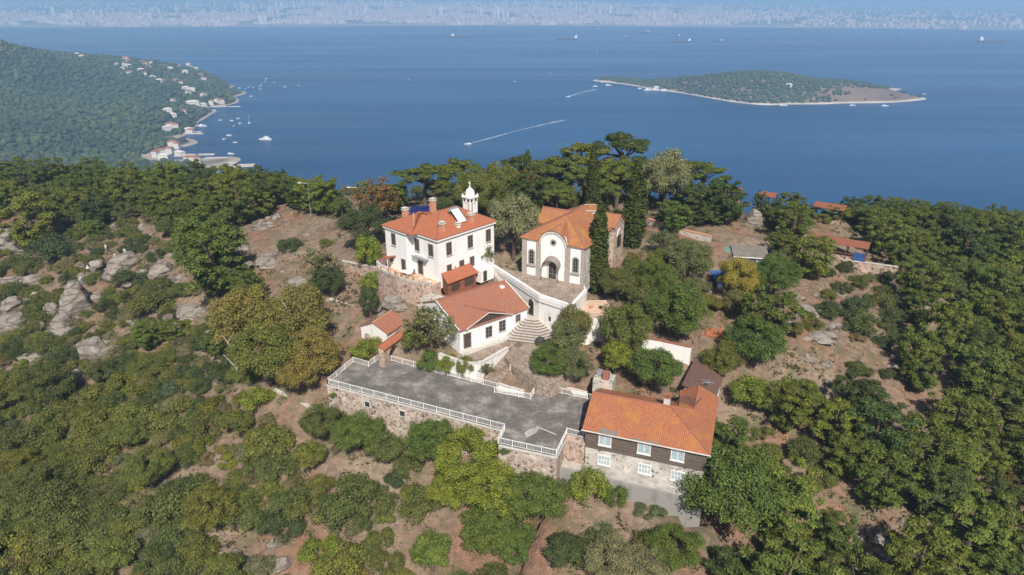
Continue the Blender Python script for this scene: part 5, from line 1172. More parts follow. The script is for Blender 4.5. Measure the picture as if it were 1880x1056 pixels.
# lower round platform beside it
lp = empty('round_platform', (*CT2[0], 0), 0, 'white-walled round platform with bare orange soil and a thin iron rail below the cypresses', 'platform')
l2 = rel(CT2, CT2[0])
MB().prism(l2, -.5, 5.7).build('retaining_wall', M['white_old'], lp)
MB().prism(offs(l2, -.3), 5.703, 5.8).build('soil', M['terra_floor'], lp)
mb = MB()
for a, b_ in zip(l2[:5], l2[1:6]):
    mb.tube((*a, 6.55), (*b_, 6.55), .03, .03, 4); mb.tube((*a, 6.15), (*b_, 6.15), .02, .02, 4); mb.tube((*a, 5.7), (*a, 6.55), .03, .03, 4)
mb.build('iron_rail', M['iron'], lp)
for px, py, lab in ((1085, 566, 'small terracotta pot by the rail of the round platform'), (1103, 567, 'dark round pot standing on the round platform')):
    x, y, z = P(px, py, 5.8); tag(MB().lathe((0, 0, 0), [(.2, 0), (.32, .4), (.26, .42), (0, .35)], 10).build('flower_pot', M['terracotta' if px < 1090 else 'iron'], None, (x, y, 5.8)), lab, 'flower pot')
# long stair along the white wall
sx_ = empty('wall_stairs', (*CT[0], 0), 0, 'long narrow stone stairs climbing between the white wall and the long roof', 'steps')
mb = MB(); a, b_ = Vector(P(975, 574, 4.1)[:2]), Vector(P(903, 486, 8.3)[:2]); d = b_ - a; dn = d.normalized(); nn2 = Vector((dn.y, -dn.x)); k = 20
for i in range(k):
    p_ = a + d * i / k - Vector(CT[0]); q = a + d * (i + 1) / k - Vector(CT[0]); z = 4.15 + 4.1 * i / k
    mb.prism([tuple(p_ + nn2 * .7), tuple(q + nn2 * .7), tuple(q - nn2 * .9), tuple(p_ - nn2 * .9)], 1.5, z)
mb.build('treads', M['steps'], sx_)

# ---------------------------------------------------------------- outlying structures
wall_run('stone_wall', [P(1188,401,9)[:2], P(1240,418,9)[:2], P(1306,434,8.8)[:2]], 5, 9.0, .45, 'stone_grey', 'long rubble stone wall with brick coping behind the second cypress', cap='terracotta', ztop2=8.8)
wall_run('stone_wall', [P(503,716,-2.9)[:2], P(535,728,-3.3)[:2], P(572,748,-3.8)[:2]], -8, -2.9, .5, 'stone_pink', 'crumbling rubble wall beside the dirt track near the deck corner', cap='stone_grey', ztop2=-3.9)
wall_run('stone_wall', [P(622,478,6.6)[:2], P(655,486,6.9)[:2], P(694,492,7.4)[:2]], 2.5, 6.6, .5, 'stone_pink', 'low rubble wall between the dirt clearing and the white house', cap='stone_grey', ztop2=7.4)
wall_run('stone_wall', [P(600,548,3)[:2], P(640,556,3.2)[:2], P(668,566,3.2)[:2]], -1, 3.0, .5, 'stone_pink', 'rough lower rubble wall below the bright green climber', cap='stone_grey')
wall_run('stone_wall', [P(1548,470,5.4)[:2], P(1600,478,5.2)[:2], P(1650,487,5)[:2]], 1.5, 4.6, .5, 'stone_pink', 'rubble wall in the shade under the long brown pavilion roof', cap='stone_grey')  # darker stone chosen here, tree shade put into the wall colour
def pavilion(px0, px1, py_, z, depth, label, blue=None, roof='tile_pav', h=2.6):
    a, b_ = Vector(P(*px0, z)[:2]), Vector(P(*px1, z)[:2]); d = b_ - a; L = d.length; e = empty('pavilion', (a.x, a.y, z - h), math.atan2(d.y, d.x), label, 'pavilion')
    mb = MB(); roofslab(mb, [(-.3, -.3, h), (L + .3, -.3, h), (L + .3, depth / 2, h + depth * .17), (-.3, depth / 2, h + depth * .17)]); roofslab(mb, [(-.3, depth / 2, h + depth * .17), (L + .3, depth / 2, h + depth * .17), (L + .3, depth + .3, h), (-.3, depth + .3, h)]); mb.build('roof', M[roof], e)
    k = max(2, int(L / 3))
    for i in range(k + 1):
        for y in (0, depth): MB().box(L * i / k - .09, L * i / k + .09, y - .09, y + .09, -2.5, h - .16).build('post', M['dark_wood'], e)
    MB().box(0, L, 0, depth, -1.2, 0).build('floor', M['stone_pink'], e)
    rl = MB()
    for zz in (.5, .95): rl.tube((.1, -.02, zz), (L - .1, -.02, zz), .04, .04, 4)
    rl.build('rail', M['red_wood'], e)
    for i in range(int(L / 3)):
        MB().box(1 + i * 3, 2.4 + i * 3, .8, 1.6, .68, .74).box(1.6 + i * 3, 1.8 + i * 3, 1.1, 1.3, 0, .68).build('table', M['red_wood'], e)
    if blue: MB().prism([(L * blue, -.12), (L - .1, -.12), (L - .1, -.06), (L * blue, -.06)], .0, 1.5).build('blue_awning', M['blue'], e)
    return e
pavilion((1487, 439), (1592, 456), 0, 7.4, 3.6, 'long open pavilion with brown tiled roof among the pines, blue cloth at one end', .8)
pavilion((1496, 378), (1548, 386), 0, 8.6, 3.5, 'mid-sized brown pavilion roof half sunk in the pines by the sea edge')
pavilion((1393, 358), (1421, 362), 0, 9.3, 3.2, 'smallest brown pavilion with blue cloth hanging under its roof', .02)
pavilion((1335, 351), (1362, 352), 0, 9.8, 3, 'brown roof peeping between dark trees above the boulder')
gh = empty('grey_roofed_hut', (*P(1349, 470, 7)[:2], 4.6), R(-10), 'white hut with a dark grey felt roof below the big boulder', 'hut')
MB().box(0, 5.6, 0, 3.8, -1.5, 2.35).build('wall', M['white_old'], gh)
mb = MB(); roofslab(mb, [(-.3, -.4, 2.45), (5.9, -.4, 2.45), (5.9, 4.2, 3.1), (-.3, 4.2, 3.1)]); mb.build('roof', M['felt'], gh)
window(gh, '-y', 0, 3.2, 1.2, 1.0, .8); MB().box(-.35, 5.95, -.47, -.4, 2.3, 2.45).build('fascia', M['white_paint'], gh)
gs = empty('green_shed', (*P(1321, 462, 7)[:2], 4.9), R(-10), 'small pale green metal shed next to the grey-roofed hut', 'shed')
MB().box(0, 2.3, 0, 2.0, -1.5, 2.1).build('wall', M['green_paint'], gs); mb = MB(); roofslab(mb, [(-.15, -.15, 2.15), (2.45, -.15, 2.15), (2.45, 2.15, 2.3), (-.15, 2.15, 2.3)]); mb.build('roof', M['green_paint'], gs); door(gs, '-y', 0, 1.1, .1, .8, 1.8, 'green_paint')
rh = empty('red_tiled_shelter', (*P(1300, 612, 2.8)[:2], .6), R(-14), 'low shelter with orange-red tiled roof sunk among the trees beside the white wall', 'shelter')
MB().box(0, 3.6, .9, 1.1, -1, 2).box(0, .2, -.2, .9, -1, 2).box(3.4, 3.6, -.2, .9, -1, 2).build('wall', M['stone_pink'], rh)
mb = MB(); roofslab(mb, [(-.3, -.5, 2.05), (4.0, -.5, 2.05), (4.0, 1.3, 2.45), (-.3, 1.3, 2.45)]); mb.build('roof', M['tile_red'], rh)
bt_ = empty('blue_tarpaulin_shelter', (*P(1313, 515, 6.2)[:2], 4.4), .3, 'bright blue tarpaulin stretched between trees next to the yellow-leaved tree', 'tarpaulin')
mb = MB(); roofslab(mb, [(0, 0, 1.7), (2.9, 0, 1.5), (3.1, 2.0, 2.5), (.2, 2.2, 2.7)], .04); roofslab(mb, [(.1, -.02, 1.65), (.8, -.4, .3), (2.4, -.4, .3), (2.9, -.02, 1.45)], .04); mb.build('sheet', M['blue'], bt_)
for x, y, z in ((.1, .1, 1.65), (2.8, .1, 1.45), (3.0, 1.9, 2.4), (.3, 2.1, 2.6)): MB().tube((x, y, -1), (x, y, z), .05).build('pole', M['zinc'], bt_)
nb = empty('blue_container', (*P(753, 390, 10.2)[:2], 8.3), R(-2), 'navy blue container cabin parked in the tree shade behind the white house', 'container')
MB().box(0, 4.6, 0, 2.3, .15, 2.6).build('body', M['navy'], nb); MB().box(4.7, 6.2, .1, 2.2, .15, 1.7).build('low_body', M['navy'], nb)
mb = MB()
for i in range(12): mb.box(.2 + i * .36, .32 + i * .36, -.04, 0, .3, 2.45)
mb.build('side_ribs', M['navy'], nb); MB().box(1.6, 2.6, -.06, -.041, 1.2, 2.0).build('window', M['glass'], nb)
def lamp(px, py, zt, hgt, label):
    x, y, _ = P(px, py, zt); e = empty('street_lamp', (x, y, zt - hgt), 0, label, 'street lamp')
    MB().tube((0, 0, 0), (0, 0, hgt), .09, .05).build('pole', M['zinc'], e); MB().tube((0, 0, hgt), (-1.4, 0, hgt + .15), .04).build('arm', M['zinc'], e)
    MB().box(-2.0, -1.3, -.13, .13, hgt + .08, hgt + .2).build('lamp_head', M['white_paint'], e)
lamp(655, 345, 13.5, 7.5, 'grey street lamp rising from the grove behind the dirt clearing')
lamp(564, 337, 12.5, 7, 'street lamp with only its pale head above the pines')
# overhead cables
def cable(p0, p1, sag, label):
    a, b_ = Vector(p0), Vector(p1); mb = MB(); N = 10; pts_ = [(a.lerp(b_, i / N) - a) + Vector((0, 0, -sag * 4 * (i / N) * (1 - i / N))) for i in range(N + 1)]
    for q, r_ in zip(pts_, pts_[1:]): mb.tube(q, r_, .03, .03, 4)
    tag(mb.build('cable', M['iron'], None, tuple(a)), label, 'cable')
cable((*fB(12.4, 6.2), 8.4), (CT[1][0] + .1, CT[1][1] - .2, 7.2), 1.2, 'black cable sagging from the long roof to the white wall')
cable((CT[1][0] + .2, CT[1][1] - .3, 7.2), (10.5, 90.3, 5.0), .5, 'black cable drooping along the face of the white wall')

# ---------------------------------------------------------------- vegetation meshes (crown = clumps of leaf-sized faces)
def leaves(name, puffs, n_per, leaf, seed, asp=1.5, outw=0.9, shell=0.35, flat=1.0, up=0.35):
    """puffs: array (k,4) x y z r"""
    r_ = np.random.RandomState(seed); P4 = np.repeat(np.asarray(puffs, float), 1, 0)
    cnt = np.maximum(6, (n_per * (P4[:, 3] / P4[:, 3].mean()) ** 2)).astype(int); idx = np.repeat(np.arange(len(P4)), cnt); n_ = len(idx)
    d = r_.normal(size=(n_, 3)); d /= np.linalg.norm(d, axis=1, keepdims=True); d[:, 2] = np.where((d[:, 2] < -0.2) & (r_.rand(n_) < .6), -d[:, 2], d[:, 2])
    rad = P4[idx, 3] * (1 - shell * r_.rand(n_) ** 1.5) * (1 + 0.12 * r_.normal(size=n_)); c_ = P4[idx, :3] + d * rad[:, None] * np.array([1, 1, flat])
    nn = d * outw + r_.normal(size=(n_, 3)) * 0.45 + np.array([0, 0, up]); nn /= np.linalg.norm(nn, axis=1, keepdims=True)
    t_ = np.cross(nn, r_.normal(size=(n_, 3))); t_ /= np.linalg.norm(t_, axis=1, keepdims=True); b_ = np.cross(nn, t_)
    s_ = leaf * r_.uniform(.6, 1.35, n_)[:, None]
    V = np.stack([c_ - t_ * s_ * asp * .5, c_ - b_ * s_ * .5, c_ + t_ * s_ * asp * .5, c_ + b_ * s_ * .5], 1).reshape(-1, 3)
    return np_mesh(name, V, np.arange(n_ * 4).reshape(-1, 4), M['leaf'])
def trunk_mesh(name, segs, mat='bark', k=6):
    mb = MB()
    for a, b_, r0, r1 in segs: mb.tube(a, b_, r0, r1, k)
    me = mb.mesh(name, M[mat]); return me
PROTO = {}
def add_proto(kind, crown, trunk): PROTO.setdefault(kind, []).append((crown, trunk))
# all prototypes: crown radius about 1, ground at z = 0
for s_ in range(5):   # pines: layered plates of tufts on visible limbs, height about 2.1
    r_ = np.random.RandomState(100 + s_); pf_, sg = [], []; Ht = 1.85
    sg.append(((0, 0, 0), (.05, .04, Ht * .75), .085, .04)); nl = 62
    for i in range(nl):
        u = (i + .5) / nl; h = .3 + 1.5 * u; rr_ = (1.0 * math.sin(math.pi * min(1, (.18 + .75 * (1 - u) * 1.05))) ** .7) * r_.uniform(.35, 1.0); t_ = i * 2.4 + r_.rand()
        x, y = rr_ * math.cos(t_), rr_ * math.sin(t_); pr_ = r_.uniform(.12, .25) * (1.2 if rr_ < .5 else .95); pf_.append((x, y, h + r_.uniform(-.1, .1), pr_))
        if i % 6 == 0: sg.append(((0, 0, max(.3, h - .35)), (x * .8, y * .8, h - .08), .022, .008))
    add_proto('pine_tree', leaves('crown', pf_, 165, .037, s_, 2.7, .75, .7, .55, .55), trunk_mesh('trunk', sg))
for s_ in range(2):   # tall umbrella-like stone pines
    r_ = np.random.RandomState(140 + s_); pf_, sg = [], [((0, 0, 0), (.06, 0, 1.5), .09, .06)]
    for i in range(30):
        rr_ = math.sqrt(r_.rand()) * .95; t_ = i * 2.4; x, y = rr_ * math.cos(t_), rr_ * math.sin(t_); h = 1.95 - rr_ ** 2 * .42 + r_.uniform(-.22, .12); pf_.append((x, y, h, r_.uniform(.17, .27)))
        if i % 2 == 0: sg.append(((.05, 0, 1.1 + .3 * r_.rand()), (x * .9, y * .9, h - .1), .035, .012))
    add_proto('umbrella_pine', leaves('crown', pf_, 260, .04, 60 + s_, 1.9, .8, .55, .5, .5), trunk_mesh('trunk', sg))
for s_ in range(5):   # shrubs down to the ground
    r_ = np.random.RandomState(200 + s_); pf_ = []
    for i in range(20):
        rr_ = math.sqrt(r_.rand()) * .78; t_ = r_.rand() * 6.28; pf_.append((rr_ * math.cos(t_), rr_ * math.sin(t_), (.62 - rr_ ** 2 * .55) * r_.uniform(.55, 1.25) + .12, r_.uniform(.2, .36)))
    add_proto('shrub', leaves('shrub', pf_, 320, .046, 10 + s_, 1.5, .85, .55, .85, .3), None)
for s_ in range(4):   # broadleaved trees: lumpy domes
    r_ = np.random.RandomState(300 + s_); pf_, sg = [], [((0, 0, 0), (.03, .02, .8), .09, .06)]
    for i in range(30):
        d = r_.normal(size=3); d /= np.linalg.norm(d); d[2] = abs(d[2]) * (1 if r_.rand() < .78 else -.4); q = .72 * r_.uniform(.75, 1.08); pf_.append((d[0] * q, d[1] * q, .92 + d[2] * q * .95, r_.uniform(.2, .36)))
        if i % 5 == 0: sg.append(((.03, .02, .6), (d[0] * q * .9, d[1] * q * .9, .92 + d[2] * q * .8), .04, .012))
    add_proto('broadleaf_tree', leaves('crown', pf_, 330, .048, 20 + s_, 1.45, .85, .6, .9, .35), trunk_mesh('trunk', sg))
for s_ in range(3):   # large broadleaved crowns, many clumps
    r_ = np.random.RandomState(380 + s_); pf_, sg = [], [((0, 0, 0), (.03, .02, .8), .07, .05)]
    for i in range(75):
        d = r_.normal(size=3); d /= np.linalg.norm(d); d[2] = abs(d[2]) * (1 if r_.rand() < .75 else -.45); q = .78 * r_.uniform(.7, 1.1); pf_.append((d[0] * q, d[1] * q, .9 + d[2] * q * .9, r_.uniform(.12, .26)))
        if i % 12 == 0: sg.append(((.03, .02, .6), (d[0] * q * .9, d[1] * q * .9, .9 + d[2] * q * .8), .03, .01))
    add_proto('large_tree', leaves('crown', pf_, 300, .03, 25 + s_, 1.45, .85, .6, .9, .35), trunk_mesh('trunk', sg))
for s_ in range(2):   # sparse greyish tree with visible branches
    r_ = np.random.RandomState(340 + s_); pf_, sg = [], [((0, 0, 0), (.03, .02, .7), .07, .05)]
    for i in range(44):
        d = r_.normal(size=3); d /= np.linalg.norm(d); d[2] = abs(d[2]); q = .8 * r_.uniform(.5, 1.08); e_ = (d[0] * q, d[1] * q, .72 + d[2] * q); pf_.append((*e_, r_.uniform(.12, .22))); sg.append(((.03, .02, .4 + .3 * r_.rand()), e_, .022, .006))
    add_proto('sparse_tree', leaves('crown', pf_, 60, .045, 30 + s_, 1.6, .5, .9, .9, .3), trunk_mesh('trunk', sg, 'bark', 4))
for s_ in range(2):   # cypress: slim column, height 6 radii... normalised to radius 1, height 8
    r_ = np.random.RandomState(400 + s_); pf_ = []
    for i in range(80):
        u = i / 80; rr_ = .72 * (min(1, u * 5 + .35)) * (1 - u ** 2.2) ** .8; t_ = i * 2.4; q = r_.uniform(.35, 1); pf_.append((rr_ * q * math.cos(t_), rr_ * q * math.sin(t_), .35 + u * 7.5, .16 + .24 * (1 - u ** 3)))
    add_proto('cypress_tree', leaves('crown', pf_, 140, .13, 40 + s_, 2.0, .9, .4, 2.0, .5), trunk_mesh('trunk', [((0, 0, 0), (0, 0, 6), .16, .03)]))
# bare snag
sg = [((0, 0, 0), (.1, 0, 1.2), .07, .045), ((.1, 0, 1.2), (-.15, .1, 1.9), .045, .02), ((.1, 0, 1.2), (.5, -.1, 1.7), .035, .012), ((.02, 0, .8), (-.45, .1, 1.35), .03, .01), ((-.15, .1, 1.9), (-.4, .2, 2.2), .02, .006), ((.5, -.1, 1.7), (.75, 0, 1.75), .014, .005), ((-.15, .1, 1.9), (.1, .3, 2.3), .018, .005)]
SNAG = trunk_mesh('branches', sg, 'bark_pale', 5)
vr = random.Random(9)
COL = {'pine': (0.092, 0.122, 0.028), 'pine_light': (0.118, 0.146, 0.03), 'pine_dark': (0.058, 0.084, 0.026), 'maquis': (0.094, 0.112, 0.038), 'maquis_dark': (0.06, 0.082, 0.034),
       'olive': (0.125, 0.135, 0.06), 'grey': (0.16, 0.158, 0.095), 'bright': (0.15, 0.19, 0.034), 'green': (0.088, 0.13, 0.032), 'yellow': (0.25, 0.215, 0.045), 'ochre': (0.185, 0.165, 0.052), 'silver': (0.2, 0.21, 0.12),
       'cypress': (0.051, 0.063, 0.014), 'brown': (0.148, 0.102, 0.043), 'heath': (0.125, 0.14, 0.036), 'teal': (0.085, 0.115, 0.065), 'mauve': (0.15, 0.13, 0.085)}
def jit(c_, a=.16):
    k = vr.uniform(1 - a, 1 + a); h = vr.uniform(-.09, .09); return (c_[0] * k * (1 + h), c_[1] * k, c_[2] * k * (1 - h), 1)
CAT = {'pine_tree': 'pine', 'umbrella_pine': 'pine', 'shrub': 'shrub', 'broadleaf_tree': 'tree', 'sparse_tree': 'tree', 'cypress_tree': 'cypress', 'olive_tree': 'tree'}
PLANTS = []
def plant(kind, x, y, r_, hs_=1.0, color='pine', label=None, group=None, z=None, name=None, cat=None):
    z = float(H(x, y)) if z is None else z
    var = PROTO['large_tree' if kind == 'broadleaf_tree' and r_ > 3.1 else kind]; cr, tr = var[vr.randrange(len(var))]; rz = vr.uniform(0, 6.28); scl = (r_ * vr.uniform(.93, 1.07), r_ * vr.uniform(.93, 1.07), r_ * hs_)
    nm = name or kind; cc = jit([v * 1.18 * q for v, q in zip(COL[color], (1.05, 1, .95))], .16 if group else .05)
    if tr is None:
        o = bpy.data.objects.new(nm, cr); col.objects.link(o); o.location = (x, y, z - .12 * r_); o.rotation_euler.z = rz; o.scale = scl; o.color = cc
    else:
        o = bpy.data.objects.new(nm, None); col.objects.link(o); o.location = (x, y, z - .05); o.rotation_euler.z = rz; o.scale = scl
        c_ = bpy.data.objects.new('crown', cr); col.objects.link(c_); c_.parent = o; c_.color = cc
        t_ = bpy.data.objects.new('trunk', tr); col.objects.link(t_); t_.parent = o
    tag(o, label, cat or CAT.get(kind, 'tree'), group); PLANTS.append((x, y, r_)); return o
MID = {'pine_tree': 1.3, 'umbrella_pine': 1.7, 'shrub': .45, 'broadleaf_tree': .95, 'sparse_tree': .95, 'cypress_tree': 4.0}
def spot(kind, px, py, rpx, color, label, hs_=1.0, group=None, z=None, name=None, cat=None, yy=None):
    """a plant whose crown centre is sighted at (px,py) with apparent radius rpx"""
    t_ = 90.0
    rpx *= 1.5 if kind == 'cypress_tree' else 1.17
    if kind == 'cypress_tree': hs_ *= .74
    if yy:
        x, y, zc = PY(px, py, yy); dep = proj(x, y, zc)[2]; r_ = rpx * dep / FPX; g_ = float(H(x, y))
        return plant(kind, x, y, r_, min(2.0, max(.6, (zc - g_) / (MID[kind] * r_ * .9))), color, label, group, None, name, cat)
    for _ in range(6):
        dep = t_; r_ = rpx * dep / FPX; x, y, t_ = hit(px, py, MID[kind] * r_ * hs_ * .9) if z is None else (*P(px, py, z + MID[kind] * r_ * hs_ * .9)[:2], 0)
        if z is not None: t_ = proj(x, y, z)[2]
    return plant(kind, x, y, rpx * proj(x, y, z if z is not None else float(H(x, y)))[2] / FPX, hs_, color, label, group, z, name, cat)

# individually sighted plants
S = spot
S('cypress_tree', 1099, 466, 19, 'cypress', 'tall dark cypress standing hard against the right corner of the church front')
S('cypress_tree', 1166, 385, 18, 'cypress', 'slim olive-green cypress between the church and the long stone wall')
S('cypress_tree', 1087, 352, 12, 'cypress', 'dark cypress rising behind the church roof drum', .8, yy=126)
S('cypress_tree', 968, 335, 9, 'pine_dark', 'dark narrow treetop above the grove between house and church', .8, yy=138)
S('broadleaf_tree', 943, 418, 42, 'silver', 'big silver-green tree squeezed between the white house and the church', 1.45, yy=111)
S('broadleaf_tree', 1222, 335, 40, 'silver', 'pale yellow-green tree rounding out above the second cypress', 1.2, yy=134)
S('umbrella_pine', 778, 325, 46, 'pine', 'broad dark pine standing against the sea above the white house roof', 1.0, yy=142)
S('umbrella_pine', 845, 315, 38, 'pine', 'flat-topped pine standing against the sea behind the bell turret', 1.15, yy=144)
S('umbrella_pine', 955, 310, 30, 'pine_dark', 'lone pine leaning against the sea left of the church grove'.replace('left of', 'beside'), 1.1, yy=140)
S('sparse_tree', 968, 318, 24, 'brown', 'bare brownish dead-looking tree in the grove behind the church', 1.4, yy=137)
S('umbrella_pine', 1020, 312, 42, 'pine', 'wide pine in the skyline grove just above the church', 1.0, yy=142)
S('umbrella_pine', 1075, 290, 42, 'pine_light', 'sunlit pine in the skyline grove behind the slim dark cypress', 1.05, yy=146)
S('umbrella_pine', 1142, 277, 44, 'pine_dark', 'highest and darkest pine of the skyline grove', 1.2, yy=148)
S('umbrella_pine', 1135, 318, 38, 'pine_light', 'light green pine spreading over a bare leaning trunk', .9, yy=138)
S('umbrella_pine', 1290, 320, 40, 'pine', 'dark pine on the skyline beyond the pale rounded tree', 1.0, yy=144)
S('pine_tree', 1240, 395, 26, 'green', 'fresh green tree behind the long stone wall')
S('pine_tree', 1330, 362, 38, 'pine_dark', 'dense dark pine shading the ground above the long stone wall')
S('pine_tree', 1285, 366, 34, 'pine_dark', 'dark pine in shade over the middle of the long stone wall')
S('pine_tree', 1450, 360, 50, 'pine', 'bushy green pine standing between the smallest pavilion and the boulder')
S('pine_tree', 1458, 408, 36, 'pine', 'mid-green pine just before the long brown pavilion')
S('pine_tree', 1436, 446, 24, 'pine', 'low pine over the end of the grey-roofed hut')
S('sparse_tree', 885, 465, 25, 'olive', 'thin grey-green tree leaning on the white house by the lean-to', 1.3)
S('broadleaf_tree', 920, 345, 38, 'heath', 'olive-green thicket behind the bell turret', 1.0, yy=134)
S('broadleaf_tree', 868, 362, 34, 'heath', 'pale green bushes at the foot of the bell turret', yy=128)
S('broadleaf_tree', 678, 470, 25, 'bright', 'bright green climber-clad tree beside the house porch', 1.5)
S('shrub', 685, 520, 22, 'bright', 'bright green creeper hanging down the stone bank below the porch', 1.6)
S('broadleaf_tree', 680, 562, 19, 'maquis_dark', 'dark conical bush above the arched outbuilding', 1.8)
S('broadleaf_tree', 668, 420, 42, 'maquis_dark', 'dark broad tree shading the wall beside the white house')
S('sparse_tree', 690, 368, 46, 'brown', 'brownish half-dry tree beside the street lamp', .95, yy=132)
S('sparse_tree', 592, 492, 42, 'grey', 'grey twiggy tree between the clearing and the white house')
S('broadleaf_tree', 600, 520, 30, 'maquis_dark', 'dark green bush under the grey twiggy tree')
S('sparse_tree', 790, 605, 48, 'olive', 'grey-green tree half hiding the gable end of the long low building', 1.2)
S('broadleaf_tree', 765, 625, 30, 'heath', 'yellowish green bush behind the stone gate')
S('shrub', 822, 668, 20, 'bright', 'rounded yellow-green bush at the deck railing below the grey-green tree', 1.3)
S('shrub', 790, 672, 24, 'green', 'green bush filling the corner beside the deck railing', 1.2)
S('shrub', 673, 643, 28, 'bright', 'fresh green bush beside the stone gate and the cut deck corner', 1.3)
S('shrub', 856, 672, 18, 'heath', 'olive bush growing below the curved white parapet', 1.5)
S('sparse_tree', 893, 684, 15, 'olive', 'spiky little shrub by the inner deck railing', 1.0)
S('broadleaf_tree', 1054, 603, 32, 'olive', 'olive-toned tree standing before the white retaining wall', 1.2)
S('broadleaf_tree', 1012, 668, 36, 'green', 'dark green courtyard tree nearest the deck railing', .9)
S('broadleaf_tree', 1052, 672, 36, 'olive', 'grey-green courtyard tree leaning toward the stone stack', .95)
S('broadleaf_tree', 1036, 632, 34, 'olive', 'taller grey-green tree in the middle of the courtyard group', 1.2)
S('pine_tree', 1232, 386, 27, 'pine', 'green pine crown leaning over the start of the long stone wall', yy=129)
S('pine_tree', 1272, 396, 28, 'pine_dark', 'dark pine crown directly behind the long stone wall', yy=128)
S('pine_tree', 1312, 400, 27, 'maquis', 'grey-green tree behind the end of the long stone wall', yy=130)
S('pine_tree', 1345, 398, 22, 'pine', 'small green pine between the boulder and the wall end', yy=134)
S('pine_tree', 1532, 403, 24, 'pine_light', 'yellowish pine in front of the mid-sized pavilion roof', yy=139)
S('pine_tree', 1572, 396, 28, 'pine', 'green pine between the mid-sized and the long pavilion roofs', yy=141)
S('pine_tree', 1612, 405, 34, 'pine', 'bushy pine at the end of the long pavilion roof', yy=134)
S('pine_tree', 1480, 392, 22, 'pine', 'pine crown between the smallest and the mid-sized pavilion', yy=141)
S('pine_tree', 1412, 386, 17, 'pine', 'small pine just below the smallest pavilion', yy=141)
S('pine_tree', 1396, 372, 13, 'pine_dark', 'dark little pine hiding the post of the smallest pavilion', yy=143)
S('broadleaf_tree', 1146, 612, 44, 'heath', 'large yellowish green tree before the round platform', 1.35)
S('broadleaf_tree', 1130, 660, 32, 'bright', 'sunlit yellow-green lower tree beside the stone stack')
S('broadleaf_tree', 1200, 680, 45, 'green', 'spreading walnut-like tree shading the orange roof', .95)
S('broadleaf_tree', 1245, 578, 52, 'green', 'big leafy bright-topped tree above the white garden wall', 1.0)
S('broadleaf_tree', 1200, 520, 40, 'green', 'green tree between round platform and the olive thicket')
S('broadleaf_tree', 1135, 525, 34, 'maquis', 'dark grey-green shrubbery by the foot of the tall cypress')
S('broadleaf_tree', 1265, 480, 40, 'olive', 'olive thicket below the long stone wall')
S('sparse_tree', 1218, 445, 30, 'teal', 'blue-green thin tree below the long stone wall')
S('broadleaf_tree', 1352, 515, 34, 'yellow', 'yellow-leaved autumn tree beside the blue tarpaulin', 1.3)
S('broadleaf_tree', 1425, 510, 38, 'green', 'dark rounded tree next to the yellow-leaved tree')
S('pine_tree', 1497, 465, 34, 'pine_light', 'light pine with leaning pale trunk under the long pavilion', 1.1)
S('pine_tree', 1740, 590, 36, 'pine_light', 'lone pine with tall bare dark trunk on the slope beneath the woods', 1.6)
S('broadleaf_tree', 1378, 728, 34, 'bright', 'round fresh green bush tree in the dry grass beside the brown shed', .85)
S('broadleaf_tree', 1470, 728, 36, 'green', 'darker round bush in the dry grass, beyond the fresh green one', .8)
S('broadleaf_tree', 1325, 665, 34, 'heath', 'yellow-green tree overhanging the brown shed roof')
S('broadleaf_tree', 1385, 630, 50, 'green', 'green mixed thicket between the red-tiled shelter and the dry slope', .9)
S('broadleaf_tree', 1342, 905, 84, 'green', 'large dark spreading tree covering the corner of the timber house', .95)
S('shrub', 1086, 893, 34, 'bright', 'clipped-looking rounded green bush below the concrete ledge', 1.3)
S('shrub', 1131, 915, 21, 'green', 'smaller green bush leaning on the concrete ledge', 1.5)
S('shrub', 1195, 938, 26, 'teal', 'low bluish-green bush in the dry grass below the concrete ledge', .5)
S('shrub', 1107, 975, 22, 'teal', 'low bluish-green patch of shrub in the middle of the dry grass', .4)
S('broadleaf_tree', 1128, 1035, 52, 'grey', 'soft grey olive tree at the bottom edge below the dry grass', .8, name='olive_tree')
S('broadleaf_tree', 1200, 1045, 42, 'grey', 'second grey olive tree beside the green bush at the bottom edge', .8, name='olive_tree')
S('broadleaf_tree', 1240, 1010, 50, 'green', 'green bush tree between the olives and the big spreading tree', .7)
S('broadleaf_tree', 1040, 1030, 40, 'maquis_dark', 'dark bush casting shade beside the grey olive trees', .7)
S('broadleaf_tree', 590, 780, 38, 'maquis', 'dark rounded tree below the outer corner of the deck', .9)
S('broadleaf_tree', 655, 800, 44, 'green', 'green tree against the long rubble wall', .8)
S('broadleaf_tree', 705, 825, 34, 'maquis', 'dark bush tree under the second wall opening', .7)
S('broadleaf_tree', 795, 815, 46, 'green', 'fresh green tree rising against the rubble wall under the third opening', .95)
S('broadleaf_tree', 860, 850, 62, 'bright', 'large bright vine-covered mound against the rubble wall', .85)
S('broadleaf_tree', 905, 900, 60, 'bright', 'bright green vine-covered tree in the middle of the green mass', .75)
S('broadleaf_tree', 905, 975, 58, 'green', 'green vine-covered tree at the lower end of the green mass', .7)
S('broadleaf_tree', 985, 915, 56, 'green', 'darker green tree below the projecting deck corner', .85)
S('broadleaf_tree', 830, 900, 44, 'bright', 'bright green tree on the track side of the green mass', .7)
S('broadleaf_tree', 955, 1010, 45, 'green', 'dark green tree in the lower green mass before the olives', .7)
S('shrub', 728, 880, 20, 'maquis_dark', 'dark bush on the dirt track beside the green mass', 1.1)
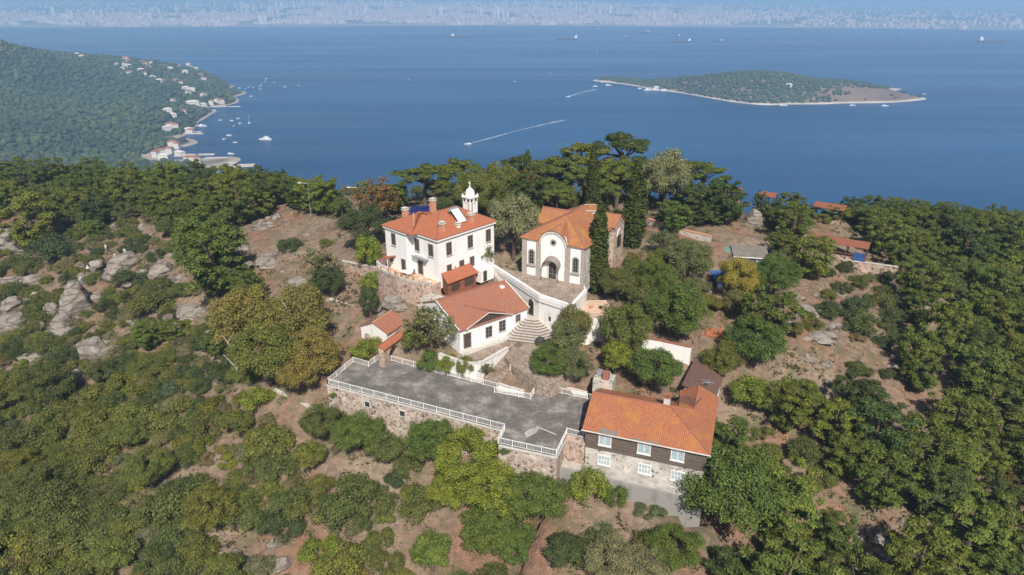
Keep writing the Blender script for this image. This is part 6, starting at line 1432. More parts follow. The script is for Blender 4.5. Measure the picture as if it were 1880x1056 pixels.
for px, py, rp, cc, lb_ in [(450, 590, 60, 'ochre', 'ochre-brown plane tree, the browner of the big pair'), (545, 590, 62, 'ochre', 'big yellowish plane tree with pale bare limbs'), (490, 655, 62, 'heath', 'yellow-green plane tree below the ochre pair'), (575, 655, 48, 'ochre', 'yellowish plane tree at the wall beside the deck'), (545, 690, 40, 'ochre', 'golden-tipped plane tree above the rubble wall end')]:
    S('broadleaf_tree', px, py, rp, cc, lb_, 1.0, name='plane_tree')
S('shrub', 473, 735, 34, 'bright', 'brilliant green bush at the end of the crumbling wall', 1.1)
S('pine_tree', 385, 470, 62, 'pine', 'big spreading pine overlooking the rocky gully', 1.0)
S('pine_tree', 375, 430, 52, 'pine', 'broad pine above the rocky gully')
S('pine_tree', 50, 400, 46, 'pine_light', 'sunlit pine above the pale cliff at the picture edge')
S('shrub', 242, 110 + 400, 30, 'maquis_dark', 'dark holm-oak bush under the hikers rock')
S('shrub', 275, 555, 36, 'maquis', 'dense rounded bush between the two bare gullies')
S('shrub', 95, 455, 38, 'maquis_dark', 'dark bush beside the pale cliff')
for px, py, lb_ in ((425, 640, 'pale bare forked limb sticking out of the plane trees'), (1770, 500, 'bleached dead branch rising from the pines')):
    x, y, t_ = hit(px, py, 6 if px < 500 else 3.5); o = bpy.data.objects.new('dead_tree', SNAG); col.objects.link(o); z = float(H(x, y)); o.location = (x, y, z); o.scale = (3.6 if px < 500 else 1.9,) * 3; tag(o, lb_, 'dead tree')
x, y, t_ = hit(540, 590, 7); o = bpy.data.objects.new('dead_tree', SNAG); col.objects.link(o); o.location = (x, y, float(H(x, y))); o.scale = (4.6,) * 3; o.rotation_euler.z = 2; tag(o, 'pale bare limbs reaching through the yellowish plane tree', 'dead tree')

# ---------------------------------------------------------------- rocks
def icosub(n_):
    v, f = IV.copy(), IF.copy()
    for _ in range(n_):
        e = {}; vl_ = list(v); nf = []
        def mid_(a, b_):
            k = (min(a, b_), max(a, b_))
            if k not in e: q = vl_[a] + vl_[b_]; vl_.append(q / np.linalg.norm(q)); e[k] = len(vl_) - 1
            return e[k]
        for a, b_, c_ in f:
            x, y, z = mid_(a, b_), mid_(b_, c_), mid_(c_, a); nf += [(a, x, z), (b_, y, x), (c_, z, y), (x, y, z)]
        v, f = np.array(vl_), np.array(nf)
    return v, f
SV, SF = icosub(3)
def boulder(r_, flat=.75):
    v = SV * (1 + .08 * r_.normal(size=(len(SV), 1)) * .5)
    for _ in range(16):
        n_ = r_.normal(size=3); n_[2] *= .8; n_ /= np.linalg.norm(n_); d = r_.uniform(.55, .85); k = v @ n_; m_ = k > d; v[m_] -= n_ * (k[m_] - d)[:, None] * .93
    lay = np.round(v[:, 2] * 4) / 4; v[:, 2] = v[:, 2] * .75 + lay * .25; v[:, :2] *= 1 + .05 * np.sin(v[:, 2:3] * 17)
    v += r_.normal(size=v.shape) * .012; return v * np.array([1, 1, flat])
ROCKM = []
for s_ in range(5):
    r_ = np.random.RandomState(500 + s_); Vv, Ff, o0 = [], [], 0
    for i in range([1, 4, 6, 5, 3][s_]):
        sc_ = 1.0 if i == 0 else r_.uniform(.35, .75); off = np.zeros(3) if i == 0 else np.array([r_.uniform(-1.1, 1.1), r_.uniform(-.8, .6), r_.uniform(-.35, .2)])
        Vv.append(boulder(r_) * sc_ * np.array([r_.uniform(.8, 1.2), r_.uniform(.8, 1.1), r_.uniform(.8, 1.2)]) + off); Ff.append(SF + o0); o0 += len(SV)
    ROCKM.append(np_mesh('rock', np.concatenate(Vv), np.concatenate(Ff), M['rock']))
ROCKS = [(145,565,34,1.5,1,'tall stepped pale rock bluff with a hiker on its top'),(112,600,22,1.2,2,'broken rock shelves trailing below the stepped bluff'),(175,650,34,.8,3,'blocky split outcrop in the scrub below the stepped bluff'),(140,700,26,.9,1,'smaller rock poking from the scrub under the split outcrop'),
 (228,492,34,1.0,2,'two-headed rock block under the group of hikers'),(300,500,28,.8,1,'pale rock face beside the spreading pine'),(35,445,55,.6,3,'wide pale cliff slab at the edge of the wood'),(20,600,34,.8,2,'rounded grey boulders at the edge beside the scrub'),(25,560,24,.7,1,'grey rock above the rounded boulders'),(60,520,22,.8,0,'pale pillar-like boulder beside the yellow bush'),
 (20,520,20,.8,4,'half-buried rock at the scrub edge'),(345,575,24,.7,2,'rough pink-grey rock in the bare gully'),(262,420,12,.8,0,'flat boulder under the pines'),(210,418,10,.8,0,'small pale boulder under the pines'),(478,418,24,.7,3,'grey rocks at the head of the dirt clearing'),(510,400,16,.7,1,'row of pale stones in shade along the clearing'),
 (490,480,30,.6,2,'low broken rock bank at the clearing'),(545,520,24,.5,3,'stony bank beside the grey twiggy tree'),(450,460,20,.7,1,'grey lump of rock by the big pine beside the clearing'),(720,560,28,.7,2,'reddish rough rock face below the house bastion'),(700,585,18,.8,3,'broken rocks above the arched outbuilding'),(745,545,16,.9,1,'dark cleft rock under the bastion corner'),
 (1381,412,30,1.25,0,'huge rounded lone boulder above the grey-roofed hut'),(1300,327,22,.5,1,'white rock slab showing through the skyline trees'),(1495,545,12,.8,0,'small white boulder on the dirt slope below the long pavilion'),(1480,570,22,.5,2,'pale rock ledge beside the yellowish pines'),(1430,585,26,.45,3,'grey-white rock ledge below the dark round tree'),(1535,600,18,.5,4,'pale flat rock on the dry slope'),
 (1400,560,20,.5,1,'grey ledge in the shade of the dark round tree'),(1500,620,24,.5,2,'rough rock band above the dry grass'),(1750,645,16,.8,1,'grey rock at the foot of the lone bare-trunked pine'),(1600,985,22,.7,2,'pale rocks between the pines at the bottom edge'),(1625,1020,26,.6,3,'broken white rocks lowest among the pines'),(1655,960,14,.9,0,'grey-blue boulder in pine shade near the bottom edge'),(1580,1040,16,.7,4,'whitish rock in the gap between pines'),
 (500,1000,20,.8,0,'large smooth grey boulder near the bottom edge'),(520,1035,26,.6,1,'wide pale slab beneath the smooth boulder'),(437,1020,14,.8,4,'pair of small pale rocks beside the smooth boulder'),(242,1000,7,.8,0,'small white stone alone in the lower scrub'),(380,700,12,.7,1,'pale stones high in the lower scrub'),(205,725,16,.6,2,'white rocks between dense shrubs'),(1515,705,8,.7,3,'heap of pale stones in the dry grass'),(1460,545,14,.6,1,'stone band near the leaning pine')]
for px, py, rp, hz, k, lb_ in ROCKS:
    x, y, t_ = hit(px, py, 0); z = float(H(x, y)); r_ = rp * proj(x, y, z)[2] / FPX * (1.22 if px < 400 else 1.0)
    o = bpy.data.objects.new('rock_outcrop', ROCKM[k]); col.objects.link(o); o.location = (x, y, z - .05 * r_); o.scale = (r_, r_ * .9, r_ * hz * 1.15); o.rotation_euler.z = vr.uniform(-.4, .4)
    tag(o, lb_, 'rock')
# many half-buried rocks on the left cliffs and the dry slope
for poly_, n_, lb_, gp in (([(0,420),(240,430),(430,480),(420,620),(230,640),(120,720),(0,740)], 46, 'half-buried pale rock on the scrubby cliff slope', 'rocks of the scrubby cliff slope'), ([(1400,520),(1660,500),(1700,660),(1560,700),(1400,640)], 16, 'low pale rock on the dry pine slope', 'rocks of the dry pine slope'), ([(430,400),(560,400),(620,560),(520,560),(420,480)], 12, 'grey stone lying about the dirt clearing', 'stones around the dirt clearing')):
    c_ = 0
    while c_ < n_:
        px, py = vr.uniform(0, 1880), vr.uniform(390, 760)
        if not bool(inpoly(np.array(px), np.array(py), poly_)): continue
        x, y, t_ = hit(px, py, 0); z = float(H(x, y)); r_ = vr.uniform(.7, 2.3) if px < 420 else vr.uniform(.5, 1.3)
        o = bpy.data.objects.new('rock', ROCKM[vr.randrange(5)]); col.objects.link(o); o.location = (x, y, z - .1); o.scale = (r_, r_, r_ * vr.uniform(.45, .9)); o.rotation_euler.z = vr.uniform(0, 6); tag(o, lb_, 'rock', gp); c_ += 1

# ---------------------------------------------------------------- vegetation cover
EXC = [offs(DECK, .3), offs(CT, .5), offs(CT2, .5), offs(HT, .3), [fH(-12.4, -3.8), fH(4.2, -3.8), fH(4.2, 9), fH(.8, 13), fH(-12.4, 13)], [fB(-1, -1.5), fB(13, -1.5), fB(13, 12.5), fB(-1, 12.5)], [fC(-1.5, -8), fC(12, -8), fC(13, 17), fC(-1.5, 17)],
       [fA(-3, -3.4), fA(15, -3.4), fA(15, 13), fA(-3, 13)], [fA(9, 12), fA(15, 12), fA(15.5, 23), fA(9, 23)], offs(YARD, .6), offs(BED, .8), [(-24,92),(-18,88),(-12,96),(-17,103),(-24,99)], [(-19.5,85),(-15.5,85),(-15,91),(-18,92)], [(-6,82),(11,78),(11,84),(3,87),(-2,92),(-8,86)]]
EXC += [[P(a, b_, 5)[:2] for a, b_ in q] for q in ([(1310,445),(1420,445),(1420,490),(1310,490)], [(1475,430),(1600,440),(1600,482),(1475,475)])]
EXC += [[P(1180,612,2)[:2], P(1275,632,2)[:2], P(1275,700,1)[:2], P(1180,680,1)[:2]]]
REG = [  # sighted ground polygon, acceptance, palette key
 ([(600,400),(640,470),(600,470),(560,440),(520,500),(450,490),(432,455),(450,420),(520,398)], .04, 'mid'),
 ([(480,752),(560,752),(590,800),(610,850),(725,865),(760,950),(690,920),(600,885),(540,835)], .0, None),
 ([(1000,905),(1290,935),(1300,990),(1180,1000),(1080,1000),(1000,1010),(985,960)], .0, None),
 ([(1310,700),(1420,655),(1530,655),(1660,680),(1700,760),(1740,860),(1690,810),(1600,755),(1500,775),(1330,800),(1310,760)], .05, 'mid'),
 ([(1470,490),(1560,480),(1650,490),(1670,640),(1600,640),(1500,620),(1455,560)], .34, 'mid'),
 ([(640,560),(760,520),(780,600),(700,640),(640,650)], .12, 'mid'),
 ([(240,450),(330,440),(420,520),(420,640),(330,620),(290,520)], .4, 'mid'),
 ([(0,410),(70,430),(150,430),(250,440),(240,500),(190,560),(60,540),(0,500)], .42, 'mid'),
 ([(400,985),(560,975),(575,1070),(400,1070)], .25, 'low'), ([(1560,940),(1680,930),(1690,1070),(1540,1070)], .12, 'low'),
 ([(310,860),(400,850),(440,900),(380,950)], .35, 'low'), ([(540,940),(610,920),(620,970),(560,980)], .35, 'low'), ([(480,690),(620,680),(620,760),(480,760)], .1, 'low'),
 ([(730,940),(840,960),(870,1056),(790,1000)], .0, None),
 ([(-900,250),(740,250),(740,392),(640,396),(600,386),(520,396),(430,436),(300,440),(240,412),(130,424),(-900,445)], 1, 'pineL'),
 ([(-900,1300),(-900,405),(0,405),(300,395),(430,395),(480,560),(420,700),(-900,700)], .9, 'mid'),
 ([(-900,250),(740,250),(740,400),(430,410),(-900,430)], 1, 'pineL'),
 ([(740,250),(1400,250),(1400,405),(740,405)], .85, 'grove'),
 ([(1400,250),(2900,250),(2900,2500),(1700,1400),(1560,1400),(1300,1100),(1290,800),(1500,780),(1640,760),(1690,640),(1660,480),(1400,470)], 1, 'pineR'),
 ([(1080,400),(1400,400),(1480,560),(1480,660),(1300,700),(1270,600),(1120,640),(1080,560)], .9, 'thicket'),
 ([(740,860),(1300,980),(1300,1400),(740,1400)], .9, 'green'),
 ([(-1500,690),(760,690),(780,1500),(-1500,1500)], 1, 'low')]
PAL = {
 'pineL': [('pine_tree', 'pine', 3.3, 4.9, 5), ('pine_tree', 'pine_light', 3.0, 4.2, 2.5), ('pine_tree', 'pine_dark', 3.0, 4.4, 2), ('broadleaf_tree', 'maquis', 2, 3, 1.2), ('sparse_tree', 'grey', 2, 3, .5)],
 'grove': [('umbrella_pine', 'pine', 3.2, 4.6, 3), ('pine_tree', 'pine_dark', 3.2, 4.6, 3), ('broadleaf_tree', 'maquis', 2.2, 3.4, 3), ('umbrella_pine', 'pine_light', 3, 4, 1)],
 'pineR': [('pine_tree', 'pine', 2.6, 4.5, 5), ('pine_tree', 'pine_light', 2.4, 4.0, 3), ('pine_tree', 'pine_dark', 2.6, 4.2, 2), ('broadleaf_tree', 'maquis', 1.6, 2.6, 1), ('shrub', 'heath', 1.3, 2.2, 1), ('sparse_tree', 'brown', 1.6, 2.4, .3)],
 'thicket': [('broadleaf_tree', 'green', 2.0, 3.4, 3), ('broadleaf_tree', 'olive', 1.8, 3.0, 2.2), ('sparse_tree', 'olive', 1.6, 2.6, 1.3), ('broadleaf_tree', 'maquis', 1.8, 2.8, 1.5), ('broadleaf_tree', 'heath', 1.6, 2.4, 1)],
 'green': [('broadleaf_tree', 'green', 2.0, 3.2, 3), ('shrub', 'maquis', 1.6, 2.4, 2), ('shrub', 'heath', 1.4, 2.2, 1)],
 'mid': [('shrub', 'maquis', 1.5, 2.9, 4), ('shrub', 'maquis_dark', 1.4, 2.6, 3), ('shrub', 'heath', 1.1, 2.1, 2), ('shrub', 'grey', 1.1, 2.0, 1.5), ('shrub', 'mauve', 1.0, 1.8, .7), ('shrub', 'bright', 1.0, 1.7, .25), ('pine_tree', 'pine', 2.0, 3.2, .5)],
 'low': [('broadleaf_tree', 'maquis', 2.4, 4.2, 1.0), ('broadleaf_tree', 'heath', 2.2, 3.6, .8), ('shrub', 'maquis', 1.7, 3.7, 4), ('shrub', 'heath', 1.5, 3.4, 3.2), ('shrub', 'maquis_dark', 1.5, 2.7, 2.6), ('shrub', 'grey', 1.3, 2.3, 1.3), ('shrub', 'bright', 1.2, 2.4, .9), ('shrub', 'teal', 1.2, 2.0, .35), ('shrub', 'mauve', 1.1, 1.9, .8), ('shrub', 'ochre', 1.3, 2.4, .35)]}
WHERE = {'pineL': 'in the dense wood behind the cliffs and the dirt clearing', 'grove': 'in the skyline grove behind the house and church', 'pineR': 'in the woods on the slope beyond the timber house', 'thicket': 'in the thicket below the long stone wall', 'green': 'in the growth below the deck and the dry grass', 'mid': 'on the rocky upper slope', 'low': 'on the scrubby lower slope beside the dirt track'}
LOOK = {'brown': 'half-dry brownish', 'pine': 'mid-green', 'pine_light': 'bright yellow-green', 'pine_dark': 'dark green', 'maquis': 'deep olive-green', 'maquis_dark': 'very dark green', 'grey': 'grey-green', 'olive': 'dull olive', 'green': 'leaf-green', 'heath': 'yellowish olive', 'bright': 'vivid light green', 'teal': 'bluish green', 'mauve': 'greyish brown', 'ochre': 'ochre-tinged'}
KN = {'pine_tree': 'pine', 'umbrella_pine': 'flat-topped pine', 'shrub': 'bush', 'broadleaf_tree': 'leafy tree', 'sparse_tree': 'twiggy tree'}
PLU = ("s", "es")
NAMES = {('shrub', 'maquis'): 'evergreen_shrub', ('shrub', 'maquis_dark'): 'holm_oak_shrub', ('shrub', 'heath'): 'heath_bush', ('shrub', 'ochre'): 'heath_bush', ('shrub', 'bright'): 'heath_bush'}
SKY_X = [-200,0,100,200,300,400,470,520,560,620,700,740,790,880,930,1000,1100,1200,1300,1350,1400,1450,1500,1560,1700,1880,2100]
SKY_Y = [262,268,276,290,300,308,312,320,326,332,336,342,330,334,330,300,290,300,300,320,342,345,354,352,372,388,400]
KEEP = [(955,428,1126,565,107),(1000,626,1012,640,96),(1482,414,1600,470,138),(1496,362,1550,390,150),(1391,342,1426,372,150),(1352,384,1408,424,130),(1318,432,1408,480,118),(1190,398,1308,446,125),(1100,392,1146,500,118),(1146,300,1188,465,130),(1183,618,1272,665,100),(1250,655,1326,728,95),
        (1297,594,1346,632,103),(660,562,757,626,102),(748,368,792,388,140),(1066,538,1126,620,100),(1722,600,1760,680,110),(1310,490,1345,530,115),(900,480,1000,640,105),(640,338,670,372,150)]
for q in ROCKS: KEEP.append((q[0] - q[2] * .75, q[1] - q[2] * (.5 + .35 * q[3]), q[0] + q[2] * .75, q[1] + q[2] * .25, 400))
man = [(x, y, r_) for x, y, r_ in PLANTS]; cell = {}
def blocked(x, y, r_, top, full=True):
    z = float(H(x, y)); a, b_, dep = proj(x, y, z + top); rp = r_ * FPX / dep
    if b_ < np.interp(a, SKY_X, SKY_Y): return True
    a2, b2, d2 = proj(x, y, z)
    return any(a + rp * .7 > X0 and a - rp * .7 < X1 and b2 > Y0 and b_ + rp * .2 < Y1 and dep < dk_ * 1.08 for X0, Y0, X1, Y1, dk_ in KEEP)
LAND = [(155,565,'stepped rock bluff'),(385,470,'big gully pine'),(228,492,'two-headed rock'),(30,450,'pale cliff slab'),(175,650,'split blocky outcrop'),(500,610,'plane trees'),(473,735,'brilliant green bush'),(610,700,'outer deck corner'),(550,440,'dirt clearing'),(660,345,'street lamp'),(800,400,'white house'),(1050,390,'church roof'),(1166,400,'slim cypress'),(1245,420,'long stone wall'),(1380,405,'lone boulder'),(1540,440,'long pavilion'),(1350,520,'yellow tree'),(1245,580,'big leafy tree'),(1285,690,'brown-roofed shed'),(1320,610,'red-tiled shelter'),(1240,780,'timber house'),(1340,900,'large spreading tree'),(1740,620,'bare-trunked pine'),(1500,620,'rough rock band'),(1515,705,'heap of stones'),(1620,1000,'broken white rocks'),(1128,1035,'grey olive trees'),(900,900,'bright vine mound'),(500,1010,'smooth grey boulder'),(242,1000,'lone white stone'),(205,725,'white rocks among shrubs'),(380,700,'pale scrub stones'),(1770,500,'bleached dead branch'),(1086,893,'clipped-looking bush'),(0,330,'upper corner of the wood'),(1880,430,'far end of the skyline'),(600,850,'dirt track'),(330,570,'bare gully'),(340,880,'dry patch in the scrub'),(1880,1000,'lower corner of the pines'),(0,1050,'lowest corner of the scrub'),(1880,700,'edge pines above'),(90,850,'dark scrub thicket')]
def where(x, y, z):
    a, b_, d_ = proj(x, y, z); k = min(LAND, key=lambda q: (q[0] - a) ** 2 + 1.5 * (q[1] - b_) ** 2); dx, dy = a - k[0], b_ - k[1]; dd = math.hypot(dx, dy)
    rel = ('below' if dy > 0 else 'above') if abs(dy) > abs(dx) * 1.6 else ('right of' if dx > 0 else 'left of') if abs(dx) > abs(dy) * 1.6 else (('lower ' if dy > 0 else 'upper ') + ('right of' if dx > 0 else 'left of'))
    return ('just ' if dd < 45 else 'well ' if dd > 110 else '') + rel + ' the ' + k[2], k[2]
def near(x, y, r_, fac):
    cx, cy = int(x // 6), int(y // 6)
    for i in (-1, 0, 1):
        for j in (-1, 0, 1):
            for (a, b_, c_) in cell.get((cx + i, cy + j), ()):
                if (a - x) ** 2 + (b_ - y) ** 2 < (fac * (r_ + c_)) ** 2: return True
    return False
for a, b_, c_ in man: cell.setdefault((int(a // 6), int(b_ // 6)), []).append((a, b_, c_))
cand = []
for _ in range(60000):
    cand.append((vr.uniform(-190, 150), vr.uniform(40, 262)))
ca = np.array(cand); cz_ = H(ca[:, 0], ca[:, 1]); cpx, cpy, cdep = proj(ca[:, 0], ca[:, 1], cz_)
th_ = np.degrees(np.arctan2(ca[:, 0], ca[:, 1])); rc_ = np.interp(th_, [-60, -37, -23, -11, 9.5, 22, 37, 60], [270, 250, 196, 152, 152, 146, 188, 215])
ok = (cdep > 20) & (cpx > -160) & (cpx < 2040) & (cpy < 1190) & (np.hypot(ca[:, 0], ca[:, 1]) < rc_ + 9)
for q in EXC: ok &= ~inpoly(ca[:, 0], ca[:, 1], q)
reg = np.full(len(ca), -1)
for i, (pl, ac, key) in enumerate(REG): reg = np.where((reg < 0) & inpoly(cpx, cpy, pl), i, reg)
cnt = {}
for k in np.nonzero(ok & (reg >= 0))[0]:
    pl, ac, key = REG[reg[k]]
    if key is None or vr.random() > ac * .6: continue
    pal = PAL[key]; q = vr.random() * sum(p_[4] for p_ in pal)
    for kind, cc, r0, r1, w_ in pal:
        q -= w_
        if q <= 0: break
    nm = NAMES.get((kind, cc), 'grey_bush' if kind == 'shrub' else 'dark_pine' if (kind, cc) == ('pine_tree', 'pine_dark') else kind)
    if cnt.get(nm, 0) >= 295: continue
    x, y = ca[k]; r_ = vr.uniform(r0, r1) if kind != 'shrub' else r0 + (r1 - r0) * vr.random() ** 1.4
    dd = math.hypot(x, y); 
    if near(x, y, r_, (.5 if kind == 'shrub' else .64 if key == 'pineR' else .58) if ac > .5 else .75): continue
    if blocked(x, y, r_, r_ * {'pine_tree': 2.05, 'umbrella_pine': 2.1, 'shrub': .9, 'broadleaf_tree': 1.6, 'sparse_tree': 1.6}[kind]):
        r_ *= .72
        if kind == 'shrub' or blocked(x, y, r_, r_ * 2.0): continue
    bad = False
    for e_ in EXC[:9]:
        if any((x - a) ** 2 + (y - b_) ** 2 < (r_ * .75) ** 2 for a, b_ in e_): bad = True; break
    if bad: continue
    cell.setdefault((int(x // 6), int(y // 6)), []).append((x, y, r_)); cnt[nm] = cnt.get(nm, 0) + 1
    hs_ = {'pine_tree': vr.uniform(.85, 1.2), 'umbrella_pine': vr.uniform(.9, 1.2), 'shrub': vr.uniform(.75, 1.15), 'broadleaf_tree': vr.uniform(.75, 1.0), 'sparse_tree': vr.uniform(.75, 1.0)}[kind]
    wh, lmk = where(x, y, cz_[k]); sz_ = 'small ' if r_ < r0 + (r1 - r0) * .25 else 'large ' if r_ > r0 + (r1 - r0) * .72 else ''
    plant(kind, x, y, r_ * (1.22 if kind == 'shrub' else 1.12), hs_, cc, f'{sz_}{LOOK[cc]} {KN[kind]} {wh}', f'{KN[kind]}{PLU[kind == "shrub"]} around the {lmk}', name=nm)
print('plants', cnt, flush=True)

# ground cover: low herbs, dry straw, small brush (uncountable)
def cover(name, n_, hgt, wid, color, label, seed, accept, clump=7, mask=None):
    r_ = np.random.RandomState(seed); P2 = np.stack([r_.uniform(-175, 140, n_), r_.uniform(45, 235, n_)], 1)
    nz = vnoise(P2[:, 0], P2[:, 1], 7, seed) + .6 * vnoise(P2[:, 0], P2[:, 1], 2.5, seed + 1); k = nz > accept
    z = H(P2[:, 0], P2[:, 1]); a, b_, dep = proj(P2[:, 0], P2[:, 1], z); k &= (a > -80) & (a < 1960) & (b_ < 1120) & (dep > 10)
    for q in EXC: k &= ~inpoly(P2[:, 0], P2[:, 1], q)
    for pl, ac, key in REG[:2]: k &= ~(inpoly(a, b_, pl) & (r_.rand(n_) < .85))
    P2, z = P2[k], z[k]; m_ = len(P2); cc = np.repeat(np.column_stack([P2, z]), clump, 0); N_ = len(cc)
    sz = np.repeat(r_.uniform(.5, 1.6, m_), clump); off = r_.normal(size=(N_, 3)) * np.array([wid * 1.6, wid * 1.6, 0]) * sz[:, None]; cc = cc + off; cc[:, 2] += np.abs(r_.normal(size=N_)) * hgt * .6 * sz
    nn = r_.normal(size=(N_, 3)) * .55 + np.array([0, -.1, .8]); nn /= np.linalg.norm(nn, axis=1, keepdims=True); t_ = np.cross(nn, r_.normal(size=(N_, 3))); t_ /= np.linalg.norm(t_, axis=1, keepdims=True); bb = np.cross(nn, t_); s_ = (wid * r_.uniform(.4, 1.1, N_))[:, None]
    V = np.stack([cc - t_ * s_, cc - bb * s_ * .6, cc + t_ * s_, cc + bb * s_ * .6], 1).reshape(-1, 3)
    o = bpy.data.objects.new(name, np_mesh(name, V, np.arange(N_ * 4).reshape(-1, 4), M['leaf'])); col.objects.link(o); o.color = (*color, 1); tag(o, label, kind='stuff')
cover('dry_straw', 26000, .15, .2, (.3, .21, .12), 'dry straw and dead herbs scattered over the hill', 41, -.05)
cover('low_herbs', 20000, .3, .26, (.085, .095, .035), 'low green herbs between the bushes', 51, .12, 9)
def scrub(name, n_, seed, label, colr, keys, rr):
    r_ = np.random.RandomState(seed); P2 = np.stack([r_.uniform(-175, 140, n_), r_.uniform(45, 225, n_)], 1); z = H(P2[:, 0], P2[:, 1]); a, b_, dep = proj(P2[:, 0], P2[:, 1], z); k = (a > -60) & (a < 1940) & (b_ < 1110) & (dep > 10)
    for q in EXC: k &= ~inpoly(P2[:, 0], P2[:, 1], q)
    rg = np.full(n_, -1)
    for i, (pl, ac, key) in enumerate(REG): rg = np.where((rg < 0) & inpoly(a, b_, pl), i, rg)
    acc = np.array([(ac if key in keys else 0) for pl, ac, key in REG] + [0])[rg]; k &= r_.rand(n_) < acc ** 1.3; k &= vnoise(P2[:, 0], P2[:, 1], 5, seed) > -.22
    P2, z = P2[k], z[k]; rad = r_.uniform(rr[0], rr[1], len(P2)); o = bpy.data.objects.new(name, leaves(name, np.column_stack([P2, z + rad * .15, rad]), 44, .14, seed, 1.5, .8, .6, .7, .4)); col.objects.link(o); o.color = (*colr, 1); tag(o, label, kind='stuff')
scrub('low_scrub', 9500, 71, 'low olive-green scrub filling the gaps between bushes', COL['maquis'], ('low', 'mid', 'green', 'thicket', 'grove'), (.45, 1.25))
scrub('low_heath', 3600, 72, 'low yellowish heath between the bushes and pines', COL['heath'], ('low', 'mid', 'pineR', 'pineL', 'green', 'grove', 'thicket'), (.4, .9))
cover('brush', 9000, .5, .3, (.11, .085, .06), 'brown leafless brush between the bushes', 61, .2, 12)
r_ = np.random.RandomState(77); P2 = np.stack([r_.uniform(-170, 140, 16000), r_.uniform(45, 230, 16000)], 1); z = H(P2[:, 0], P2[:, 1]); a, b_, dep = proj(P2[:, 0], P2[:, 1], z)
k = (vnoise(P2[:, 0], P2[:, 1], 11, 91) > .08) & (a > -60) & (a < 1940) & (b_ < 1100)
for q in EXC: k &= ~inpoly(P2[:, 0], P2[:, 1], q)
P2, z = P2[k], z[k]; n_ = len(P2); sz = r_.uniform(.06, .3, n_) ** 1.0
V = IV[None] * (1 + r_.uniform(-.3, .3, (n_, 12, 1))) * sz[:, None, None] * np.array([1.2, 1, .7]) + np.column_stack([P2, z])[:, None]
o = bpy.data.objects.new('loose_stones', np_mesh('loose_stones', V.reshape(-1, 3), (IF[None] + (np.arange(n_) * 12)[:, None, None]).reshape(-1, 3), M['rock'])); col.objects.link(o); tag(o, 'loose pale stones and rubble strewn over the dirt', kind='stuff')
# small tuft growing out of the deck wall
o = bpy.data.objects.new('wall_shrub', PROTO['shrub'][0][0]); col.objects.link(o); q = P(617, 727, -1.3); o.location = (DECK[0][0] + .9, DECK[0][1] - .75, -1.7); o.scale = (.55, .55, .7); o.color = (*COL['bright'], 1); tag(o, 'small green bush rooted in the rubble wall under the deck corner', 'shrub')
o = bpy.data.objects.new('wall_shrub', PROTO['shrub'][1][0]); col.objects.link(o); o.location = (DECK[2][0] + .8, DECK[2][1] - .5, -.9); o.scale = (.9, .45, .5); o.color = (*COL['green'], 1); tag(o, 'strip of green growth rooted below the railing of the projecting deck part', 'shrub')

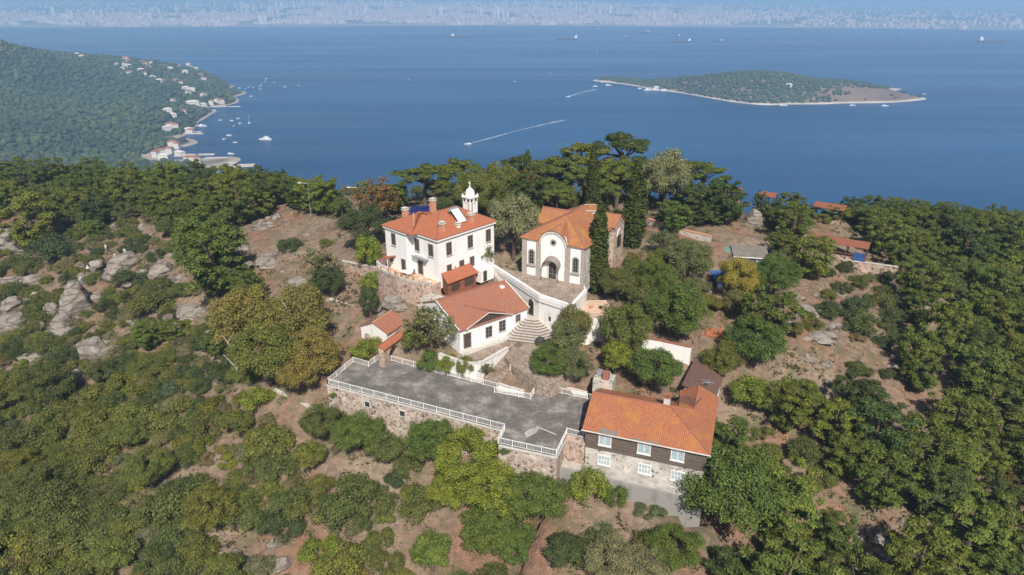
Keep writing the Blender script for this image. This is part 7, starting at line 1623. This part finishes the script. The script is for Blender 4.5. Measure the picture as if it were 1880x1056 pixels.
# ---------------------------------------------------------------- hikers
def skin(name, verts, edges, radii, mat, parent, root=0):
    me = bpy.data.meshes.new(name); me.from_pydata(verts, edges, []); me.materials.append(M[mat]); o = bpy.data.objects.new(name, me); col.objects.link(o); o.parent = parent
    sk = o.modifiers.new('skin', 'SKIN'); sk.use_smooth_shade = True; me.skin_vertices or me.attributes
    for v_, r_ in zip(me.skin_vertices[0].data, radii): v_.radius = (r_, r_); v_.use_root = False
    me.skin_vertices[0].data[root].use_root = True; ss = o.modifiers.new('sub', 'SUBSURF'); ss.levels = 1; ss.render_levels = 1; return o
def person(px, py, rz, label, top='cloth_white', leg='cloth_white', hat='cloth_white', bend=0.0, crouch=0.0, arms='down'):
    x, y, t_ = hit(px, py, 0); z = float(H(x, y)); e = empty('person', (x, y, z), rz, label, 'person', None)
    hz = .92 - crouch * .42; ky = -.05 - crouch * .3; b_ = bend
    Pl = (0, 0, hz); Ch = (0, -b_ * .35, hz + .42 * (1 - b_ * .25)); Nk = (0, -b_ * .48, hz + .6 * (1 - b_ * .3)); Hd = (0, -b_ * .55 - .02, hz + .74 * (1 - b_ * .3)); Ht = (0, -b_ * .58, hz + .84 * (1 - b_ * .3))
    V = [Pl, Ch, Nk, Hd, Ht]; E_ = [(0, 1), (1, 2), (2, 3), (3, 4)]; Rd = [.14, .15, .055, .1, .07]
    for s_ in (-1, 1):
        i = len(V); V += [(s_ * .1, 0, hz - .08), (s_ * .12, ky, hz * .52), (s_ * .13, .03, .09), (s_ * .14, -.13, .04)]; E_ += [(0, i), (i, i + 1), (i + 1, i + 2), (i + 2, i + 3)]; Rd += [.1, .07, .05, .045]
        i = len(V); up = arms == 'up'
        V += [(s_ * .2, Ch[1], Ch[2] + .1), (s_ * .28, Ch[1] - (.15 if up else .03), Ch[2] - (.08 if up else .2)), (s_ * (.1 if up else .3), Ch[1] - (.32 if up else .12), Ch[2] + (.22 if up else -.42)), (s_ * (.08 if up else .3), Ch[1] - (.33 if up else .16), Ch[2] + (.3 if up else -.5))]
        E_ += [(1, i), (i, i + 1), (i + 1, i + 2), (i + 2, i + 3)]; Rd += [.07, .05, .038, .035]
    skin('body', V, E_, Rd, 'skin', e)
    skin('shirt', [V[0], V[1], V[9 - 0], V[10], V[17 - 0], V[18], (0, V[2][1] * .9, V[2][2] - .04)], [(0, 1), (1, 2), (2, 3), (1, 4), (4, 5), (1, 6)], [.165, .175, .09, .072, .09, .072, .075], top, e, 1)
    skin('trousers', [(0, 0, hz - .02), V[5], V[6], (V[7][0], V[7][1], .16), V[13], V[14], (V[15][0], V[15][1], .16)], [(0, 1), (1, 2), (2, 3), (0, 4), (4, 5), (5, 6)], [.155, .12, .09, .075, .12, .09, .075], leg, e)
    h_ = MB().lathe((Hd[0], Hd[1], Hd[2] + .04), [(.19, 0), (.12, .03), (.115, .09), (.07, .14), (0, .15)], 10).build('hat', M[hat], e)
    return e
person(196, 463, 2.6, 'person in pale clothes and sun hat with raised arms at the back of the rock', 'cloth_white', 'cloth_blue', 'cloth_white', arms='up')
person(231, 468, .4, 'person in white bending forward on the two-headed rock', 'cloth_white', 'cloth_white', 'cloth_white', .7, .2)
person(213, 475, -.5, 'person in white crouching at the lip of the two-headed rock', 'cloth_white', 'cloth_white', 'cloth_dark', .5, .7)
person(164, 503, .2, 'person in white shirt and dark trousers on the red dirt path', 'cloth_white', 'cloth_dark', 'cloth_white', .1)
person(151, 524, 1.2, 'person in pale blue standing on top of the stepped bluff', 'cloth_blue', 'cloth_blue', 'cloth_white')
person(275, 442, 1.0, 'person in dark clothes and white cap crouching in the pine shade', 'cloth_dark', 'cloth_dark', 'cloth_white', .6, .7)

# ---------------------------------------------------------------- haze
m = bpy.data.materials.new('haze'); m.use_nodes = True; n = m.node_tree.nodes; n.clear()
ou = n.new('ShaderNodeOutputMaterial'); pv = n.new('ShaderNodeVolumePrincipled'); m.node_tree.links.new(pv.outputs[0], ou.inputs['Volume'])
pv.inputs['Color'].default_value = (0.42, 0.68, 1.0, 1); pv.inputs['Density'].default_value = 0.00022; pv.inputs['Anisotropy'].default_value = 0.0
hz = MB().box(-14000, 14000, -400, 16000, SEA - 20, 52).build('haze', m); tag(hz, 'blue haze filling the air over the strait', kind='stuff')
